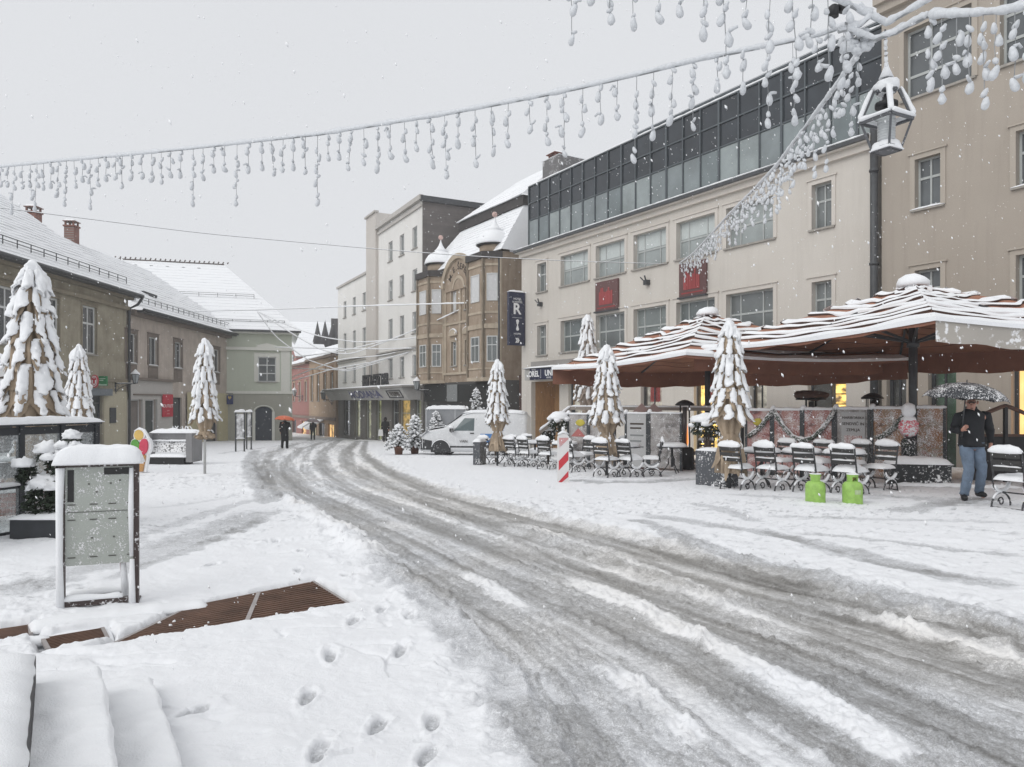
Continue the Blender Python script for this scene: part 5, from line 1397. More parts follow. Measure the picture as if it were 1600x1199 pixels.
LEAF = mat('dark_leaf', (.022, .034, .018), .6, .5, 8); TWIG = mat('bare_twig', (.09, .065, .05), .8, .3)
def leaves(mb, c, rad, n, rnd, s=.05, up=.4):
    for _ in range(n):
        d = Vector((rnd.gauss(0, 1), rnd.gauss(0, 1), rnd.gauss(0, 1))).normalized()*rnd.uniform(.55, 1.0)
        q = Vector((c[0]+d.x*rad[0], c[1]+d.y*rad[1], c[2]+d.z*rad[2]))
        a = Vector((rnd.gauss(0, 1), rnd.gauss(0, 1), rnd.gauss(up, .6))).normalized(); b = a.cross(Vector((rnd.random(), rnd.random(), rnd.random()))).normalized()
        L = s*rnd.uniform(.7, 1.5); w_ = L*.35
        mb.add([q-a*L, q+b*w_, q+a*L, q-b*w_], [(0, 1, 2, 3)])
def snowy_bush(name, label, loc, rad, h, seed, trunk=.0, caps=6, snowfrac=.55):
    rnd = random.Random(seed); t = thing(name, label, 'shrub', loc)
    cz = h-rad[2]
    mb = MB(); leaves(mb, (0, 0, cz-.05), rad, 420, rnd, .05); fo_ = mb.build('foliage', LEAF, t)
    mb = MB()
    for k in range(9):
        a = rnd.uniform(0, 6.28); q = rad[0]*.7*rnd.random(); mb.tube([(q*.25*math.cos(a), q*.25*math.sin(a), trunk*0), (q*math.cos(a), q*math.sin(a), cz)], .014, 5)
    mb.build('stem', TWIG, t)
    mb = MB(); mb.blob((0, 0, cz+rad[2]*.45), (rad[0]*1.02, rad[1]*1.02, rad[2]*.75), .16, 2.2, 18, 10, seed=seed, flatbot=.15)
    for k in range(caps):
        a = k*6.28/caps+rnd.uniform(-.3, .3); q = .85; s = rnd.uniform(.25, .4)
        mb.blob((rad[0]*q*math.cos(a), rad[1]*q*math.sin(a), cz+rad[2]*rnd.uniform(.05, .5)), (rad[0]*s, rad[1]*s, rad[2]*s*.8), .25, seed=k, nu=9, nv=6)
    for k in range(40):
        a = rnd.uniform(0, 6.28); q = rnd.uniform(.6, 1.0); mb.blob((rad[0]*q*math.cos(a), rad[1]*q*math.sin(a), cz+rad[2]*rnd.uniform(-.7, .2)), rnd.uniform(.012, .03), .3, nu=6, nv=4, seed=k)
    mb.build('snow_cover', SNOW, t)
    return t
p = G(1108, 752); snowy_bush('snowy_shrub', 'round bush under a thick dome of snow in front of the patio heater', (p.x, p.y, p.z), (.43, .36, .24), 1.50, 3)
p = G(876, 733); snowy_bush('snowy_shrub', 'drooping snow laden bush at the end of the menu screens behind the beacon', (p.x, p.y+.6, p.z), (.34, .3, .26), 1.62, 5)
p = G(775, 726); snowy_bush('snowy_shrub', 'snow laden little tree in the slab planter before the van door', (p.x-.0, p.y+.4, p.z), (.36, .3, .2), 1.62, 6)
p = G(872, 728); snowy_bush('snowy_shrub', 'loose grey twiggy shrub left of the beacon top', (p.x-.3, p.y+.3, p.z), (.26, .24, .22), 1.25, 8, caps=3)

# ------------------------------------------------------------------ printed windbreak screens
def food_print(name, cols, cover, scale=5):
    m, nt, b = _new(name)
    v = _map(nt); n1 = _noise(nt, scale, 3, .5, v, .8); n2 = _noise(nt, 70, 3, .6, v); n3 = _noise(nt, 6, 3, .5, v)
    c = _ramp(nt, n1.outputs['Fac'], [(.28+.44*i/(len(cols)-1), c_) for i, c_ in enumerate(cols)])
    f = _ramp(nt, _mix(nt, .35, n2.outputs['Fac'], n3.outputs['Fac']), [(.62-.25*cover, 0.), (.70-.25*cover, 1.)])
    nt.links.new(_mix(nt, f, c, (.8, .8, .82)), b.inputs['Base Color']); b.inputs['Roughness'].default_value = .35
    return m
PR1 = food_print('food_print_pink', [(.10, .06, .06), (.30, .10, .09), (.42, .24, .22), (.50, .40, .37), (.30, .14, .12)], .30, 3.2)
PR2 = food_print('food_print_red', [(.14, .06, .05), (.36, .13, .11), (.45, .28, .24), (.34, .16, .12)], .48, 4)
PR3 = food_print('food_print_grey', [(.10, .10, .10), (.22, .20, .19), (.40, .38, .37), (.28, .24, .22)], .32, 2.6)
PR4 = food_print('food_print_burger', [(.10, .05, .03), (.34, .16, .07), (.30, .26, .20), (.40, .20, .16)], .52, 4)
PAPER = flecked('menu_paper', (.46, .46, .46), .20, 50); POST = flecked('screen_post', (.04, .045, .05), .26, 50)
GARL = flecked('fir_garland', (.05, .07, .05), .58, 30)
def screen(label, A, B, h, m, cap=.07, posts=True, poster=None):
    A, B = Vector(A), Vector(B); L = (B-A).length; rz = math.atan2(B.y-A.y, B.x-A.x)
    t = thing('printed_screen', label, 'screen', (A.x, A.y, gz(A.y)), rz, 'printed terrace screens')
    mb = MB(); mb.box(.03, L-.02, -.008, .008, .12, h-.02); pn = mb.build('panel', m, t)
    for x in (0.0, L-.03) if posts else (0.,):
        mb = MB(); mb.box(x-.03, x+.03, -.03, .03, 0, h); mb.build('post', POST, t)
    mb = MB(); mb.snow_strip([(0, 0, h-.01), (L, 0, h-.01)], .07, cap, .5, L, .06); mb.blob((0, 0, h+.03), (.07, .06, .07), .2); mb.build('snow_cover', SNOW, t)
    return t, pn, L
def gp2(px, y): return (PX(px, y), y, 0)
SY0, SY1 = 18.6, 15.6
def scy(px): return SY0+(SY1-SY0)*(px-1165)/(1480-1165)
right = [(1166, 1207, PR1, 'pink food photo screen with a yellow spot, behind the cord bound parasol by the bush'), (1208, 1254, PR2, 'pink food photo screen left of the middle garland, second from the bush'), (1255, 1304, PR2, 'pink food photo screen right of the middle garland, under the drooping green swag'),
         (1306, 1360, PR3, 'screen carrying the grey sandwich menu poster'), (1363, 1421, PR4, 'burger photo screen between the menu poster and the pink pompom post'), (1422, 1479, PR4, 'half snowed burger photo screen beside the walking man')]
for a, b, m_, lb in right:
    t, pn, L = screen(lb, gp2(a, scy(a)), gp2(b, scy(b)), 1.66, m_)
    if a == 1306:
        mb = MB(); mb.box(L*.18, L*.86, -.03, -.012, .25, 1.58); po = mb.build('poster', PAPER, pn)
        for s_, z_, q_ in (('MARIBORSKA', 1.45, .085), ('SENDVIČ IN', 1.31, .095), ('ZEMLJA', 1.17, .095)): text(s_, q_, LET_D, po, face_m(L*.52, -.034, z_), sx=.95)
        for z_, m2 in ((.68, PR2), (.30, PR4)): mb = MB(); mb.box(L*.26, L*.78, -.034, -.031, z_, z_+.36); mb.build('food_photo', m2, po)
    if a == 1166:
        mb = MB(); mb.blob((L*.45, -.02, 1.36), (.11, .012, .09), .2); mb.build('yellow_spot', mat('yellow_print', (.5, .42, .06), .5), pn)
for a, b, c_, lb in ((1170, 1208, 720, 'short snow crusted fir garland on the first pink screen'), (1210, 1303, 722, 'long snow crusted fir garland swag across two pink screens'), (1372, 1420, 716, 'snow crusted fir garland on the burger screen leading to the pink pompom')):
    A, B = W(a, 643, scy(a)-.06), W(b, 642, scy(b)-.06); t = thing('fir_garland', lb, 'garland', A, 0, 'fir garlands on the screens')
    pts = []
    for k in range(17):
        u = k/16; q = A.lerp(B, u)-A
        q.z = (0.0 if a != 1170 and a != 1372 else -1.0*(1-u)**1.3*.62) + u*(B.z-A.z) - (.70*(1-(2*u-1)**2) if a == 1210 else .12*math.sin(u*3.14))
        pts.append(q)
    mb = MB(); mb.tube(pts, [.05+.012*math.sin(i*2.2) for i in range(17)], 8); rg = random.Random(a)
    for q in pts: leaves(mb, q, (.07, .05, .07), 10, rg, .035)
    mb.build('garland', GARL, t)
    mb = MB(); mb.snow_strip([q+Vector((0, 0, .03)) for q in pts], .075, .04, .7, a, .04); mb.build('snow_cover', SNOW, t)
SX0, SX1 = 22.0, 19.6
def scy2(px): return SX0+(SX1-SX0)*(px-885)/(1070-885)
for a, b, m_, lb in ((888, 920, PR3, 'grey printed screen with yellow sun picture, first behind the beacon'), (921, 962, PR3, 'grey printed screen hidden behind the cord bound parasol'), (978, 1013, PAPER, 'pale menu board screen right of the cord bound parasol'), (1015, 1066, PR3, 'grey printed landscape screen next to the patio heater')):
    t, pn, L = screen(lb, gp2(a, scy2(a)), gp2(b, scy2(b)), 1.62, m_, .05)
    if m_ is PAPER:
        for i, z_ in enumerate((1.3, 1.18, .98, .82, .66)): mb = MB(); mb.box(L*.2, L*(.8-.1*(i % 2)), -.014, -.0085, z_, z_+.045); mb.build('print_line', LET_D if i < 2 else MATS['grey_panel'], pn)
    if a == 888:
        mb = MB(); mb.blob((L*.6, -.012, 1.36), (.16, .01, .1), .1); mb.build('yellow_spot', MATS['yellow_print'], pn)
        mb = MB(); mb.prism([(.1, .95), (L-.1, .95), (L*.5, 1.2)], -.014, -.009); mb.build('red_print', mat('pale_red_print', (.42, .14, .13), .5), pn)
# horizontal rail and little roof behind them
A, B = W(892, 638, 23.5), W(1166, 640, 20.5); t = thing('terrace_rail', 'pale horizontal rail on posts behind the menu screens', 'rail', (A.x, A.y, 0))
mb = MB(); mb.bar((0, 0, A.z), B-A+Vector((0, 0, A.z)), .12, .1); mb.build('rail', plaster('rail_beige', (.34, .30, .27)), t)
for k in (0.02, .35, .68, .98):
    q = (B-A)*k; mb = MB(); mb.box(q.x-.04, q.x+.04, q.y-.04, q.y+.04, gz(A.y+q.y), A.z-.05); mb.build('post', FRAME_D, t)
mb = MB(); mb.bar((0.02, 0, A.z), (-1.0, -.3, A.z-.75), .10); mb.build('brace', MATS['rail_beige'], t)
mb = MB(); mb.snow_strip([(0, 0, A.z+.05), B-A+Vector((0, 0, A.z+.05))], .13, .05, .4); mb.snow_strip([(0.0, 0, A.z+.06), (-1.0, -.3, A.z-.69)], .12, .06, .4); mb.build('snow_cover', SNOW, t)
# red kiosk-like crib roof
p = W(1012, 640, 21.2); t = thing('crib_roof', 'small red and pink gabled crib roof peeking over the menu screens', 'decoration', (p.x, p.y, gz(p.y)))
zz = p.z-gz(p.y)
mb = MB(); mb.bar((-.42, 0, zz-.4), (0, 0, zz), .5, .05, up=(0, 1, 0)); mb.bar((.42, 0, zz-.4), (0, 0, zz), .5, .05, up=(0, 1, 0)); mb.build('roof', plaster('crib_pink', (.42, .30, .28)), t)
mb = MB(); mb.prism([(-.32, zz-.42), (.32, zz-.42), (0, zz-.08)], -.1, .1); mb.box(-.3, .3, -.1, .1, 0, zz-.42); mb.build('gable', mat('crib_red', (.18, .03, .03), .6), t)

# ------------------------------------------------------------------ patio heaters
FLAME = mat('flame', (.5, .12, .03), .5); FLAME.node_tree.nodes['Principled BSDF'].inputs['Emission Color'].default_value = (1, .28, .06, 1); FLAME.node_tree.nodes['Principled BSDF'].inputs['Emission Strength'].default_value = 1.5
BLK = mat('black_heater', (.02, .02, .022), .5, .3); CLOTH = mat('brown_cover', (.15, .09, .07), .9, .3)
for px, y, top_, wdt, lb, lit, clo in ((1070, 20.6, 625, .27, 'black patio heater with glowing flame left of the snow domed bush', True, False), (1267, 20.0, 616, .40, 'patio heater wrapped on top with a brown cover, behind the garland screens', False, True), (1363, 18.8, 614, .27, 'plain black patio heater top above the menu poster', False, False)):
    b0 = gz(y); H_ = W(px, top_, y).z-b0; t = thing('patio_heater', lb, 'heater', (PX(px, y), y, b0), 0, 'patio heaters')
    mb = MB(); mb.lathe([(.26, 0), (.26, .6), (.2, .66)], 12); mb.build('base', BLK, t)
    for k in range(4):
        a = k*1.571+.5; mb = MB(); mb.tube([(.19*math.cos(a), .19*math.sin(a), .6), (.17*math.cos(a), .17*math.sin(a), H_-.14)], .014, 6); mb.build('upright', BLK, t)
    mb = MB(); mb.tube([(0, 0, .6), (0, 0, H_-.2)], .06, 10); mb.build('tube', mat('heater_tube', (.10, .09, .09), .3, spec=.6), t)
    mb = MB(); mb.lathe([(wdt*.95, H_-.16), (wdt, H_-.13), (wdt*.7, H_-.06), (wdt*.3, H_-.01), (.02, H_)], 18); mb.build('hood', BLK, t)
    if clo:
        mb = MB(); mb.blob((0, 0, H_-.04), (wdt*1.08, wdt*1.0, .14), .25, 3, 18, 8); mb.build('cover', CLOTH, t)
    if lit:
        mb = MB(); rnd = random.Random(4)
        for k in range(4):
            a = rnd.uniform(0, 6); mb.lathe([(.0, .7), (.022, .8), (.014, 1.0), (.0, 1.15+.25*rnd.random())], 6, (.09*math.cos(a), .09*math.sin(a), 0))
        mb.build('flame', FLAME, t)
# pink pompom post
p = gpt(1420, 15.4); t = thing('pompom_post', 'black post with fir wreath, pink pompom and white snow ball on top', 'decoration', p)
mb = MB(); mb.lathe([(.14, .05), (.14, .95), (.1, 1.0)], 14); mb.build('post', PLK, t)
mb = MB(); rnd = random.Random(2); leaves(mb, (-.06, -.06, .75), (.14, .1, .28), 90, rnd, .05); mb.build('foliage', flecked('snowy_fir', (.02, .035, .02), .42, 30), t)
mb = MB(); mb.blob((0, 0, 1.24), (.19, .18, .22), .14, 5, 16, 10); mb.build('pompom', flecked('pink_pompom', (.70, .16, .20), .62, 26), t)
mb = MB(); mb.blob((0, 0, 1.58), (.14, .13, .16), .12, 3); mb.blob((0, 0, 1.4), (.15, .14, .07), .2); mb.build('snow_cover', SNOW, t)
# rope stanchion and dark counter at the right edge
p = gpt(1555, 16.5); t = thing('dark_counter', 'low black terrace wall behind the walking man at the right edge', 'counter', p, R(-8))
mb = MB(); mb.box(-.55, 2.4, -.06, .06, 0, 1.02); mb.build('panel', BLK, t)
mb = MB(); mb.box(-.6, 2.4, -.12, .12, 1.02, 1.07); mb.build('ledge', CLOTH, t)
p = gpt(1571, 15.9); t = thing('rope_post', 'dark post with drooping rope before the lit shop at the right edge', 'post', p)
mb = MB(); mb.box(-.035, .035, -.035, .035, 0, 1.72); mb.build('post', BLK, t)
for s in (-1, 1):
    mb = MB(); mb.tube([(s*k*.11, 0, 1.69-.035*k**1.15) for k in range(9)], .045, 8); mb.build('rope', CLOTH, t)
# ------------------------------------------------------------------ entrance steps, swept gratings, notice board
U = Vector((-.525, .851, 0)); V = Vector((.851, .525, 0))
st = thing('entrance_steps', 'three wide entrance steps deep in fresh snow at the bottom left corner', 'steps', (0, 0, 0), f1.rz+R(180))
def loc_uv(u, v): return U*u + V*v
for z, v1, u1, w_ in ((.19, .40, 4.12, .30), (.35, .165, 3.92, .30), (.51, -.06, 3.76, 1.6)):
    # local x runs along -U, so write it straight in world axes
    M_ = Matrix(((U.x, V.x, 0, 0), (U.y, V.y, 0, 0), (0, 0, 1, 0), (0, 0, 0, 1)))
    M_ = st.matrix_basis.inverted() @ M_ if False else Matrix.Rotation(-(f1.rz+R(180)), 4, 'Z') @ M_
    mb = MB(); mb.box(1.2, u1, v1-w_, v1-.02, -.1, z, M_); so_ = mb.build('step', plaster('step_stone', (.10, .10, .105)) if 'step_stone' not in MATS else MATS['step_stone'], st)
    mb = MB(); mb.snow_pad(1.2, u1+.02, v1-w_-.02, v1+(.012 if z < .5 else -.022), z-.0, .042, 170, 24, .40, .0, seed=z, M=M_, sq=26); mb.build('snow_cover', SNOW, so_)
MATB = mat('brown_grating', (.115, .062, .040), .75, .35, 5); ALU = mat('alu_edge', (.34, .31, .30), .5, .2)
def grating(label, quad, div=()):
    a, b, c, d = [Vector((x, y, gz(y)+.022)) for x, y in quad]        # near-left, near-right, far-right, far-left
    o = a.copy(); t = thing('door_grating', label, 'grating', o, 0, 'brown door gratings')
    mb = MB(); mb.add([p-o-Vector((0, 0, .012)) for p in (a, b, c, d)], [(0, 1, 2, 3)]); mb.build('tray', mat('grating_tray', (.035, .022, .017), .8), t)
    n = max(8, int((d-a).length/.06)); mb = MB()
    for i in range(n):
        v = (i+.5)/n; p, q = a.lerp(d, v)-o, b.lerp(c, v)-o
        mb.bar(p, q, (d-a).length/n*.55, .02)
    mb.build('slat', MATB, t)
    mb = MB()
    for p, q in ((a, d), (b, c)): mb.bar(p-o, q-o, .022, .024)
    for k in div: mb.bar(a.lerp(b, k)-o, d.lerp(c, k)-o, .03, .026)
    mb.build('frame', ALU, t)
    return t
grating('long brown slatted door grating swept clear of snow, ending right of the notice board', MAT1, (.52,))
mb = MB(); rnd = random.Random(31)
for k in range(24):
    u_, v_ = rnd.random(), rnd.random()**2; p_ = Vector((*MAT1[0], 0)).lerp(Vector((*MAT1[1], 0)), u_).lerp(Vector((*MAT1[3], 0)).lerp(Vector((*MAT1[2], 0)), u_), v_ if k % 3 else 1-v_); mb.blob((p_.x, p_.y, gz(p_.y)+.03), rnd.choice((.005, .006, .008, .013)), .35, nu=7, nv=4, seed=k)
tag(mb.build('snow_crumbs', SNOW), kind='stuff')
grating('short brown slatted grating piece beside the top entrance step', MAT2)
grating('brown slatted grating piece running off the left edge behind the steps', MAT3)
mb = MB(); a_, b_ = G(46, 990), G(322, 950)
mb.snow_strip([a_+Vector((0, 0, .02)), a_.lerp(b_, .3)+Vector((0, .03, .03)), a_.lerp(b_, .7)+Vector((0, .0, .025)), b_+Vector((0, 0, .005))], .24, .05, .35, 2, .03, 12)
a_, b_ = G(76, 998), G(175, 985); mb.snow_strip([a_, b_], .07, .025, .4, 3, .03, 9); a_, b_ = G(172, 1006), G(166, 986); mb.snow_strip([a_, b_], .06, .022, .4, 3, .03, 9)
a_, b_ = G(-60, 1018), G(80, 1003); mb.snow_strip([a_, b_], .1, .05, .3, 4, .03, 9)
tag(mb.build('snow_bank', SNOW), kind='stuff')

A, B = G(97, 961), G(213, 951); Lb = (B-A).length; nb = thing('notice_board', 'free standing notice board with a grey green panel and a thick snow cap', 'notice board', (A.x, A.y, A.z-.01), math.atan2(B.y-A.y, B.x-A.x))
BRN = flecked('brown_frame', (.055, .038, .035), .30, 45); PANEL = flecked('grey_green_panel', (.40, .425, .39), .36, 95, rough=.45, soft=.03); BLK2 = flecked('black_strip', (.02, .02, .02), .2, 60)
zt = 1.075; zb = .355
mb = MB(); mb.box(-.018, .018, -.02, .03, 0, zt+.03); mb.build('post', BRN, nb, bevel=.004); mb = MB(); mb.box(Lb-.018, Lb+.018, -.02, .03, 0, zt+.03); mb.build('post', BRN, nb, bevel=.004)
mb = MB(); mb.box(.02, Lb-.02, -.015, .02, zt-.01, zt+.03); mb.build('top_rail', BRN, nb)
mb = MB(); mb.box(.02, Lb-.02, -.006, .008, zb, zt-.012); pn = mb.build('panel', PANEL, nb)
mb = MB(); mb.box(.035, .075, -.009, -.0065, zt-.26, zt-.03); mb.build('black_strip', BLK2, pn)
mb = MB(); mb.box(Lb*.56, Lb-.03, -.009, -.0065, zt-.07, zt-.02); mb.build('black_strip', BLK2, pn)
mb = MB(); mb.box(Lb-.05, Lb-.03, -.009, -.0065, zt-.22, zt-.09); mb.build('black_strip', BLK2, pn)
mb = MB(); mb.bar((.03, -.008, zb+.385), (Lb-.03, -.008, zb+.385), .004, .004)
for z_ in (zb+.055, zb+.325, zb+.435):
    for x_ in (.06, .2, .32, .44): mb.box(x_-.025, x_+.025, -.009, -.0065, z_, z_+.008)
for x_, z_ in ((.17, .58), (.31, .58), (.22, .52), (.37, .60), (.19, .19), (.33, .19)): mb.box(x_-.006, x_+.006, -.009, -.0065, zb+z_, zb+z_+.012)
mb.build('slot', mat('slot_dark', (.10, .10, .09), .6), pn)
mb = MB(); mb.bar((0, 0, .085), (Lb, 0, .085), .04); mb.bar((0, .16, .09), (Lb, .16, .09), .04); mb.bar((0, 0, .05), (0, .16, .05), .03); mb.bar((Lb, 0, .05), (Lb, .16, .05), .03); mb.build('base_frame', BRN, nb)
mb = MB(); mb.bar((Lb*.80, .02, zb+.06), (Lb*.82, .15, .05), .034); mb.build('strut', mat('red_strut', (.22, .03, .03), .5), nb)
mb = MB(); mb.snow_pad(-.035, Lb+.03, -.06, .075, zt+.02, .125, 26, 10, .18, .015, seed=5, sq=6); mb.build('snow_cover', SNOW, nb)
mb = MB()
mb.snow_strip([(0, 0, .108), (Lb*.82, 0, .108)], .05, .035, .3, 1, .03, 8); mb.snow_strip([(0, .16, .113), (Lb*.85, .16, .113)], .05, .035, .3, 2, .03, 8)
mb.tube([(-.008, -.02, .02), (-.012, -.025, .4), (-.012, -.026, .8), (-.008, -.02, 1.06)], [.028, .022, .024, .03], 8); mb.tube([(Lb-.026, -.018, .02), (Lb-.026, -.02, .38)], [.026, .016], 8)
mb.tube([(Lb-.03, -.014, .4), (Lb-.034, -.016, .75), (Lb-.03, -.012, 1.05)], [.014, .02, .016], 8); mb.tube([(Lb*.805, .035, zb+.0), (Lb*.82, .14, .07)], [.02, .03], 8)
mb.blob((0, 0, .02), (.06, .05, .045), .25); mb.build('snow_crust', SNOW, nb)

# ------------------------------------------------------------------ left terrace: glass screen, shrub in tub
P0 = Vector((PX(32, 8.6), 8.6, 0)); dv = Vector((.32, 1, 0)).normalized(); wb = thing('glass_windbreak', 'glass windbreak in dark frames with a thick snow rail at the left', 'windbreak', (P0.x, P0.y, gz(8.6)), math.atan2(dv.y, dv.x))
def tpx(px):
    k = (px-CX)/F; return (k*P0.y-P0.x)/(dv.x-k*dv.y)
xs_ = [-2.4, 0.0, tpx(96), tpx(149)]; HT = 1.28
PF = flecked('windbreak_frame', (.022, .025, .03), .16, 55); CG = clear_glass('windbreak_glass', dirt=.55)
for x in xs_: mb = MB(); mb.box(x-.03, x+.03, -.035, .035, 0, HT); mb.build('post', PF, wb)
for a, b in zip(xs_[:-1], xs_[1:]):
    mb = MB(); mb.box(a+.03, b-.03, -.02, .02, .03, .07); mb.box(a+.03, b-.03, -.02, .02, HT-.1, HT-.01); mb.box(a+.03, b-.03, -.015, .015, .56, .60); fr_ = mb.build('frame', PF, wb)
    mb = MB(); mb.box(a+.03, b-.03, -.004, .004, .07, HT-.1); mb.build('glass_pane', CG, fr_)
mb = MB(); mb.box(xs_[0]-.05, xs_[-1]+.06, -.05, .05, HT, HT+.035); mb.build('top_rail', PF, wb)
mb = MB(); mb.snow_pad(xs_[0]-.05, xs_[-1]+.07, -.06, .06, HT+.035, .075, 60, 6, .25, .012, seed=3, sq=6); mb.snow_strip([(xs_[0], -.03, .6), (-.04, -.03, .6)], .05, .04, .3); mb.build('snow_cover', SNOW, wb)
# folding chair and table behind the glass
p = (PX(8, 9.3), 9.3, gz(9.3)); t = thing('folding_chair', 'folding slatted chair seen through the left glass screen', 'chair', p, R(40))
mb = MB()
for s in (-.2, .2): mb.bar((s, -.2, 0), (s, .2, .82), .03); mb.bar((s, .2, 0), (s, -.2, .45), .03)
mb.build('frame', IRON, t)
mb = MB()
for k in range(5): mb.box(-.2, .2, -.2+k*.08, -.14+k*.08, .44, .46)
mb.build('seat', SLAT, t)
mb = MB(); mb.box(-.2, .2, .15, .17, .6, .8); mb.build('backrest', SLAT, t); mb = MB(); mb.snow_pad(-.2, .2, -.2, .18, .46, .07); mb.snow_strip([(-.2, .2, .82), (.2, .2, .82)], .05, .05); mb.build('snow_cover', SNOW, t)
p = (PX(-22, 9.9), 9.9, gz(9.9)); t = thing('brick_oven', 'low brick counter seen through the left glass screen', 'counter', p, R(10))
mb = MB(); mb.box(-.5, .6, 0, .5, 0, .75); mb.build('brickwork', BRICK, t); mb = MB(); mb.snow_pad(-.5, .6, 0, .5, .75, .08); mb.build('snow_cover', SNOW, t)
py_ = 8.32; p = (PX(66, py_), py_, gz(py_)); t = thing('tub_shrub', 'evergreen shrub bowed under snow clumps in a dark tub by the glass screen', 'shrub', p)
TUBM = mat('dark_tub', (.035, .038, .043), .6, .2)
mb = MB(); mb.box(-.24, .36, -.2, .2, 0, .27); mb.v = [(x*(1+.0*z), y, z) for x, y, z in mb.v]; mb.build('tub', TUBM, t, bevel=.015)
rnd = random.Random(5)
mb = MB(); leaves(mb, (.02, 0, .42), (.23, .18, .2), 700, rnd, .035); leaves(mb, (.16, .03, .75), (.14, .12, .26), 320, rnd, .035); leaves(mb, (-.18, .03, .7), (.10, .1, .16), 160, rnd, .03); leaves(mb, (.30, .05, .95), (.12, .1, .12), 130, rnd, .03); [leaves(mb, (x_, .0, z_-r_*.55), (r_*.95, r_*.8, r_*.6), 110, rnd, .03) for x_, z_, r_ in ((.04, .62, .17), (.16, .60, .12), (-.17, .86, .115), (-.22, .76, .09), (.06, 1.02, .135), (.13, .93, .09), (.33, 1.17, .10), (.40, 1.05, .085), (.27, 1.06, .085), (.34, 1.0, .09))]; mb.build('foliage', LEAF, t)
mb = MB()
for tx_, tz_ in ((-.18, .8), (.05, .95), (.16, .9), (.3, 1.1)): mb.tube([(tx_*.2, 0, .25), (tx_*.7, .02, tz_*.6), (tx_, .03, tz_)], .012, 5)
mb.build('stem', TWIG, t)
mb = MB()
for x_, z_, r_ in ((.04, .62, .17), (.16, .60, .12), (-.1, .58, .09), (-.17, .86, .115), (.06, 1.02, .135), (.13, .93, .09), (.33, 1.17, .10), (.40, 1.05, .085), (.27, 1.06, .085), (.34, 1.0, .09), (.42, .95, .06), (.24, .98, .07)):
    mb.blob((x_, -.03+.05*math.sin(x_*40), z_), (r_, r_*.8, r_*.72), .36, 3.2, 18, 11, seed=x_*10+z_, flatbot=.35)
mb.snow_pad(-.24, .36, -.2, .2, .27, .05); mb.build('snow_cover', SNOW, t)

# ------------------------------------------------------------------ ice cream board, bench, stands
p = G(219, 741); s_ = p.y/F; t = thing('ice_cream_board', 'cut out ice cream cone board with yellow, green and red scoops', 'sign', p, R(-8))
def el(cx, cz, rx, rz_, n=20, rot=0): return [((cx+rx*math.cos(2*math.pi*k/n)*math.cos(rot)-rz_*math.sin(2*math.pi*k/n)*math.sin(rot)), (cz+rx*math.cos(2*math.pi*k/n)*math.sin(rot)+rz_*math.sin(2*math.pi*k/n)*math.cos(rot))) for k in range(n)]
pxs = s_
def zz_(y): return (741-y)*pxs
def xx_(x): return (x-219)*pxs
for nm, poly, m_, y_ in (('yellow_scoop', el(xx_(217.5), zz_(680), 8*pxs, 8*pxs), mat('scoop_yellow', (.62, .42, .12), .5, .1), 0), ('green_scoop', el(xx_(212.5), zz_(697), 7.2*pxs, 10.5*pxs, rot=.25), mat('scoop_green', (.10, .30, .05), .5, .15), -.02), ('red_scoop', el(xx_(226.5), zz_(698), 7*pxs, 12.5*pxs, rot=-.12), mat('scoop_red', (.55, .055, .10), .5, .1), -.03),
                        ('cone', [(xx_(222), zz_(708)), (xx_(229.5), zz_(712)), (xx_(224.5), zz_(737)), (xx_(215.5), zz_(737)), (xx_(217), zz_(718))], mat('wafer', (.45, .24, .09), .6, .3, 30), -.01)):
    mb = MB(); mb.prism(poly, y_-.03, .04); mb.build(nm, m_, t)
mb = MB(); mb.prism(el(xx_(217.8), zz_(680.5), 9.6*pxs, 10*pxs), -.015, .10); mb.prism(el(xx_(211.5), zz_(697), 8.4*pxs, 11.5*pxs, rot=.25), -.01, .10); mb.prism(el(xx_(229), zz_(698), 8.5*pxs, 14*pxs, rot=-.12), -.01, .10); mb.prism([(xx_(224), zz_(705)), (xx_(233), zz_(708)), (xx_(228.5), zz_(738)), (xx_(217), zz_(738))], .0, .09)
mb.snow_strip([(xx_(209.5), .02, zz_(674)), (xx_(217), .02, zz_(670.5)), (xx_(225), .02, zz_(673)), (xx_(232), .02, zz_(684)), (xx_(236), .02, zz_(694))], .12, .04); mb.build('snow_rim', SNOW, t)
mb = MB(); mb.box(-.12, .22, -.1, .25, -.02, .03); mb.build('foot', TUBM, t)
p = G(262, 727); t = thing('snowy_bench', 'grey park bench with snow on its back, seat and arm panel', 'bench', p, R(-4)); q = p.y/F
BG = plaster('bench_grey', (.27, .27, .275)); BGF = flecked('bench_back', (.10, .10, .10), .80, 22)
x0, x1 = (231-262)*q, (299-262)*q; zq = lambda y: (727-y)*q
for xa, xb in ((x1, (308.5-262)*q), (x0-.06, x0)): mb = MB(); mb.box(xa, xb, -.3, .38, .12, zq(677)); mb.build('side_panel', BG, t)
mb = MB(); mb.box(x0, x1, .28, .34, zq(689), zq(678)); mb.build('top_rail', BG, t)
mb = MB(); mb.add([(x0, .05, zq(707)), (x1, .05, zq(707)), (x1, .26, zq(689)), (x0, .26, zq(689)), (x0, .1, zq(707)), (x1, .1, zq(707)), (x1, .31, zq(689)), (x0, .31, zq(689))], [(0,1,2,3),(7,6,5,4),(0,4,5,1),(1,5,6,2),(2,6,7,3),(3,7,4,0)]); mb.build('backrest', BGF, t)
mb = MB(); mb.box(x0, x1, -.3, .1, zq(713)-.05, zq(713)); mb.build('seat', SLAT, t)
mb = MB(); mb.box(x0, x1-.08, -.26, .3, 0, zq(713)-.051); mb.build('base', mat('bench_base', (.02, .02, .02), .6, .4), t)
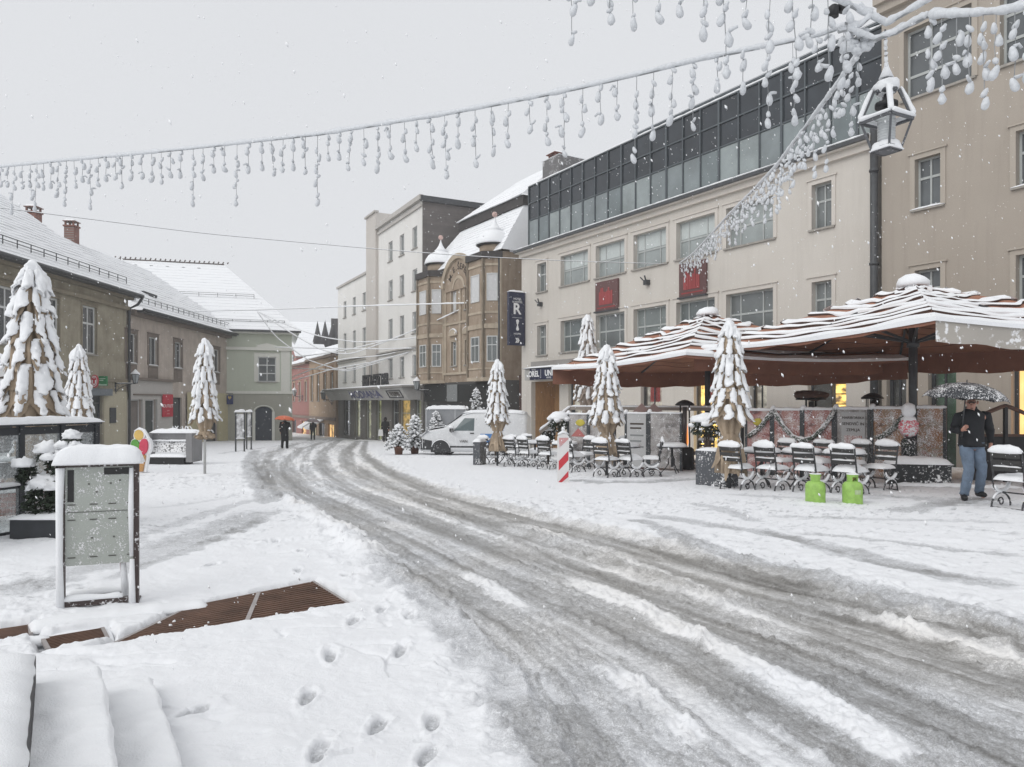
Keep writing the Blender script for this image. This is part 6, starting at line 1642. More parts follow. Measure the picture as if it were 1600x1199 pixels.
mb = MB(); mb.snow_pad(x0-.06, (309-262)*q, .2, .4, zq(677), .13, 20, 5, .4, .02); mb.snow_pad(x0, x1, -.32, .06, zq(713), .09, 20, 6, .3, .01); mb.snow_strip([(x0, .2, zq(690)), (x1, .2, zq(690))], .09, .05, .4)
rnd = random.Random(9)
for k in range(9): x = rnd.uniform(.0, .75); mb.bar((x, .3, zq(676)+.08), (x+rnd.uniform(-.12, .12), .3, zq(676)+.2), .02)
mb.build('snow_cover', SNOW, t)
for px, fy, w_, lb in ((375, 707, .20, 'slim snow plastered metal stand, the wider left one before the green house'), (389, 703, .12, 'slim snow plastered metal stand, the narrower right one before the green house')):
    p = G(px, fy); t = thing('info_stand', lb, 'stand', p, R(35), 'slim metal stands'); h_ = 1.5 if px < 380 else 1.45
    hh = (fy-644)*p.y/F
    for s in (-1, 1): mb = MB(); mb.box(s*w_-.03, s*w_+.03, -.03, .03, 0, hh); mb.bar((s*w_, -.2, .02), (s*w_, .2, .02), .05); mb.build('leg', GUTTER, t)
    mb = MB(); mb.box(-w_+.03, w_-.03, -.02, .02, hh*.34, hh*.95); mb.build('panel', flecked('stand_panel', (.30, .30, .30), .9, 5, soft=.2), t)
    mb = MB(); mb.snow_pad(-w_-.06, w_+.06, -.08, .08, hh, .12); mb.snow_strip([(-w_, -.03, hh*.34), (w_, -.03, hh*.34)], .08, .05); mb.build('snow_cover', SNOW, t)

# ------------------------------------------------------------------ wall lamps
LAMPG = mat('lamp_glass', (.34, .36, .37), .2, .1, spec=.6)
def wall_lamp(label, base, out, hz=.75, s=1.0):
    base = Vector(base); t = thing('wall_lamp', label, 'lamp', base, math.atan2(out[1], out[0]), 'old style wall lamps')
    L = math.hypot(*out[:2])
    mb = MB(); mb.box(-.02, .04, -.05, .05, -.55, .2); mb.bar((0, 0, .05), (L, 0, .05), .045); mb.tube([(.05, 0, -.45), (.2, 0, -.25), (L*.45, 0, -.08), (L*.8, 0, .02)], .02, 6); mb.tube([(.1+.12*math.cos(k*.5), 0, -.2+.12*math.sin(k*.5)) for k in range(14)], .014, 5); mb.build('bracket', FRAME_D, t)
    c = Vector((L, 0, .1))
    mb = MB(); mb.lathe([(.12*s, 0), (.22*s, .48*s)], 6, c, smooth=False); gl_ = mb.build('lantern_glass', LAMPG, t)
    mb = MB()
    for k in range(6):
        a = k*1.0472; mb.bar(c+Vector((.125*s*math.cos(a), .125*s*math.sin(a), 0)), c+Vector((.225*s*math.cos(a), .225*s*math.sin(a), .48*s)), .02)
    mb.lathe([(.14*s, -.04), (.14*s, .0)], 6, c); mb.lathe([(.25*s, .48*s), (.24*s, .52*s), (.1*s, .64*s), (.05*s, .72*s)], 6, c, smooth=False); mb.build('lantern_frame', FRAME_D, t)
    mb = MB(); mb.lathe([(.26*s, .52*s), (.24*s, .57*s), (.12*s, .69*s), (.05*s, .78*s), (.01, .82*s)], 12, c); mb.snow_strip([(.1, 0, .075), (L-.15, 0, .075)], .05, .03); mb.build('snow_cover', SNOW, t)
a_ = fl.a(180); bp = fl.pt(a_, .0, fl.z(180, 601)); wall_lamp('black bracket wall lamp beside the green pharmacy sign at the olive house corner', bp, (1.15, .1))
a_ = fl.a(361); bp = fl.pt(a_, .0, fl.z(361, 607)); wall_lamp('bracket wall lamp at the far corner of the pinkish house, before the green house', bp, (.75, -.15))
bp = Vector((PX(672, 52.0), 52.0, HC+(628-611)*52/F)); wall_lamp('dark bracket lamp over the corner between white block and brown house', bp, (-.9, -.25), s=1.1)
a_ = fr.a(473, .9); bp = fr.pt(fr.a(473), 0, fr.z(473, 620)); wall_lamp('snow capped lamp on the red house', bp, (-.85, -.5), s=1.25)
bp = fr.pt(fr.a(519), 0, fr.z(519, 625)); wall_lamp('snow capped lamp on the tan arched house', bp, (-.8, -.5), s=1.25)

# ------------------------------------------------------------------ shop signs on the left
def wsign(name, label, cat, fac, px0, px1, y0, y1, m, off=.05, proj=False):
    if proj:
        a = fac.a((px0+px1)/2, .4); k = fac.y((px0+px1)/2, .4)/F; w_ = (px1-px0)*k; h_ = (y1-y0)*k
        t = thing(name, label, cat, fac.pt(a, .4, fac.z((px0+px1)/2, (y0+y1)/2, .4)), 0); return t, w_, h_
    a0, a1 = fac.a(px0), fac.a(px1); pm_ = (px0+px1)/2; h_ = (y1-y0)*fac.y(pm_)/F
    t = thing(name, label, cat, fac.pt((a0+a1)/2, off, fac.z(pm_, (y0+y1)/2)), fac.rz); w_ = a1-a0
    mb = MB(); mb.box(-w_/2, w_/2, -.04, .04, -h_/2, h_/2); mb.build('panel', m, t); return t, w_, h_
RED_S = mat('sign_red', (.50, .025, .05), .45, .12, 3); GRN_S = mat('sign_green', (.035, .22, .085), .45, .15, 2)
t, w_, h_ = wsign('red_poster', 'tall red sale poster on the white shopfront', 'poster', fl, 249.5, 265, 616.5, 651.5, RED_S, .2)
text('OUTLET', h_*.2, WHITE_L, t, face_m(0, -.045, -.02*h_), sx=w_/(h_*.2*3.6)); text('popusti', h_*.08, mat('pink_letter', (.7, .35, .35), .5), t, face_m(0, -.045, -h_*.22)); text('vsak dan', h_*.08, MATS['pink_letter'], t, face_m(0, -.045, -h_*.36))
t, w_, h_ = wsign('green_sign', 'green lit pharmacy style sign projecting from the olive house', 'sign', fl, 155, 167.5, 588, 603, GRN_S, proj=True)
mb = MB(); mb.box(-w_/2, w_/2, -.06, .06, -h_/2, h_/2); mb.build('panel', GRN_S, t)
mb = MB(); mb.box(-w_*.4, w_*.1, -.07, -.062, .0, h_*.12); mb.box(-w_*.4, w_*.35, -.07, -.062, h_*.2, h_*.28); mb.box(-w_/2, w_/2, -.07, -.062, -h_*.48, -h_*.34); mb.build('print_line', mat('pale_green', (.45, .62, .5), .5), t)
mb = MB(); mb.bar((-.9, .0, 0), (-w_/2, 0, 0), .05); mb.build('arm', FRAME_D, t)
t, w_, h_ = wsign('round_sign', 'oval red and white tobacco sign with a T before the green sign', 'sign', fl, 142.5, 153.5, 586, 606, RED_S, proj=True)
for r_, m_, y_ in ((.5, RED_S, .05), (.43, WHITE_L, .056), (.36, RED_S, .062), (.30, WHITE_L, .068)): mb = MB(); mb.prism(el(0, 0, w_*r_, h_*r_, 24), -y_, y_); mb.build('disc', m_, t)
text('T', h_*.5, RED_S, t, face_m(0, -.075, 0), bold=.03)
mb = MB(); mb.bar((-.9, 0, 0), (-w_/2, 0, 0), .05); mb.build('arm', FRAME_D, t)
t, w_, h_ = wsign('blue_sign', 'small blue hanging sign with a yellow heart at the pinkish house corner', 'sign', fl, 354.5, 364, 618, 632, NAVY, proj=True)
mb = MB(); mb.box(-w_/2, w_/2, -.05, .05, -h_/2, h_/2); mb.build('panel', mat('sign_blue', (.04, .055, .16), .5), t)
mb = MB(); mb.prism([(0, .02), (w_*.28, h_*.22), (w_*.22, h_*.4), (w_*.08, h_*.4), (0, h_*.3), (-w_*.08, h_*.4), (-w_*.22, h_*.4), (-w_*.28, h_*.22)], -.06, -.052); mb.build('heart', mat('heart_yellow', (.6, .45, .2), .5), t)
mb = MB(); mb.bar((-.7, 0, h_*.7), (w_*.5, 0, h_*.7), .04); mb.bar((0, 0, h_*.5), (0, 0, h_*.7), .03); mb.build('arm', FRAME_D, t)
p = W(-12, 590, 25); t = thing('cafe_sign', 'white round topped sign with black letters at the left edge under the olive wall', 'sign', p, R(0))
mb = MB(); mb.prism(el(.05, .15, .55, .6, 28), -.05, .05); mb.box(-.9, .75, -.05, .05, -.62, -.25); mb.build('panel', mat('sign_white', (.62, .62, .62), .5, .08), t)
text('GAR', .42, LET_D, t, face_m(.4, -.055, -.22), bold=.012); mb = MB(); mb.snow_strip([(.05+.57*math.cos(R(a)), 0, .15+.62*math.sin(R(a))) for a in range(10, 171, 10)], .14, .1); mb.build('snow_cover', SNOW, t)
mb = MB(); mb.bar((-2, .3, -.3), (-.9, 0, -.3), .05); mb.build('arm', FRAME_D, t)
mb = MB(); mb.prism([(-.2, -.05), (.55, .05), (.55, -.04)], -.06, -.052); mb.build('emblem', LET_D, t)
# ------------------------------------------------------------------ white van under snow
p = G(712, 714); vt = thing('white_van', 'white delivery van with blue lettering and snow on its bonnet and roof', 'van', (PX(664, 31.5), 31.6, gz(31.6)), R(-7))
PAINT = flecked('van_paint', (.64, .65, .66), .50, 9, rough=.3, soft=.3); VBLK = flecked('van_black', (.022, .023, .025), .22, 20); VGL = flecked('van_glass', (.10, .13, .135), .12, 14, rough=.12)
stn = [(0.0, .30, .80, .66, .62), (.05, .24, .95, .78, .80), (.20, .22, 1.06, .86, .84), (.55, .22, 1.14, .89, .86), (1.0, .22, 1.22, .91, .84), (1.35, .22, 1.48, .915, .76), (1.75, .22, 1.76, .92, .72), (2.2, .22, 1.86, .92, .74), (3.0, .22, 1.88, .92, .75), (3.9, .22, 1.86, .92, .75), (4.35, .24, 1.80, .91, .74), (4.48, .30, 1.66, .88, .72)]
def vring(x, zb, zr, w, wt):
    zs = min(1.08, zr-.04)
    h = [(w*.93, zb), (w, zb+.16), (w, zb+.5*(zs-zb)), (w*.985, zs), (wt+(w-wt)*.25, zs+(zr-zs)*.65), (wt, zr-.04*(zr > 1.3)-.01), (wt*.82, zr), (0, zr+.015)]
    return [Vector((x, -a, z)) for a, z in h] + [Vector((x, a, z)) for a, z in reversed(h[:-1])]
mb = MB(); mb.rings([vring(*s) for s in stn], True, True); body = mb.build('body', PAINT, vt)
def side(x, z):
    """half width of the body at (x, z), by blending the stations"""
    for s0, s1 in zip(stn[:-1], stn[1:]):
        if s0[0] <= x <= s1[0]:
            t = (x-s0[0])/(s1[0]-s0[0]); r0, r1 = vring(*s0), vring(*s1); pr_ = [a.lerp(b, t) for a, b in zip(r0[:8], r1[:8])]
            for a, b in zip(pr_[:-1], pr_[1:]):
                if a.z <= z <= b.z: return -(a.y+(b.y-a.y)*(z-a.z)/max(1e-6, b.z-a.z))
            return -pr_[-2].y
    return .9
def patch(name, m, pts, par, off=.008, s=-1):
    mb = MB(); o = [Vector((x, s*(side(x, z)+off), z)) for x, z in pts]; i_ = [Vector((x, s*(side(x, z)-.03), z)) for x, z in pts]; n = len(o)
    mb.add(o+i_, [tuple(range(n))]+[(k, (k+1) % n, n+(k+1) % n, n+k) for k in range(n)]); return mb.build(name, m, par)
for s in (-1, 1):
    patch('side_window', VGL, [(1.42, 1.10), (2.28, 1.10), (2.28, 1.62), (1.86, 1.62)], vt, .008, s)
    patch('rubbing_strip', VBLK, [(1.15, .40), (4.3, .40), (4.3, .47), (1.15, .47)], body, .012, s)
    for xa in (1.22, 2.36, 3.35): patch('door_gap', VBLK, [(xa, .45), (xa+.014, .45), (xa+.014, 1.6 if xa > 2 else 1.1), (xa, 1.6 if xa > 2 else 1.1)], body, .004, s)
    patch('door_handle', VBLK, [(2.12, .98), (2.28, .98), (2.28, 1.02), (2.12, 1.02)], vt, .03, s)
    for xw in (.88, 3.62):
        wh = MB(); M_ = Matrix.Translation((xw, s*.80, .325)) @ Matrix.Rotation(R(90)*(-s)*-1, 4, 'X')
        arch = MB(); arch.prism([(xw+.42*math.cos(R(a)), .33+.42*math.sin(R(a))) for a in range(0, 181, 12)]+[(xw-.42, .2), (xw+.42, .2)], s*.90, s*.932); arch.build('wheel_arch', VBLK, body)
        wh.lathe([(.20, -.06), (.31, -.1), (.325, -.05), (.325, .09), (.30, .125), (.21, .13)], 26); wh.xf(M_); ty = wh.build('wheel', mat('tyre', (.025, .025, .026), .8, .3), vt)
        wh = MB(); wh.lathe([(.205, .10), (.20, .13), (.15, .10), (.07, .12), (.06, .14), (.01, .14)], 20); wh.xf(M_); wh.build('rim', flecked('rim_grey', (.07, .07, .075), .3, 22), ty)
        wh = MB(); wh.snow_strip([(xw+.39*math.cos(R(a)), s*.93, .33+.39*math.sin(R(a))) for a in range(10, 171, 12)], .05, .03); wh.build('snow_rim', SNOW, ty)
    mb = MB(); mb.blob((1.36, s*1.06, 1.14), (.09, .12, .11), .05); mb.bar((1.42, s*.9, 1.08), (1.38, s*1.02, 1.1), .05); mi = mb.build('mirror', VBLK, vt)
    mb = MB(); mb.blob((1.36, s*1.06, 1.25), (.12, .14, .07), .15); mb.build('snow_cover', SNOW, mi)
    mb = MB(); mb.add([(.0, s*.56, .86), (.08, s*.82, .84), (.42, s*.905, 1.06), (.28, s*.84, 1.07), (.05, s*.60, .95)], [(0, 1, 2, 3, 4)]); mb.xf(Matrix.Translation((-.02, s*.012, .012))); mb.build('headlight', flecked('headlight_glass', (.20, .21, .22), .35, 20, rough=.15), vt)
mb = MB(); mb.add([(1.06, -.77, 1.235), (1.06, .77, 1.235), (1.73, .66, 1.755), (1.73, -.66, 1.755)], [(0, 1, 2, 3)]); mb.xf(Matrix.Translation((-.03, 0, .018))); mb.build('windscreen', VGL, vt)
mb = MB()
mb.rings([[Vector((x, y, z)) for x, y, z in ((xo, -.78, .30), (xo-.06, -.5, .30), (xo-.09, 0, .3), (xo-.06, .5, .30), (xo, .78, .3))] + [Vector((x, y, z)) for x, y, z in ((xo, .78, .74), (xo-.06, .5, .74), (xo-.09, 0, .74), (xo-.06, -.5, .74), (xo, -.78, .74))] for xo in (.0, .16)], True, False); mb.build('bumper', VBLK, vt)
mb = MB(); mb.rings([[Vector((.1, -.83, .3)), Vector((.1, -.86, .74)), Vector((.5, -.905, .68)), Vector((.5, -.905, .3))], [Vector((.1, -.7, .3)), Vector((.1, -.7, .74)), Vector((.5, -.7, .68)), Vector((.5, -.7, .3))]], True, False); mb.build('bumper_corner', VBLK, vt)
mb = MB(); mb.rings([[Vector((-.035, -.5, .76)), Vector((-.06, 0, .76)), Vector((-.035, .5, .76)), Vector((.02, .5, .95)), Vector((-.005, 0, .96)), Vector((.02, -.5, .95))], [Vector((.1, -.5, .76)), Vector((.1, 0, .76)), Vector((.1, .5, .76)), Vector((.1, .5, .95)), Vector((.1, 0, .96)), Vector((.1, -.5, .95))]], True, False); mb.build('grille', VBLK, vt)
mb = MB(); mb.rings([[q+Vector((0, 0, .03+.04*(q.z > z_-.12))) for q in vring(*s)[5:10]] for s, z_ in [(s, s[2]) for s in stn[2:5]]], False, True, closed=False)
mb.rings([[q*1.0+Vector((0, 0, .035+.02*math.sin(q.x*6+q.y*9))) for q in vring(*s)[5:10]] for s in stn[6:11]], False, True, closed=False)
mb.snow_pad(1.8, 4.3, -.68, .68, 1.86, .10, 24, 10); mb.snow_pad(.3, 1.02, -.72, .72, 1.06, .12, 12, 10); mb.snow_strip([(1.03, -.7, 1.24), (1.03, .7, 1.24)], .18, .08); mb.snow_strip([(-.03, -.7, .62), (-.1, 0, .62), (-.03, .7, .62)], .1, .06)
mb.build('snow_cover', SNOW, vt)
VB = flecked('van_blue', (.07, .20, .46), .18, 10)
patch('blue_panel', VB, [(2.55, .52), (3.15, .52), (3.3, .98), (2.55, .98)], body, .012); patch('blue_panel', VB, [(3.2, 1.45), (3.58, 1.45), (3.58, 1.66), (3.2, 1.66)], body, .012)
patch('blue_panel', flecked('van_blue_text', (.07, .2, .46), .55, 26), [(3.22, 1.12), (3.54, 1.12), (3.54, 1.42), (3.22, 1.42)], body, .012)
text('VAN', .15, LET_D, body, face_m(1.85, -.945, .66), sx=1.1)

# grey box trailer behind it
p = W(697, 690, 36.5); tt = thing('grey_trailer', 'grey box trailer behind the van and the potted firs', 'trailer', (p.x, p.y, gz(36.5)), R(0))
q = 36.5/F; mb = MB(); mb.box(-31*q, 31*q, 0, 1.6, .5, (690-641)*q+.55); mb.build('box', mat('trailer_grey', (.30, .31, .325), .45, .08), tt)
zt = (690-641)*q+.55
mb = MB()
for x in (-31*q, 14*q, 31*q): mb.box(x-.04, x+.04, -.02, .0, .5, zt)
mb.box(-31*q, 31*q, -.021, -.001, .5, .58); mb.build('edge', mat('trailer_edge', (.42, .43, .44), .4), tt)
for x in (-.5, .5): wv = MB(); wv.lathe([(.28, -.1), (.3, 0), (.28, .1)], 18); wv.xf(Matrix.Translation((x, .1, .3)) @ Matrix.Rotation(R(90), 4, 'X')); wv.build('wheel', MATS['tyre'], tt)
mb = MB(); mb.snow_pad(-32*q, 32*q, -.05, 1.65, zt, .17, 20, 8, sq=6); mb.build('snow_cover', SNOW, tt)

# ------------------------------------------------------------------ potted firs
FIR = mat('fir_green', (.028, .042, .026), .7, .5, 10); POT = mat('terracotta', (.16, .075, .05), .8, .2)
def fir(label, loc, H, W_, seed, pot=True, thin=1.0):
    rnd = random.Random(seed); t = thing('potted_fir', label, 'fir tree', loc, rnd.uniform(0, 6), 'snow laden firs'); b0 = .32 if pot else 0
    if pot:
        mb = MB(); mb.lathe([(.15, 0), (.2, .34), (.225, .34), (.225, .40), (.2, .4)], 14); mb.build('pot', POT, t)
    mb = MB(); mb.tube([(0, 0, b0), (0, 0, H*.6), (0, 0, H)], [.035, .02, .008], 6); mb.build('trunk', TWIG, t)
    g, s = MB(), MB(); nb = int(95*thin)
    for k in range(nb):
        f = (k+.5)/nb; z = b0+.1+(H-b0-.15)*f**1.15; L = W_*(1-f)**.75*rnd.uniform(.75, 1.15)+.06; a = k*2.4+rnd.uniform(-.3, .3); dr_ = rnd.uniform(-.35, -.05)+.5*f
        d = Vector((math.cos(a), math.sin(a), dr_)); n = max(2, int(L/.10))
        o = Vector((0, 0, z)); g.tube([o, o+d*L], [.018, .006], 4)
        for i in range(n):
            u = (i+1)/n; q = o+d*L*u+Vector((0, 0, -.05*u*u)); sd = d.cross(Vector((0, 0, 1))).normalized(); w_ = .11*(1.15-u*.6)
            for q_ in range(4):
                e = (sd*rnd.uniform(-1, 1)+d*rnd.uniform(.2, .9)+Vector((0, 0, rnd.uniform(-.5, .3))))*w_; bb = e.cross(Vector((rnd.random(), rnd.random(), 1))).normalized()*.016
                g.add([q-bb, q+e, q+bb], [(0, 1, 2)])
            if rnd.random() < .78: s.blob(q+Vector((0, 0, .025)), (.055*rnd.uniform(.7, 1.5), .055*rnd.uniform(.7, 1.5), .032*rnd.uniform(.8, 1.7)), .3, nu=7, nv=4, seed=k+i)
        if f > .85: s.tube([o+Vector((0, 0, .02)), o+d*L+Vector((0, 0, .02))], .022, 5)
    s.tube([(0, 0, H*.75), (0, 0, H+.05)], [.03, .015], 5)
    g.build('crown', FIR, t); s.build('snow_cover', SNOW, t); return t
def gl(px, fy): p = G(px, fy); return (p.x, p.y, p.z)
fir('low bushy potted fir at the kerb, leftmost of the fir group', gl(623, 712), 1.35, .60, 1); fir('bushy potted fir in the middle of the kerb group, before the trailer', gl(648, 711), 1.75, .62, 2)
fir('potted fir with a spiky snowy tip right in front of the grey trailer', gl(681, 706), 2.0, .62, 3); fir('slim tall fir above the van bonnet, before the brown house shopfront', gl(744, 703), 3.3, .75, 4, thin=.9); fir('slim fir between trailer and van windscreen, only its snowy tip showing', gl(725, 704), 2.3, .5, 5, thin=.8)
# ------------------------------------------------------------------ people and umbrellas
SKIN = mat('skin', (.46, .24, .18), .55, .12, 12); HAIR = mat('dark_hair', (.03, .022, .018), .7, .3)
def skin_body(name, verts, edges, radii, m, parent, sub=2):
    me = bpy.data.meshes.new(name); me.from_pydata([tuple(v) for v in verts], edges, []); o = bpy.data.objects.new(name, me); COL.objects.link(o); o.parent = parent
    me.materials.append(m); sk = o.modifiers.new('skin', 'SKIN'); sk.use_smooth_shade = True
    for i, r in enumerate(radii): me.skin_vertices[0].data[i].radius = (r, r) if not isinstance(r, tuple) else r
    me.skin_vertices[0].data[0].use_root = True
    s = o.modifiers.new('subsurf', 'SUBSURF'); s.levels = sub; s.render_levels = sub
    return o
def ellring(c, rx, ry, n=18, rz=0.0, wob=0.0, seed=0):
    c = Vector(c); out = []
    for k in range(n):
        a = 2*math.pi*k/n; w = 1+wob*noise.noise(Vector((math.cos(a)*1.5, math.sin(a)*1.5, c.z*6+seed)))
        x, y = rx*math.cos(a)*w, ry*math.sin(a)*w; out.append(c+Vector((x*math.cos(rz)-y*math.sin(rz), x*math.sin(rz)+y*math.cos(rz), 0)))
    return out
def limb(mb, pts, rad, n=12, wob=.08, seed=0, sub=4):
    """tapered sleeve or trouser leg through the joints, with soft creases"""
    P_, R_ = [], []
    for i in range(len(pts)-1):
        for k in range(sub):
            u = k/sub; P_.append(Vector(pts[i]).lerp(Vector(pts[i+1]), u)); R_.append(rad[i]+(rad[i+1]-rad[i])*u)
    P_.append(Vector(pts[-1])); R_.append(rad[-1])
    R_ = [r*(1+wob*noise.noise(p*14+Vector((seed, 0, 0)))) for r, p in zip(R_, P_)]
    mb.tube(P_, R_, n)
def person(label, loc, rz, J, cols, hem=.62, group=None, hood=False, H=1.0, fingers=True, cap=True, hair=None):
    t = thing('person', label, 'person', loc, rz, group); t.scale = (H, H, H)
    g = {k: Vector(v) for k, v in J.items()}
    names = ['pelvis', 'waist', 'chest', 'neck', 'chin', 'head', 'crown']; idx = {n: i for i, n in enumerate(names)}
    verts = [g[n] for n in names]; rad = [(.14, .11), (.13, .10), (.16, .11), .055, .062, (.082, .095), (.05, .06)]; edges = [(i, i+1) for i in range(6)]
    def add(n, r, par):
        idx[n] = len(verts); verts.append(g[n]); rad.append(r); edges.append((idx[par], idx[n]))
    for s in 'lr':
        add('sh'+s, .065, 'chest'); add('el'+s, .045, 'sh'+s); add('wr'+s, .03, 'el'+s); add('pa'+s, (.038, .02), 'wr'+s)
        add('hi'+s, .095, 'pelvis'); add('kn'+s, .06, 'hi'+s); add('an'+s, .042, 'kn'+s); add('to'+s, .035, 'an'+s)
    if fingers:
        for s in 'lr':
            d = (g['pa'+s]-g['wr'+s]).normalized(); cu = g.get('curl'+s, Vector((0, -.5, 0))); sd = d.cross(cu).normalized() if d.cross(cu).length > .01 else Vector((1, 0, 0))
            for i, (o_, L) in enumerate(((-.027, .062), (-.009, .072), (.009, .068), (.026, .052))):
                b0 = g['pa'+s]+sd*o_; b1 = b0+(d*.75+cu*.6).normalized()*L*.5; b2 = b1+(d*.1+cu*1.3).normalized()*L*.55
                k = len(verts); verts += [b0, b1, b2]; rad += [.0095, .009, .0075]; edges += [(idx['pa'+s], k), (k, k+1), (k+1, k+2)]
            b0 = g['wr'+s].lerp(g['pa'+s], .55)-sd*.035; b1 = b0+(d*.5+cu*.7-sd*.4).normalized()*.045; k = len(verts); verts += [b0, b1]; rad += [.011, .009]; edges += [(idx['pa'+s], k), (k, k+1)]
    skin_body('body', verts, edges, rad, SKIN, t)
    hd = g['head']; fw = (g['face']).normalized(); sdv = Vector((0, 0, 1)).cross(fw).normalized()
    # face
    mb = MB(); mb.blob(hd+fw*.095+Vector((0, 0, -.015)), (.016, .02, .026), 0, nu=8, nv=6); mb.blob(hd+sdv*.086+Vector((0, 0, -.005)), (.012, .02, .032), 0, nu=8, nv=6); mb.blob(hd-sdv*.086+Vector((0, 0, -.005)), (.012, .02, .032), 0, nu=8, nv=6); mb.build('nose_and_ears', SKIN, t)
    mb = MB()
    for s in (-1, 1): mb.blob(hd+fw*.088+sdv*.033*s+Vector((0, 0, .018)), (.012, .01, .007), 0, nu=8, nv=5)
    mb.blob(hd+fw*.086+Vector((0, 0, -.062)), (.026, .01, .006), 0, nu=8, nv=5); mb.build('eyes_and_mouth', HAIR, t)
    # clothes
    coat, trou, shoe, hat = cols
    up = g['neck']; mb = MB(); hz = hem; n = 20
    lean = lambda z: g['pelvis'].lerp(g['neck'], (z-g['pelvis'].z)/(g['neck'].z-g['pelvis'].z))
    rg = g.get('turn', Vector((0, 0, 0))).z
    prof = [(hz, .205, .155), (hz+.05, .21, .16), (.95, .205, .15), (1.08, .20, .145), (1.22, .215, .15), (1.34, .225, .145), (1.42, .20, .12), (1.475, .13, .095), (1.51, .085, .08), (1.545, .082, .085)]
    rr = [ellring(lean(z), a, b, n, rg, .20, 3) for z, a, b in prof]
    inner = [ellring(lean(hz+.015), .18, .13, n, rg)]
    mb.rings(inner+rr, True, True); co = mb.build('coat', coat, t)
    for s in 'lr':
        mb = MB(); e = (g['pa'+s]-g['wr'+s]).normalized(); limb(mb, [g['sh'+s].lerp(g['chest'], .3), g['sh'+s], g['el'+s], g['wr'+s]-e*.01], [.075, .088, .066, .05], 14, .24, ord(s)); mb.build('sleeve', coat, co)
        mb = MB(); limb(mb, [g['hi'+s]+Vector((0, 0, .05)), g['hi'+s].lerp(g['kn'+s], .3), g['kn'+s], g['kn'+s].lerp(g['an'+s], .5), g['an'+s]+Vector((0, 0, .0))], [.108, .10, .08, .074, .07], 14, .2, ord(s)+5); mb.build('trouser_leg', trou, t)
        d = (g['to'+s]-g['an'+s]); d.z = 0; d = d.normalized(); an = math.atan2(d.y, d.x); c = Vector((g['an'+s].x, g['an'+s].y, g['an'+s].z-.04))
        mb = MB(); M_ = Matrix.Rotation(an, 4, 'Z'); mb.blob(c+d*.05, (.145, .052, .055), .04, 2, 14, 8, M=M_, flatbot=.7); mb.blob(c-d*.02+Vector((0, 0, .045)), (.06, .052, .06), .04, nu=12, nv=6); mb.build('shoe', shoe, t)
    if 'pelvis' in g and hz > .7:
        mb = MB(); mb.rings([ellring(g['pelvis']+Vector((0, 0, z)), a, b, 16, rg) for z, a, b in ((-.1, .15, .11), (.0, .175, .125), (.12, .165, .12))], True, True); mb.build('trouser_top', trou, t)
    mb = MB()
    if hood: mb.blob(hd-fw*.02+Vector((0, 0, .01)), (.125, .13, .15), .08, 2, 16, 10)
    elif cap:
        mb.blob(hd+Vector((0, 0, .065))-fw*.012, (.104, .112, .075), .04, 2, 16, 8, flatbot=.35); mb.blob(hd+fw*.12+Vector((0, 0, .05)), (.07, .055, .012), 0, nu=12, nv=4)
    else: mb.blob(hd+Vector((0, 0, .03))-fw*.025, (.102, .108, .11), .1, 3, 14, 8)
    mb.build('hood' if hood else ('cap' if cap else 'hair'), hat, t)
    return t
def umbrella(label, c, r, tilt, m, H=.8, ns=8, grip=.75, rib=None):
    """c: centre of the rim; the shaft runs down from it"""
    t = thing('umbrella', label, 'umbrella', c); t.rotation_euler = tilt; h = r*.46; g = []
    for i in range(9):
        u = i/8; ring = []
        for k in range(ns*5):
            a = 2*math.pi*k/(ns*5); f = abs(math.sin(a*ns/2)); q = r*math.sin(u*1.35)/math.sin(1.35)*(1-.055*f*u); z = h*(math.cos(u*1.42)-math.cos(1.42))/(1-math.cos(1.42)) + .045*r*f*u*u
            ring.append(Vector((q*math.cos(a), q*math.sin(a), z)) if u > 0 else Vector((.004*math.cos(a), .004*math.sin(a), h)))
        g.append(ring)
    mb = MB(); mb.rings(g, False, True); mb.build('canopy', m, t)
    mb = MB(); mb.tube([(0, 0, h+.07*r), (0, 0, h-.02)], .008, 6); mb.tube([(0, 0, h), (0, 0, -grip)], .009, 6); mb.build('shaft', FRAME_D, t)
    mb = MB(); mb.tube([(0, 0, -grip), (0, 0, -grip-.1), (.02, 0, -grip-.13)], .016, 8); mb.build('handle', BLK, t)
    mb = MB()
    for k in range(ns):
        a = 2*math.pi*k/ns; mb.tube([(r*math.sin(u*1.35)/math.sin(1.35)*math.cos(a)*.995, r*math.sin(u*1.35)/math.sin(1.35)*math.sin(a)*.995, h*(math.cos(u*1.42)-math.cos(1.42))/(1-math.cos(1.42))-.008) for u in (.1, .4, .7, 1.0)], .004, 4); mb.bar((0, 0, h*.35), (r*.55*math.cos(a), r*.55*math.sin(a), h*.66), .006)
    mb.build('ribs', FRAME_D, t); return t
def pose(walk=.0, arms=None):
    J = dict(pelvis=(0, 0, .95), waist=(0, .0, 1.12), chest=(0, .0, 1.33), neck=(0, -.01, 1.49), chin=(0, -.035, 1.56), head=(0, -.04, 1.645), crown=(0, -.03, 1.71), face=(0, -1, -.1),
             shl=(-.19, 0, 1.42), ell=(-.25, .02, 1.15), wrl=(-.24, -.06, .92), pal=(-.235, -.08, .85), shr=(.19, 0, 1.42), elr=(.25, .02, 1.15), wrr=(.24, -.06, .92), par=(.235, -.08, .85),
             hil=(-.095, 0, .90), knl=(-.10, -walk, .50), anl=(-.10, -walk*.6, .09), tol=(-.11, -walk*.6-.14, .04), hir=(.095, 0, .90), knr=(.10, walk*.6, .50), anr=(.10, walk*1.5, .11), tor=(.11, walk*1.5-.14, .04))
    J.update(arms or {}); return J
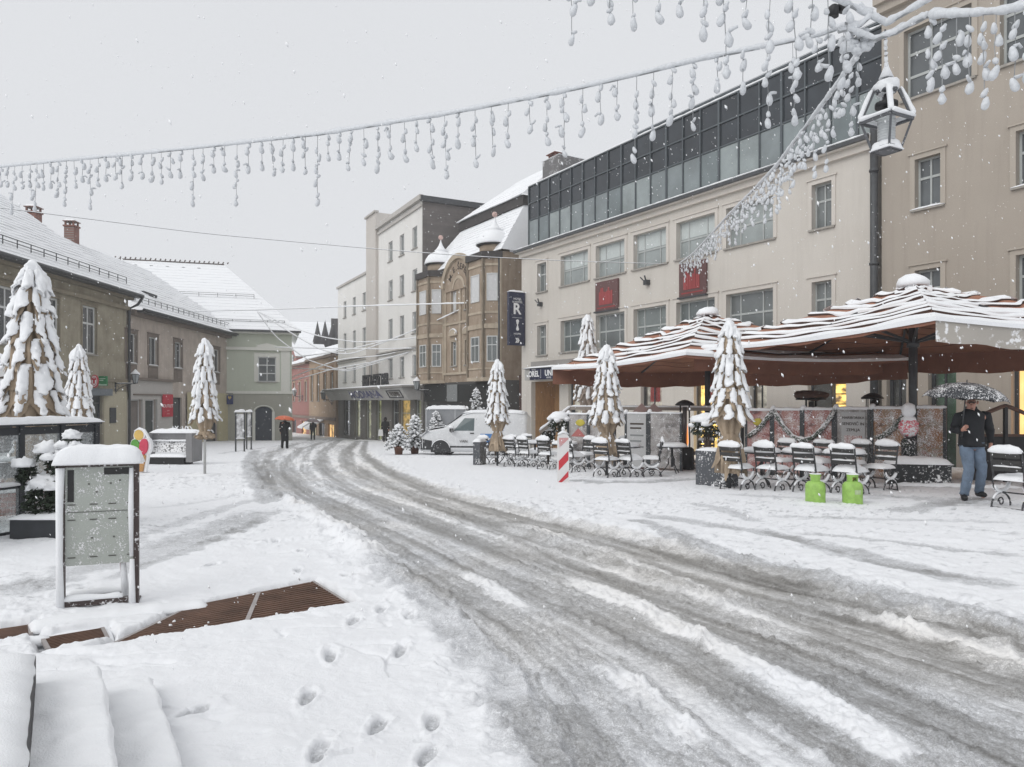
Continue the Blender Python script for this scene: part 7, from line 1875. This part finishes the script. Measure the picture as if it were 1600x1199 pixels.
NAVYC = mat('dark_navy_jacket', (.008, .009, .012), .75, .4, 8, bump=.2); JEANS = mat('blue_jeans', (.135, .18, .245), .85, .25, 7, bump=.3); BOOT = mat('black_boot', (.012, .012, .013), .5, .3)
y_ = 12.2; px_ = 1519; foot = Vector((PX(px_, y_), y_, gz(y_)+.035))
Jm = pose(0, dict(pelvis=(-.02, .0, .94), waist=(-.025, -.01, 1.11), chest=(-.02, -.03, 1.32), neck=(-.05, -.06, 1.47), chin=(-.08, -.11, 1.53), head=(-.085, -.12, 1.615), crown=(-.08, -.10, 1.685), face=(-.5, -.85, -.45),
    shl=(-.225, -.03, 1.39), ell=(-.31, .0, 1.15), wrl=(-.28, -.20, 1.165), pal=(-.282, -.25, 1.20), curll=(.45, -.3, .3), shr=(.20, -.03, 1.40), elr=(.31, .03, 1.15), wrr=(.29, -.03, .93), par=(.275, -.05, .87),
    hil=(-.105, 0, .89), knl=(-.115, -.10, .50), anl=(-.17, -.06, .09), tol=(-.24, -.19, .035), hir=(.08, 0, .89), knr=(.13, -.05, .50), anr=(.19, .12, .12), tor=(.19, -.02, .04), turn=(0, 0, .15)))
person('man in a dark jacket and blue jeans walking through the snow under a speckled umbrella', foot, 0, Jm, (NAVYC, JEANS, BOOT, HAIR), hem=.88, H=1.0)
umbrella('black umbrella speckled with snow held over the man in blue jeans', foot+Vector((-.24, -.20, 1.655)), .62, (R(3), R(4), .3), flecked('snowy_umbrella', (.03, .034, .04), .50, 45, rough=.5), grip=.50)
BLKC = mat('black_coat', (.012, .012, .013), .8, .4)
def walker(label, px, fy, cu, lb_u, H, hem, up, rz=R(180), hood=False):
    p = G(px, fy, .02); t = person(label, p, rz, pose(.10, dict(wrl=(-.06, -.25, 1.20), ell=(-.26, -.08, 1.14), pal=(-.05, -.28, 1.26))), (BLKC, BLKC, BOOT, HAIR), hem=hem, H=H, fingers=True, cap=False, hood=hood)
    if cu: umbrella(lb_u, p+Vector((-.02, .05, 1.56*H)), up, (R(-4), R(4), 0), cu, grip=.4)
walker('person in a long black coat walking away under an orange umbrella', 445, 702, mat('orange_cloth', (.62, .15, .07), .6, .1), 'orange umbrella over the person in the long black coat', 1.0, .42, .56)
walker('person in black trousers walking away under a pale grey umbrella', 489, 688, mat('mauve_cloth', (.34, .28, .29), .6, .1), 'pale mauve grey umbrella over the farther walker', 1.03, .80, .66)
p = Vector((PX(602, 57.5), 57.5, gz(57.5)+.03)); person('hooded person in black with a white bag waiting at the white block shop window', p, R(10), pose(.02), (BLKC, BLKC, BOOT, BLKC), hem=.72, hood=True, H=1.08)
t = thing('shopping_bag', 'white shopping bag in the hand of the hooded person', 'bag', p+Vector((-.33, -.12, .48))); mb = MB(); mb.prism([(-.2, 0), (.2, 0), (.15, .5), (-.15, .5)], -.08, .08); mb.build('bag', WHITE_L, t); mb = MB(); mb.tube([(-.1, 0, .5), (-.08, 0, .62), (.08, 0, .62), (.1, 0, .5)], .012, 5); mb.build('handle', WHITE_L, t)
y_ = 18.6; p = Vector((PX(1369, y_), y_, gz(y_)+.16)); person('dark haired person in a brown coat on the terrace behind the burger screens', p, R(200), pose(.0), (CLOTH, BLKC, BOOT, HAIR), hem=.8, cap=False)
# ------------------------------------------------------------------ icicle light strings, hung lantern, span wires
WIRE = mat('pale_wire', (.30, .31, .32), .6, .2); DROPM = mat('shaded_snow', (.62, .64, .665), .5, .12, 30, bump=.3)  # snow coloured grey to stand for shade on drops and cables against bright sky
def cable_pts(ctrl, n=60):
    """ctrl: (px, py, distance); a straight run in depth between the points"""
    out = []
    for (x0, y0, d0), (x1, y1, d1) in zip(ctrl[:-1], ctrl[1:]):
        m = max(2, int(n*abs(x1-x0+.01)/abs(ctrl[-1][0]-ctrl[0][0]+.02)))
        for i in range(m):
            u = i/m; out.append(W(x0+(x1-x0)*u, y0+(y1-y0)*u, 1/((1-u)/d0+u/d1)))
    out.append(W(*ctrl[-1])); return out
def egg(mb, c, s, tilt, seed):
    M_ = Matrix.Rotation(tilt[0], 4, 'X') @ Matrix.Rotation(tilt[1], 4, 'Y'); pr = []
    c = Vector(c)
    prof = [(.004, .085), (.022, .07), (.038, .03), (.046, -.015), (.042, -.05), (.024, -.075), (.003, -.085)]
    g = []
    for r, z in prof: g.append([c+M_ @ Vector((r*s*math.cos(k*.7854)*(1+.15*math.sin(k*2+seed)+.5*noise.noise(Vector((k*.9+seed*3.7, z*18, seed*1.1)))), r*s*math.sin(k*.7854), z*s)) for k in range(8)])
    mb.rings(g, True, True)
STR = []
rs = random.Random(12)
for v in range(12):
    L = [.34, .48, .40, .62, .45, .78, .38, .95, .55, .70, .36, .85][v]; w, d = MB(), MB(); pts = [(0, 0, 0)]; n = max(2, int(L/.09)); x = y = 0
    for i in range(1, n+1):
        f = i/n; x += rs.uniform(-.008, .008)*(f > .4); y += rs.uniform(-.008, .008)*(f > .4); pts.append((x, y, -L*f))
    w.tube(pts, .0045, 4); eggs = []; nd = max(1, int(round((L-.15)/.2)))
    for i in range(nd+1):
        f = 1-(i*.21+rs.uniform(-.02, .02))/L if i else 1.0
        if f < .2: continue
        q = pts[min(n, int(f*n))]; sx_ = rs.choice((-1, 1))*(.03 if i else 0)
        d = MB(); eggs.append(d); egg(d, (q[0]+sx_, q[1]+rs.uniform(-.015, .015), q[2]-.05), rs.uniform(.66, .98), (rs.uniform(-.35, .35), rs.uniform(-.4, .4)), v+i)
        if rs.random() < .4:
            a = rs.uniform(0, 6.28); e = Vector((q[0]+sx_, q[1], q[2]+.02)); d.tube([e, e+Vector((.05*math.cos(a), .03*math.sin(a), .015)), e+Vector((.09*math.cos(a), .05*math.sin(a), .05*rs.uniform(-1, 1)))], [.02, .018, .012], 6)
        else:
            a = rs.uniform(0, 6.28); egg(d, (q[0]-sx_*.6, q[1], q[2]+.055), .6, (rs.uniform(-1, 1), rs.uniform(-1, 1)), v)
    def data(mb, nm, m_):
        o = mb.build(nm, m_); me = o.data; bpy.data.objects.remove(o); return me
    STR.append((data(w, 'strand', WIRE), [data(e_, 'snow_drop', DROPM) for e_ in eggs]))
def light_string(label, ctrl, gap, seed, rad=.022, sh=.052, s=1.0, order=None, skip=0.0, dense=1):
    pts = cable_pts(ctrl); o = pts[len(pts)//2].copy(); t = thing('icicle_lights', label, 'string lights', o, 0, 'snow laden icicle light strings')
    loc = [p-o for p in pts]
    mb = MB(); mb.tube(loc, rad, 6); mb.build('cable', WIRE, t)
    mb = MB(); mb.snow_strip([p+Vector((0, 0, rad*.4)) for p in loc], sh*1.15, sh*.85, .45, seed, .05, 8, .75); mb.build('snow_cover', DROPM, t)
    rnd = random.Random(seed); acc = skip; k = 0; cnt = 0
    for a, b in zip(loc[:-1], loc[1:]):
        L = (b-a).length
        while acc < L and cnt < 98:
            q = a.lerp(b, acc/L); m1, m2 = STR[(k*5+rnd.randint(0, 2)*3+k//7) % 12]
            so_ = bpy.data.objects.new('strand', m1); COL.objects.link(so_); so_.parent = t; so_.location = q+Vector((rnd.uniform(-.02, .02), 0, -.01)); so_.rotation_euler = (rnd.uniform(-.03, .03), rnd.uniform(-.03, .03), rnd.uniform(0, 6.28)); z_ = rnd.uniform(.9, 1.1)*s; so_.scale = (s, s, z_)
            for m3 in m2: do_ = bpy.data.objects.new('snow_drop', m3); COL.objects.link(do_); do_.parent = so_
            acc += gap*rnd.uniform(.85, 1.15); k += 1; cnt += 1
        acc -= L
    return t
YL, YR = 16.5, 8.3
def dm(px): u = (px+60)/(1340+60); return 1/((1-u)/YL+u/YR)
main = [(px, py, dm(px)) for px, py in ((-60, 268), (0, 261), (100, 251), (200, 242), (300, 232), (400, 221), (500, 210), (600, 194), (700, 178), (800, 159), (900, 139), (1000, 116), (1100, 92), (1200, 72), (1280, 55), (1335, 36))]
light_string('long icicle light string sagging across the sky from the left edge to the lantern', main, .262, 3)
light_string('icicle light string running away steeply from the lantern to the cream facade', [(1350, 72, 8.6), (1310, 130, 9.6), (1262, 195, 11.3), (1213, 260, 14), (1180, 295, 16.6), (1140, 335, 20.3), (1110, 368, 24.3), (1085, 395, 28.5), (1062, 412, 31.4)], .27, 8, s=.9, order=1, skip=.2)
light_string('icicle light string leaving the frame at the top right, before the tan upper windows', [(1452, 24, 7.6), (1520, 22, 7.2), (1570, 18, 6.9), (1610, 8, 6.7), (1700, -20, 6.3)], .16, 11, sh=.06)
light_string('icicle light string high above, only its hanging ends entering at the top', [(860, -70, 8.3), (1000, -58, 7.9), (1150, -45, 7.5), (1250, -30, 7.2), (1330, 10, 7.6)], .26, 14, s=1.05)
# knot of cables over the lantern
o = W(1375, 40, 8.1); t = thing('cable_knot', 'snow caked knot of span cables above the hung lantern', 'cable'  , o); mb, ms = MB(), MB()
for c in (((1335, 36, 8.1), (1320, 45, 8.1), (1365, 62, 8.1), (1400, 52, 8.0), (1440, 28, 7.7), (1470, 22, 7.5)), ((1290, -12, 8.0), (1345, 18, 8.1), (1385, 38, 8.1), (1420, 18, 7.9), (1470, -10, 7.6)), ((1350, 72, 8.5), (1380, 58, 8.2), (1432, 35, 7.8), (1452, 24, 7.6)), ((1310, 50, 8.1), (1345, 40, 8.1), (1362, 24, 8.1), (1340, 10, 8.1))):
    pts = [q-o for q in cable_pts(c, 24)]; mb.tube(pts, .02, 6); ms.snow_strip([q+Vector((0, 0, .01)) for q in pts], .062, .05, .9, c[0][0], .03, 9, .6)
rnd = random.Random(6)
for k in range(16): q = W(rnd.uniform(1325, 1362), rnd.uniform(48, 82), 8.2)-o; ms.blob(q, (rnd.uniform(.03, .07), .05, rnd.uniform(.03, .06)), .35, nu=8, nv=5, seed=k)
mb.build('cable', WIRE, t); ms.build('snow_cover', DROPM, t)
for px, py in ((1303, 18), (1318, 10)):
    q = W(px, py, 8.0)-o; mb = MB(); mb.lathe([(.05, -.06), (.055, .05), (.03, .07)], 10, q); mb.build('spotlight', BLK, t)
# the lantern
lo = W(1385, 237, 8.3); k = 8.3/F; lt = thing('hung_lantern', 'open four sided street lantern hanging under the light cables, snow on its roof', 'lantern', lo, R(28))
hb_, hw, rt = .20, .20, .0; bw = 24*k*.62; tw_ = 44*k*.60; zt = 48*k
IRN = flecked('lantern_iron', (.10, .105, .115), .2, 60)
mb = MB(); cs = [(-1, -1), (1, -1), (1, 1), (-1, 1)]
for a, b in cs: mb.bar((a*bw, b*bw, .03), (a*tw_*.97, b*tw_*.97, zt), .022)
for (a, b), (c, d) in zip(cs, cs[1:]+cs[:1]): mb.bar((a*tw_, b*tw_, zt), (c*tw_, d*tw_, zt), .03, .035); mb.bar((a*bw, b*bw, .02), (c*bw, d*bw, .02), .025, .05); mb.bar((a*tw_, b*tw_, zt), (a*.09, b*.09, zt+.34), .03)
mb.box(-bw, bw, -bw, bw, -.005, .02); mb.lathe([(.10, zt+.31), (.12, zt+.34), (.07, zt+.44), (.03, zt+.5)], 10); mb.build('frame', IRN, lt)
mb = MB(); mb.lathe([(.07, zt+.16), (.12, zt+.15), (.12, zt+.20), (.07, zt+.22)], 14); mb.lathe([(.03, zt+.1), (.03, zt+.3)], 8); mb.build('socket', BLK, lt)
mb = MB(); mb.lathe([r for i in range(9) for r in ((.085, .12+i*.032), (.095, .13+i*.032), (.095, .142+i*.032), (.085, .15+i*.032))], 16); mb.lathe([(.06, .02), (.06, .13)], 10); mb.build('ribbed_lamp', mat('lamp_lens', (.50, .52, .53), .25, .15, spec=.7), lt)
mb = MB(); sw = .10
for (a, b), (c, d) in zip(cs, cs[1:]+cs[:1]):
    mb.snow_strip([(a*tw_, b*tw_, zt+.02), (c*tw_, d*tw_, zt+.02)], sw*.85, .045, .35, a+2*b, .03, 8); mb.snow_strip([(a*tw_, b*tw_, zt+.03), (a*.1, b*.1, zt+.36)], .065, .04, .35, a, .03, 8)
mb.blob((0, 0, zt+.38), (.13, .13, .09), .2, 2, 14, 8); mb.lathe([(.08, zt+.48), (.03, zt+.6), (.015, zt+.66)], 8); mb.snow_pad(-bw*1.0, bw*1.0, -bw*1.0, bw*1.0, .02, .11, 10, 10, .25, .02); mb.lathe([(bw*.75, .05), (bw*.66, .2), (bw*.5, .215), (.02, .22)], 12)
mb.build('snow_cover', SNOW, lt)
mb = MB(); q = W(1383, 45, 8.15)-lo; rz_ = Matrix.Rotation(-R(28), 4, 'Z'); q = rz_ @ q; n = 14
for i in range(n): a, b = Vector((0, 0, zt+.6)).lerp(q, i/n), Vector((0, 0, zt+.6)).lerp(q, (i+.8)/n); mb.bar(a, b, .014 if i % 2 else .02)
mb.build('chain', IRN, lt)
mb = MB()
for i in range(7): c = Vector((0, 0, zt+.58)).lerp(q, i/7.5); mb.blob(c, (.02, .02, .024+.01*(i % 3)), .3, nu=8, nv=5, seed=i)
mb.build('snow_lump', SNOW, lt)
# span wires
def wire(label, ctrl, r=.012, sh=.035, smooth=True):
    pts = cable_pts(ctrl, 70)
    if smooth:
        for _ in range(12): pts = [pts[0]]+[(a+2*b+c)/4 for a, b, c in zip(pts[:-2], pts[1:-1], pts[2:])]+[pts[-1]]
    o = pts[len(pts)//2].copy(); t = thing('span_wire', label, 'wire', o, 0, 'span wires over the street'); loc = [p-o for p in pts]
    mb = MB(); mb.tube(loc, r, 5); mb.build('wire', FRAME_D if sh < .05 else WIRE, t)
    if sh: mb = MB(); mb.snow_strip([p+Vector((0, 0, r*.5)) for p in loc], sh, sh, .4, ctrl[0][1], .5, 6, .3); mb.build('snow_cover', SNOW, t)
wire('thin dark wire from the left edge under the long icicle string to the cream facade', [(-60, 318, 24), (0, 325, 24.5), (315, 365, 27.5), (580, 389, 29.5), (720, 400, 30.2), (880, 408, 31), (1042, 413, 31.8)], .010, .022)
wire('snowy wire spanning level from the low roofs to the brown house windows', [(300, 487, 56), (400, 485, 56), (560, 479, 53), (737, 474, 47.6)], .02, .085)
for i, c in enumerate(([(402, 487, 60), (440, 512, 60), (500, 548, 60), (545, 556, 59), (620, 528, 55), (690, 498, 50), (738, 475, 47.6)], [(402, 487, 60), (450, 510, 60), (500, 527, 59), (560, 536, 58), (640, 530, 54), (740, 512, 47.8)], [(456, 596, 66), (520, 577, 64), (585, 566, 60), (650, 548, 55), (700, 527, 50.5), (745, 500, 47.6)],
                         [(456, 590, 68), (530, 562, 64), (600, 556, 60), (670, 538, 54), (740, 516, 48)], [(456, 576, 70), (540, 579, 64), (610, 560, 60), (660, 540, 55)], [(430, 543, 62), (500, 545, 62), (600, 546, 58), (662, 544, 53.5)], [(402, 488, 61), (430, 527, 62), (480, 563, 63), (540, 582, 64), (600, 565, 62)], [(456, 560, 66), (540, 548, 64), (640, 524, 57), (737, 489, 48)])):
    wire(['snowy wire sagging deepest from the green roof corner to the brown house', 'snowy wire sagging gently from the green roof corner to the brown house', 'lowest snowy wire rising from behind the green house to the brown house', 'second lowest snowy wire rising to the brown house', 'snowy wire ending on the white block edge after crossing the tan house', 'level snowy wire before the turreted attic', 'steep snowy wire from the green roof corner down before the red house', 'straight snowy wire from the red house gable to the brown house'][i], c, .016, .075)
# ------------------------------------------------------------------ falling snow
rnd = random.Random(21); mb = MB()
def flake(c, s, el_):
    d = Vector((.35+rnd.uniform(-.3, .3), rnd.uniform(-.3, .3), -1)).normalized(); x = d.cross(Vector((0, 1, .2))).normalized(); y = d.cross(x)
    mb.add([c+d*s*el_, c-d*s*el_*.9, c+x*s, c-x*s*.9, c+y*s, c-y*s], [(0, 2, 4), (0, 4, 3), (0, 3, 5), (0, 5, 2), (1, 4, 2), (1, 3, 4), (1, 5, 3), (1, 2, 5)], True)
for _ in range(10500):
    y = 2.2+30*rnd.random()**.62; k = rnd.uniform(-.85, .85); z = rnd.uniform(gz(y)+.05, 1.6+y*.62)
    flake(Vector((k*y, y, z)), rnd.choice((.004, .005, .006, .008, .010))*(1 if y > 4 else .6), rnd.uniform(1.0, 2.6))
tag(mb.build('falling_snow', mat('snow_flake', (.93, .94, .95), .8, .02), fix=False), kind='stuff')
# ------------------------------------------------------------------ snowy air
if HAZE:
    hm = bpy.data.materials.new('haze'); hm.use_nodes = True; nt = hm.node_tree; nt.nodes.remove(nt.nodes['Principled BSDF'])
    pv = nt.nodes.new('ShaderNodeVolumePrincipled'); pv.inputs['Color'].default_value = (.97, .98, 1, 1); pv.inputs['Density'].default_value = HAZE; nt.links.new(pv.outputs[0], nt.nodes['Material Output'].inputs['Volume'])
    mb = MB(); mb.box(-245, 245, -125, far+66, gz(300)-3, 22); tag(mb.build('haze', hm), kind='stuff')
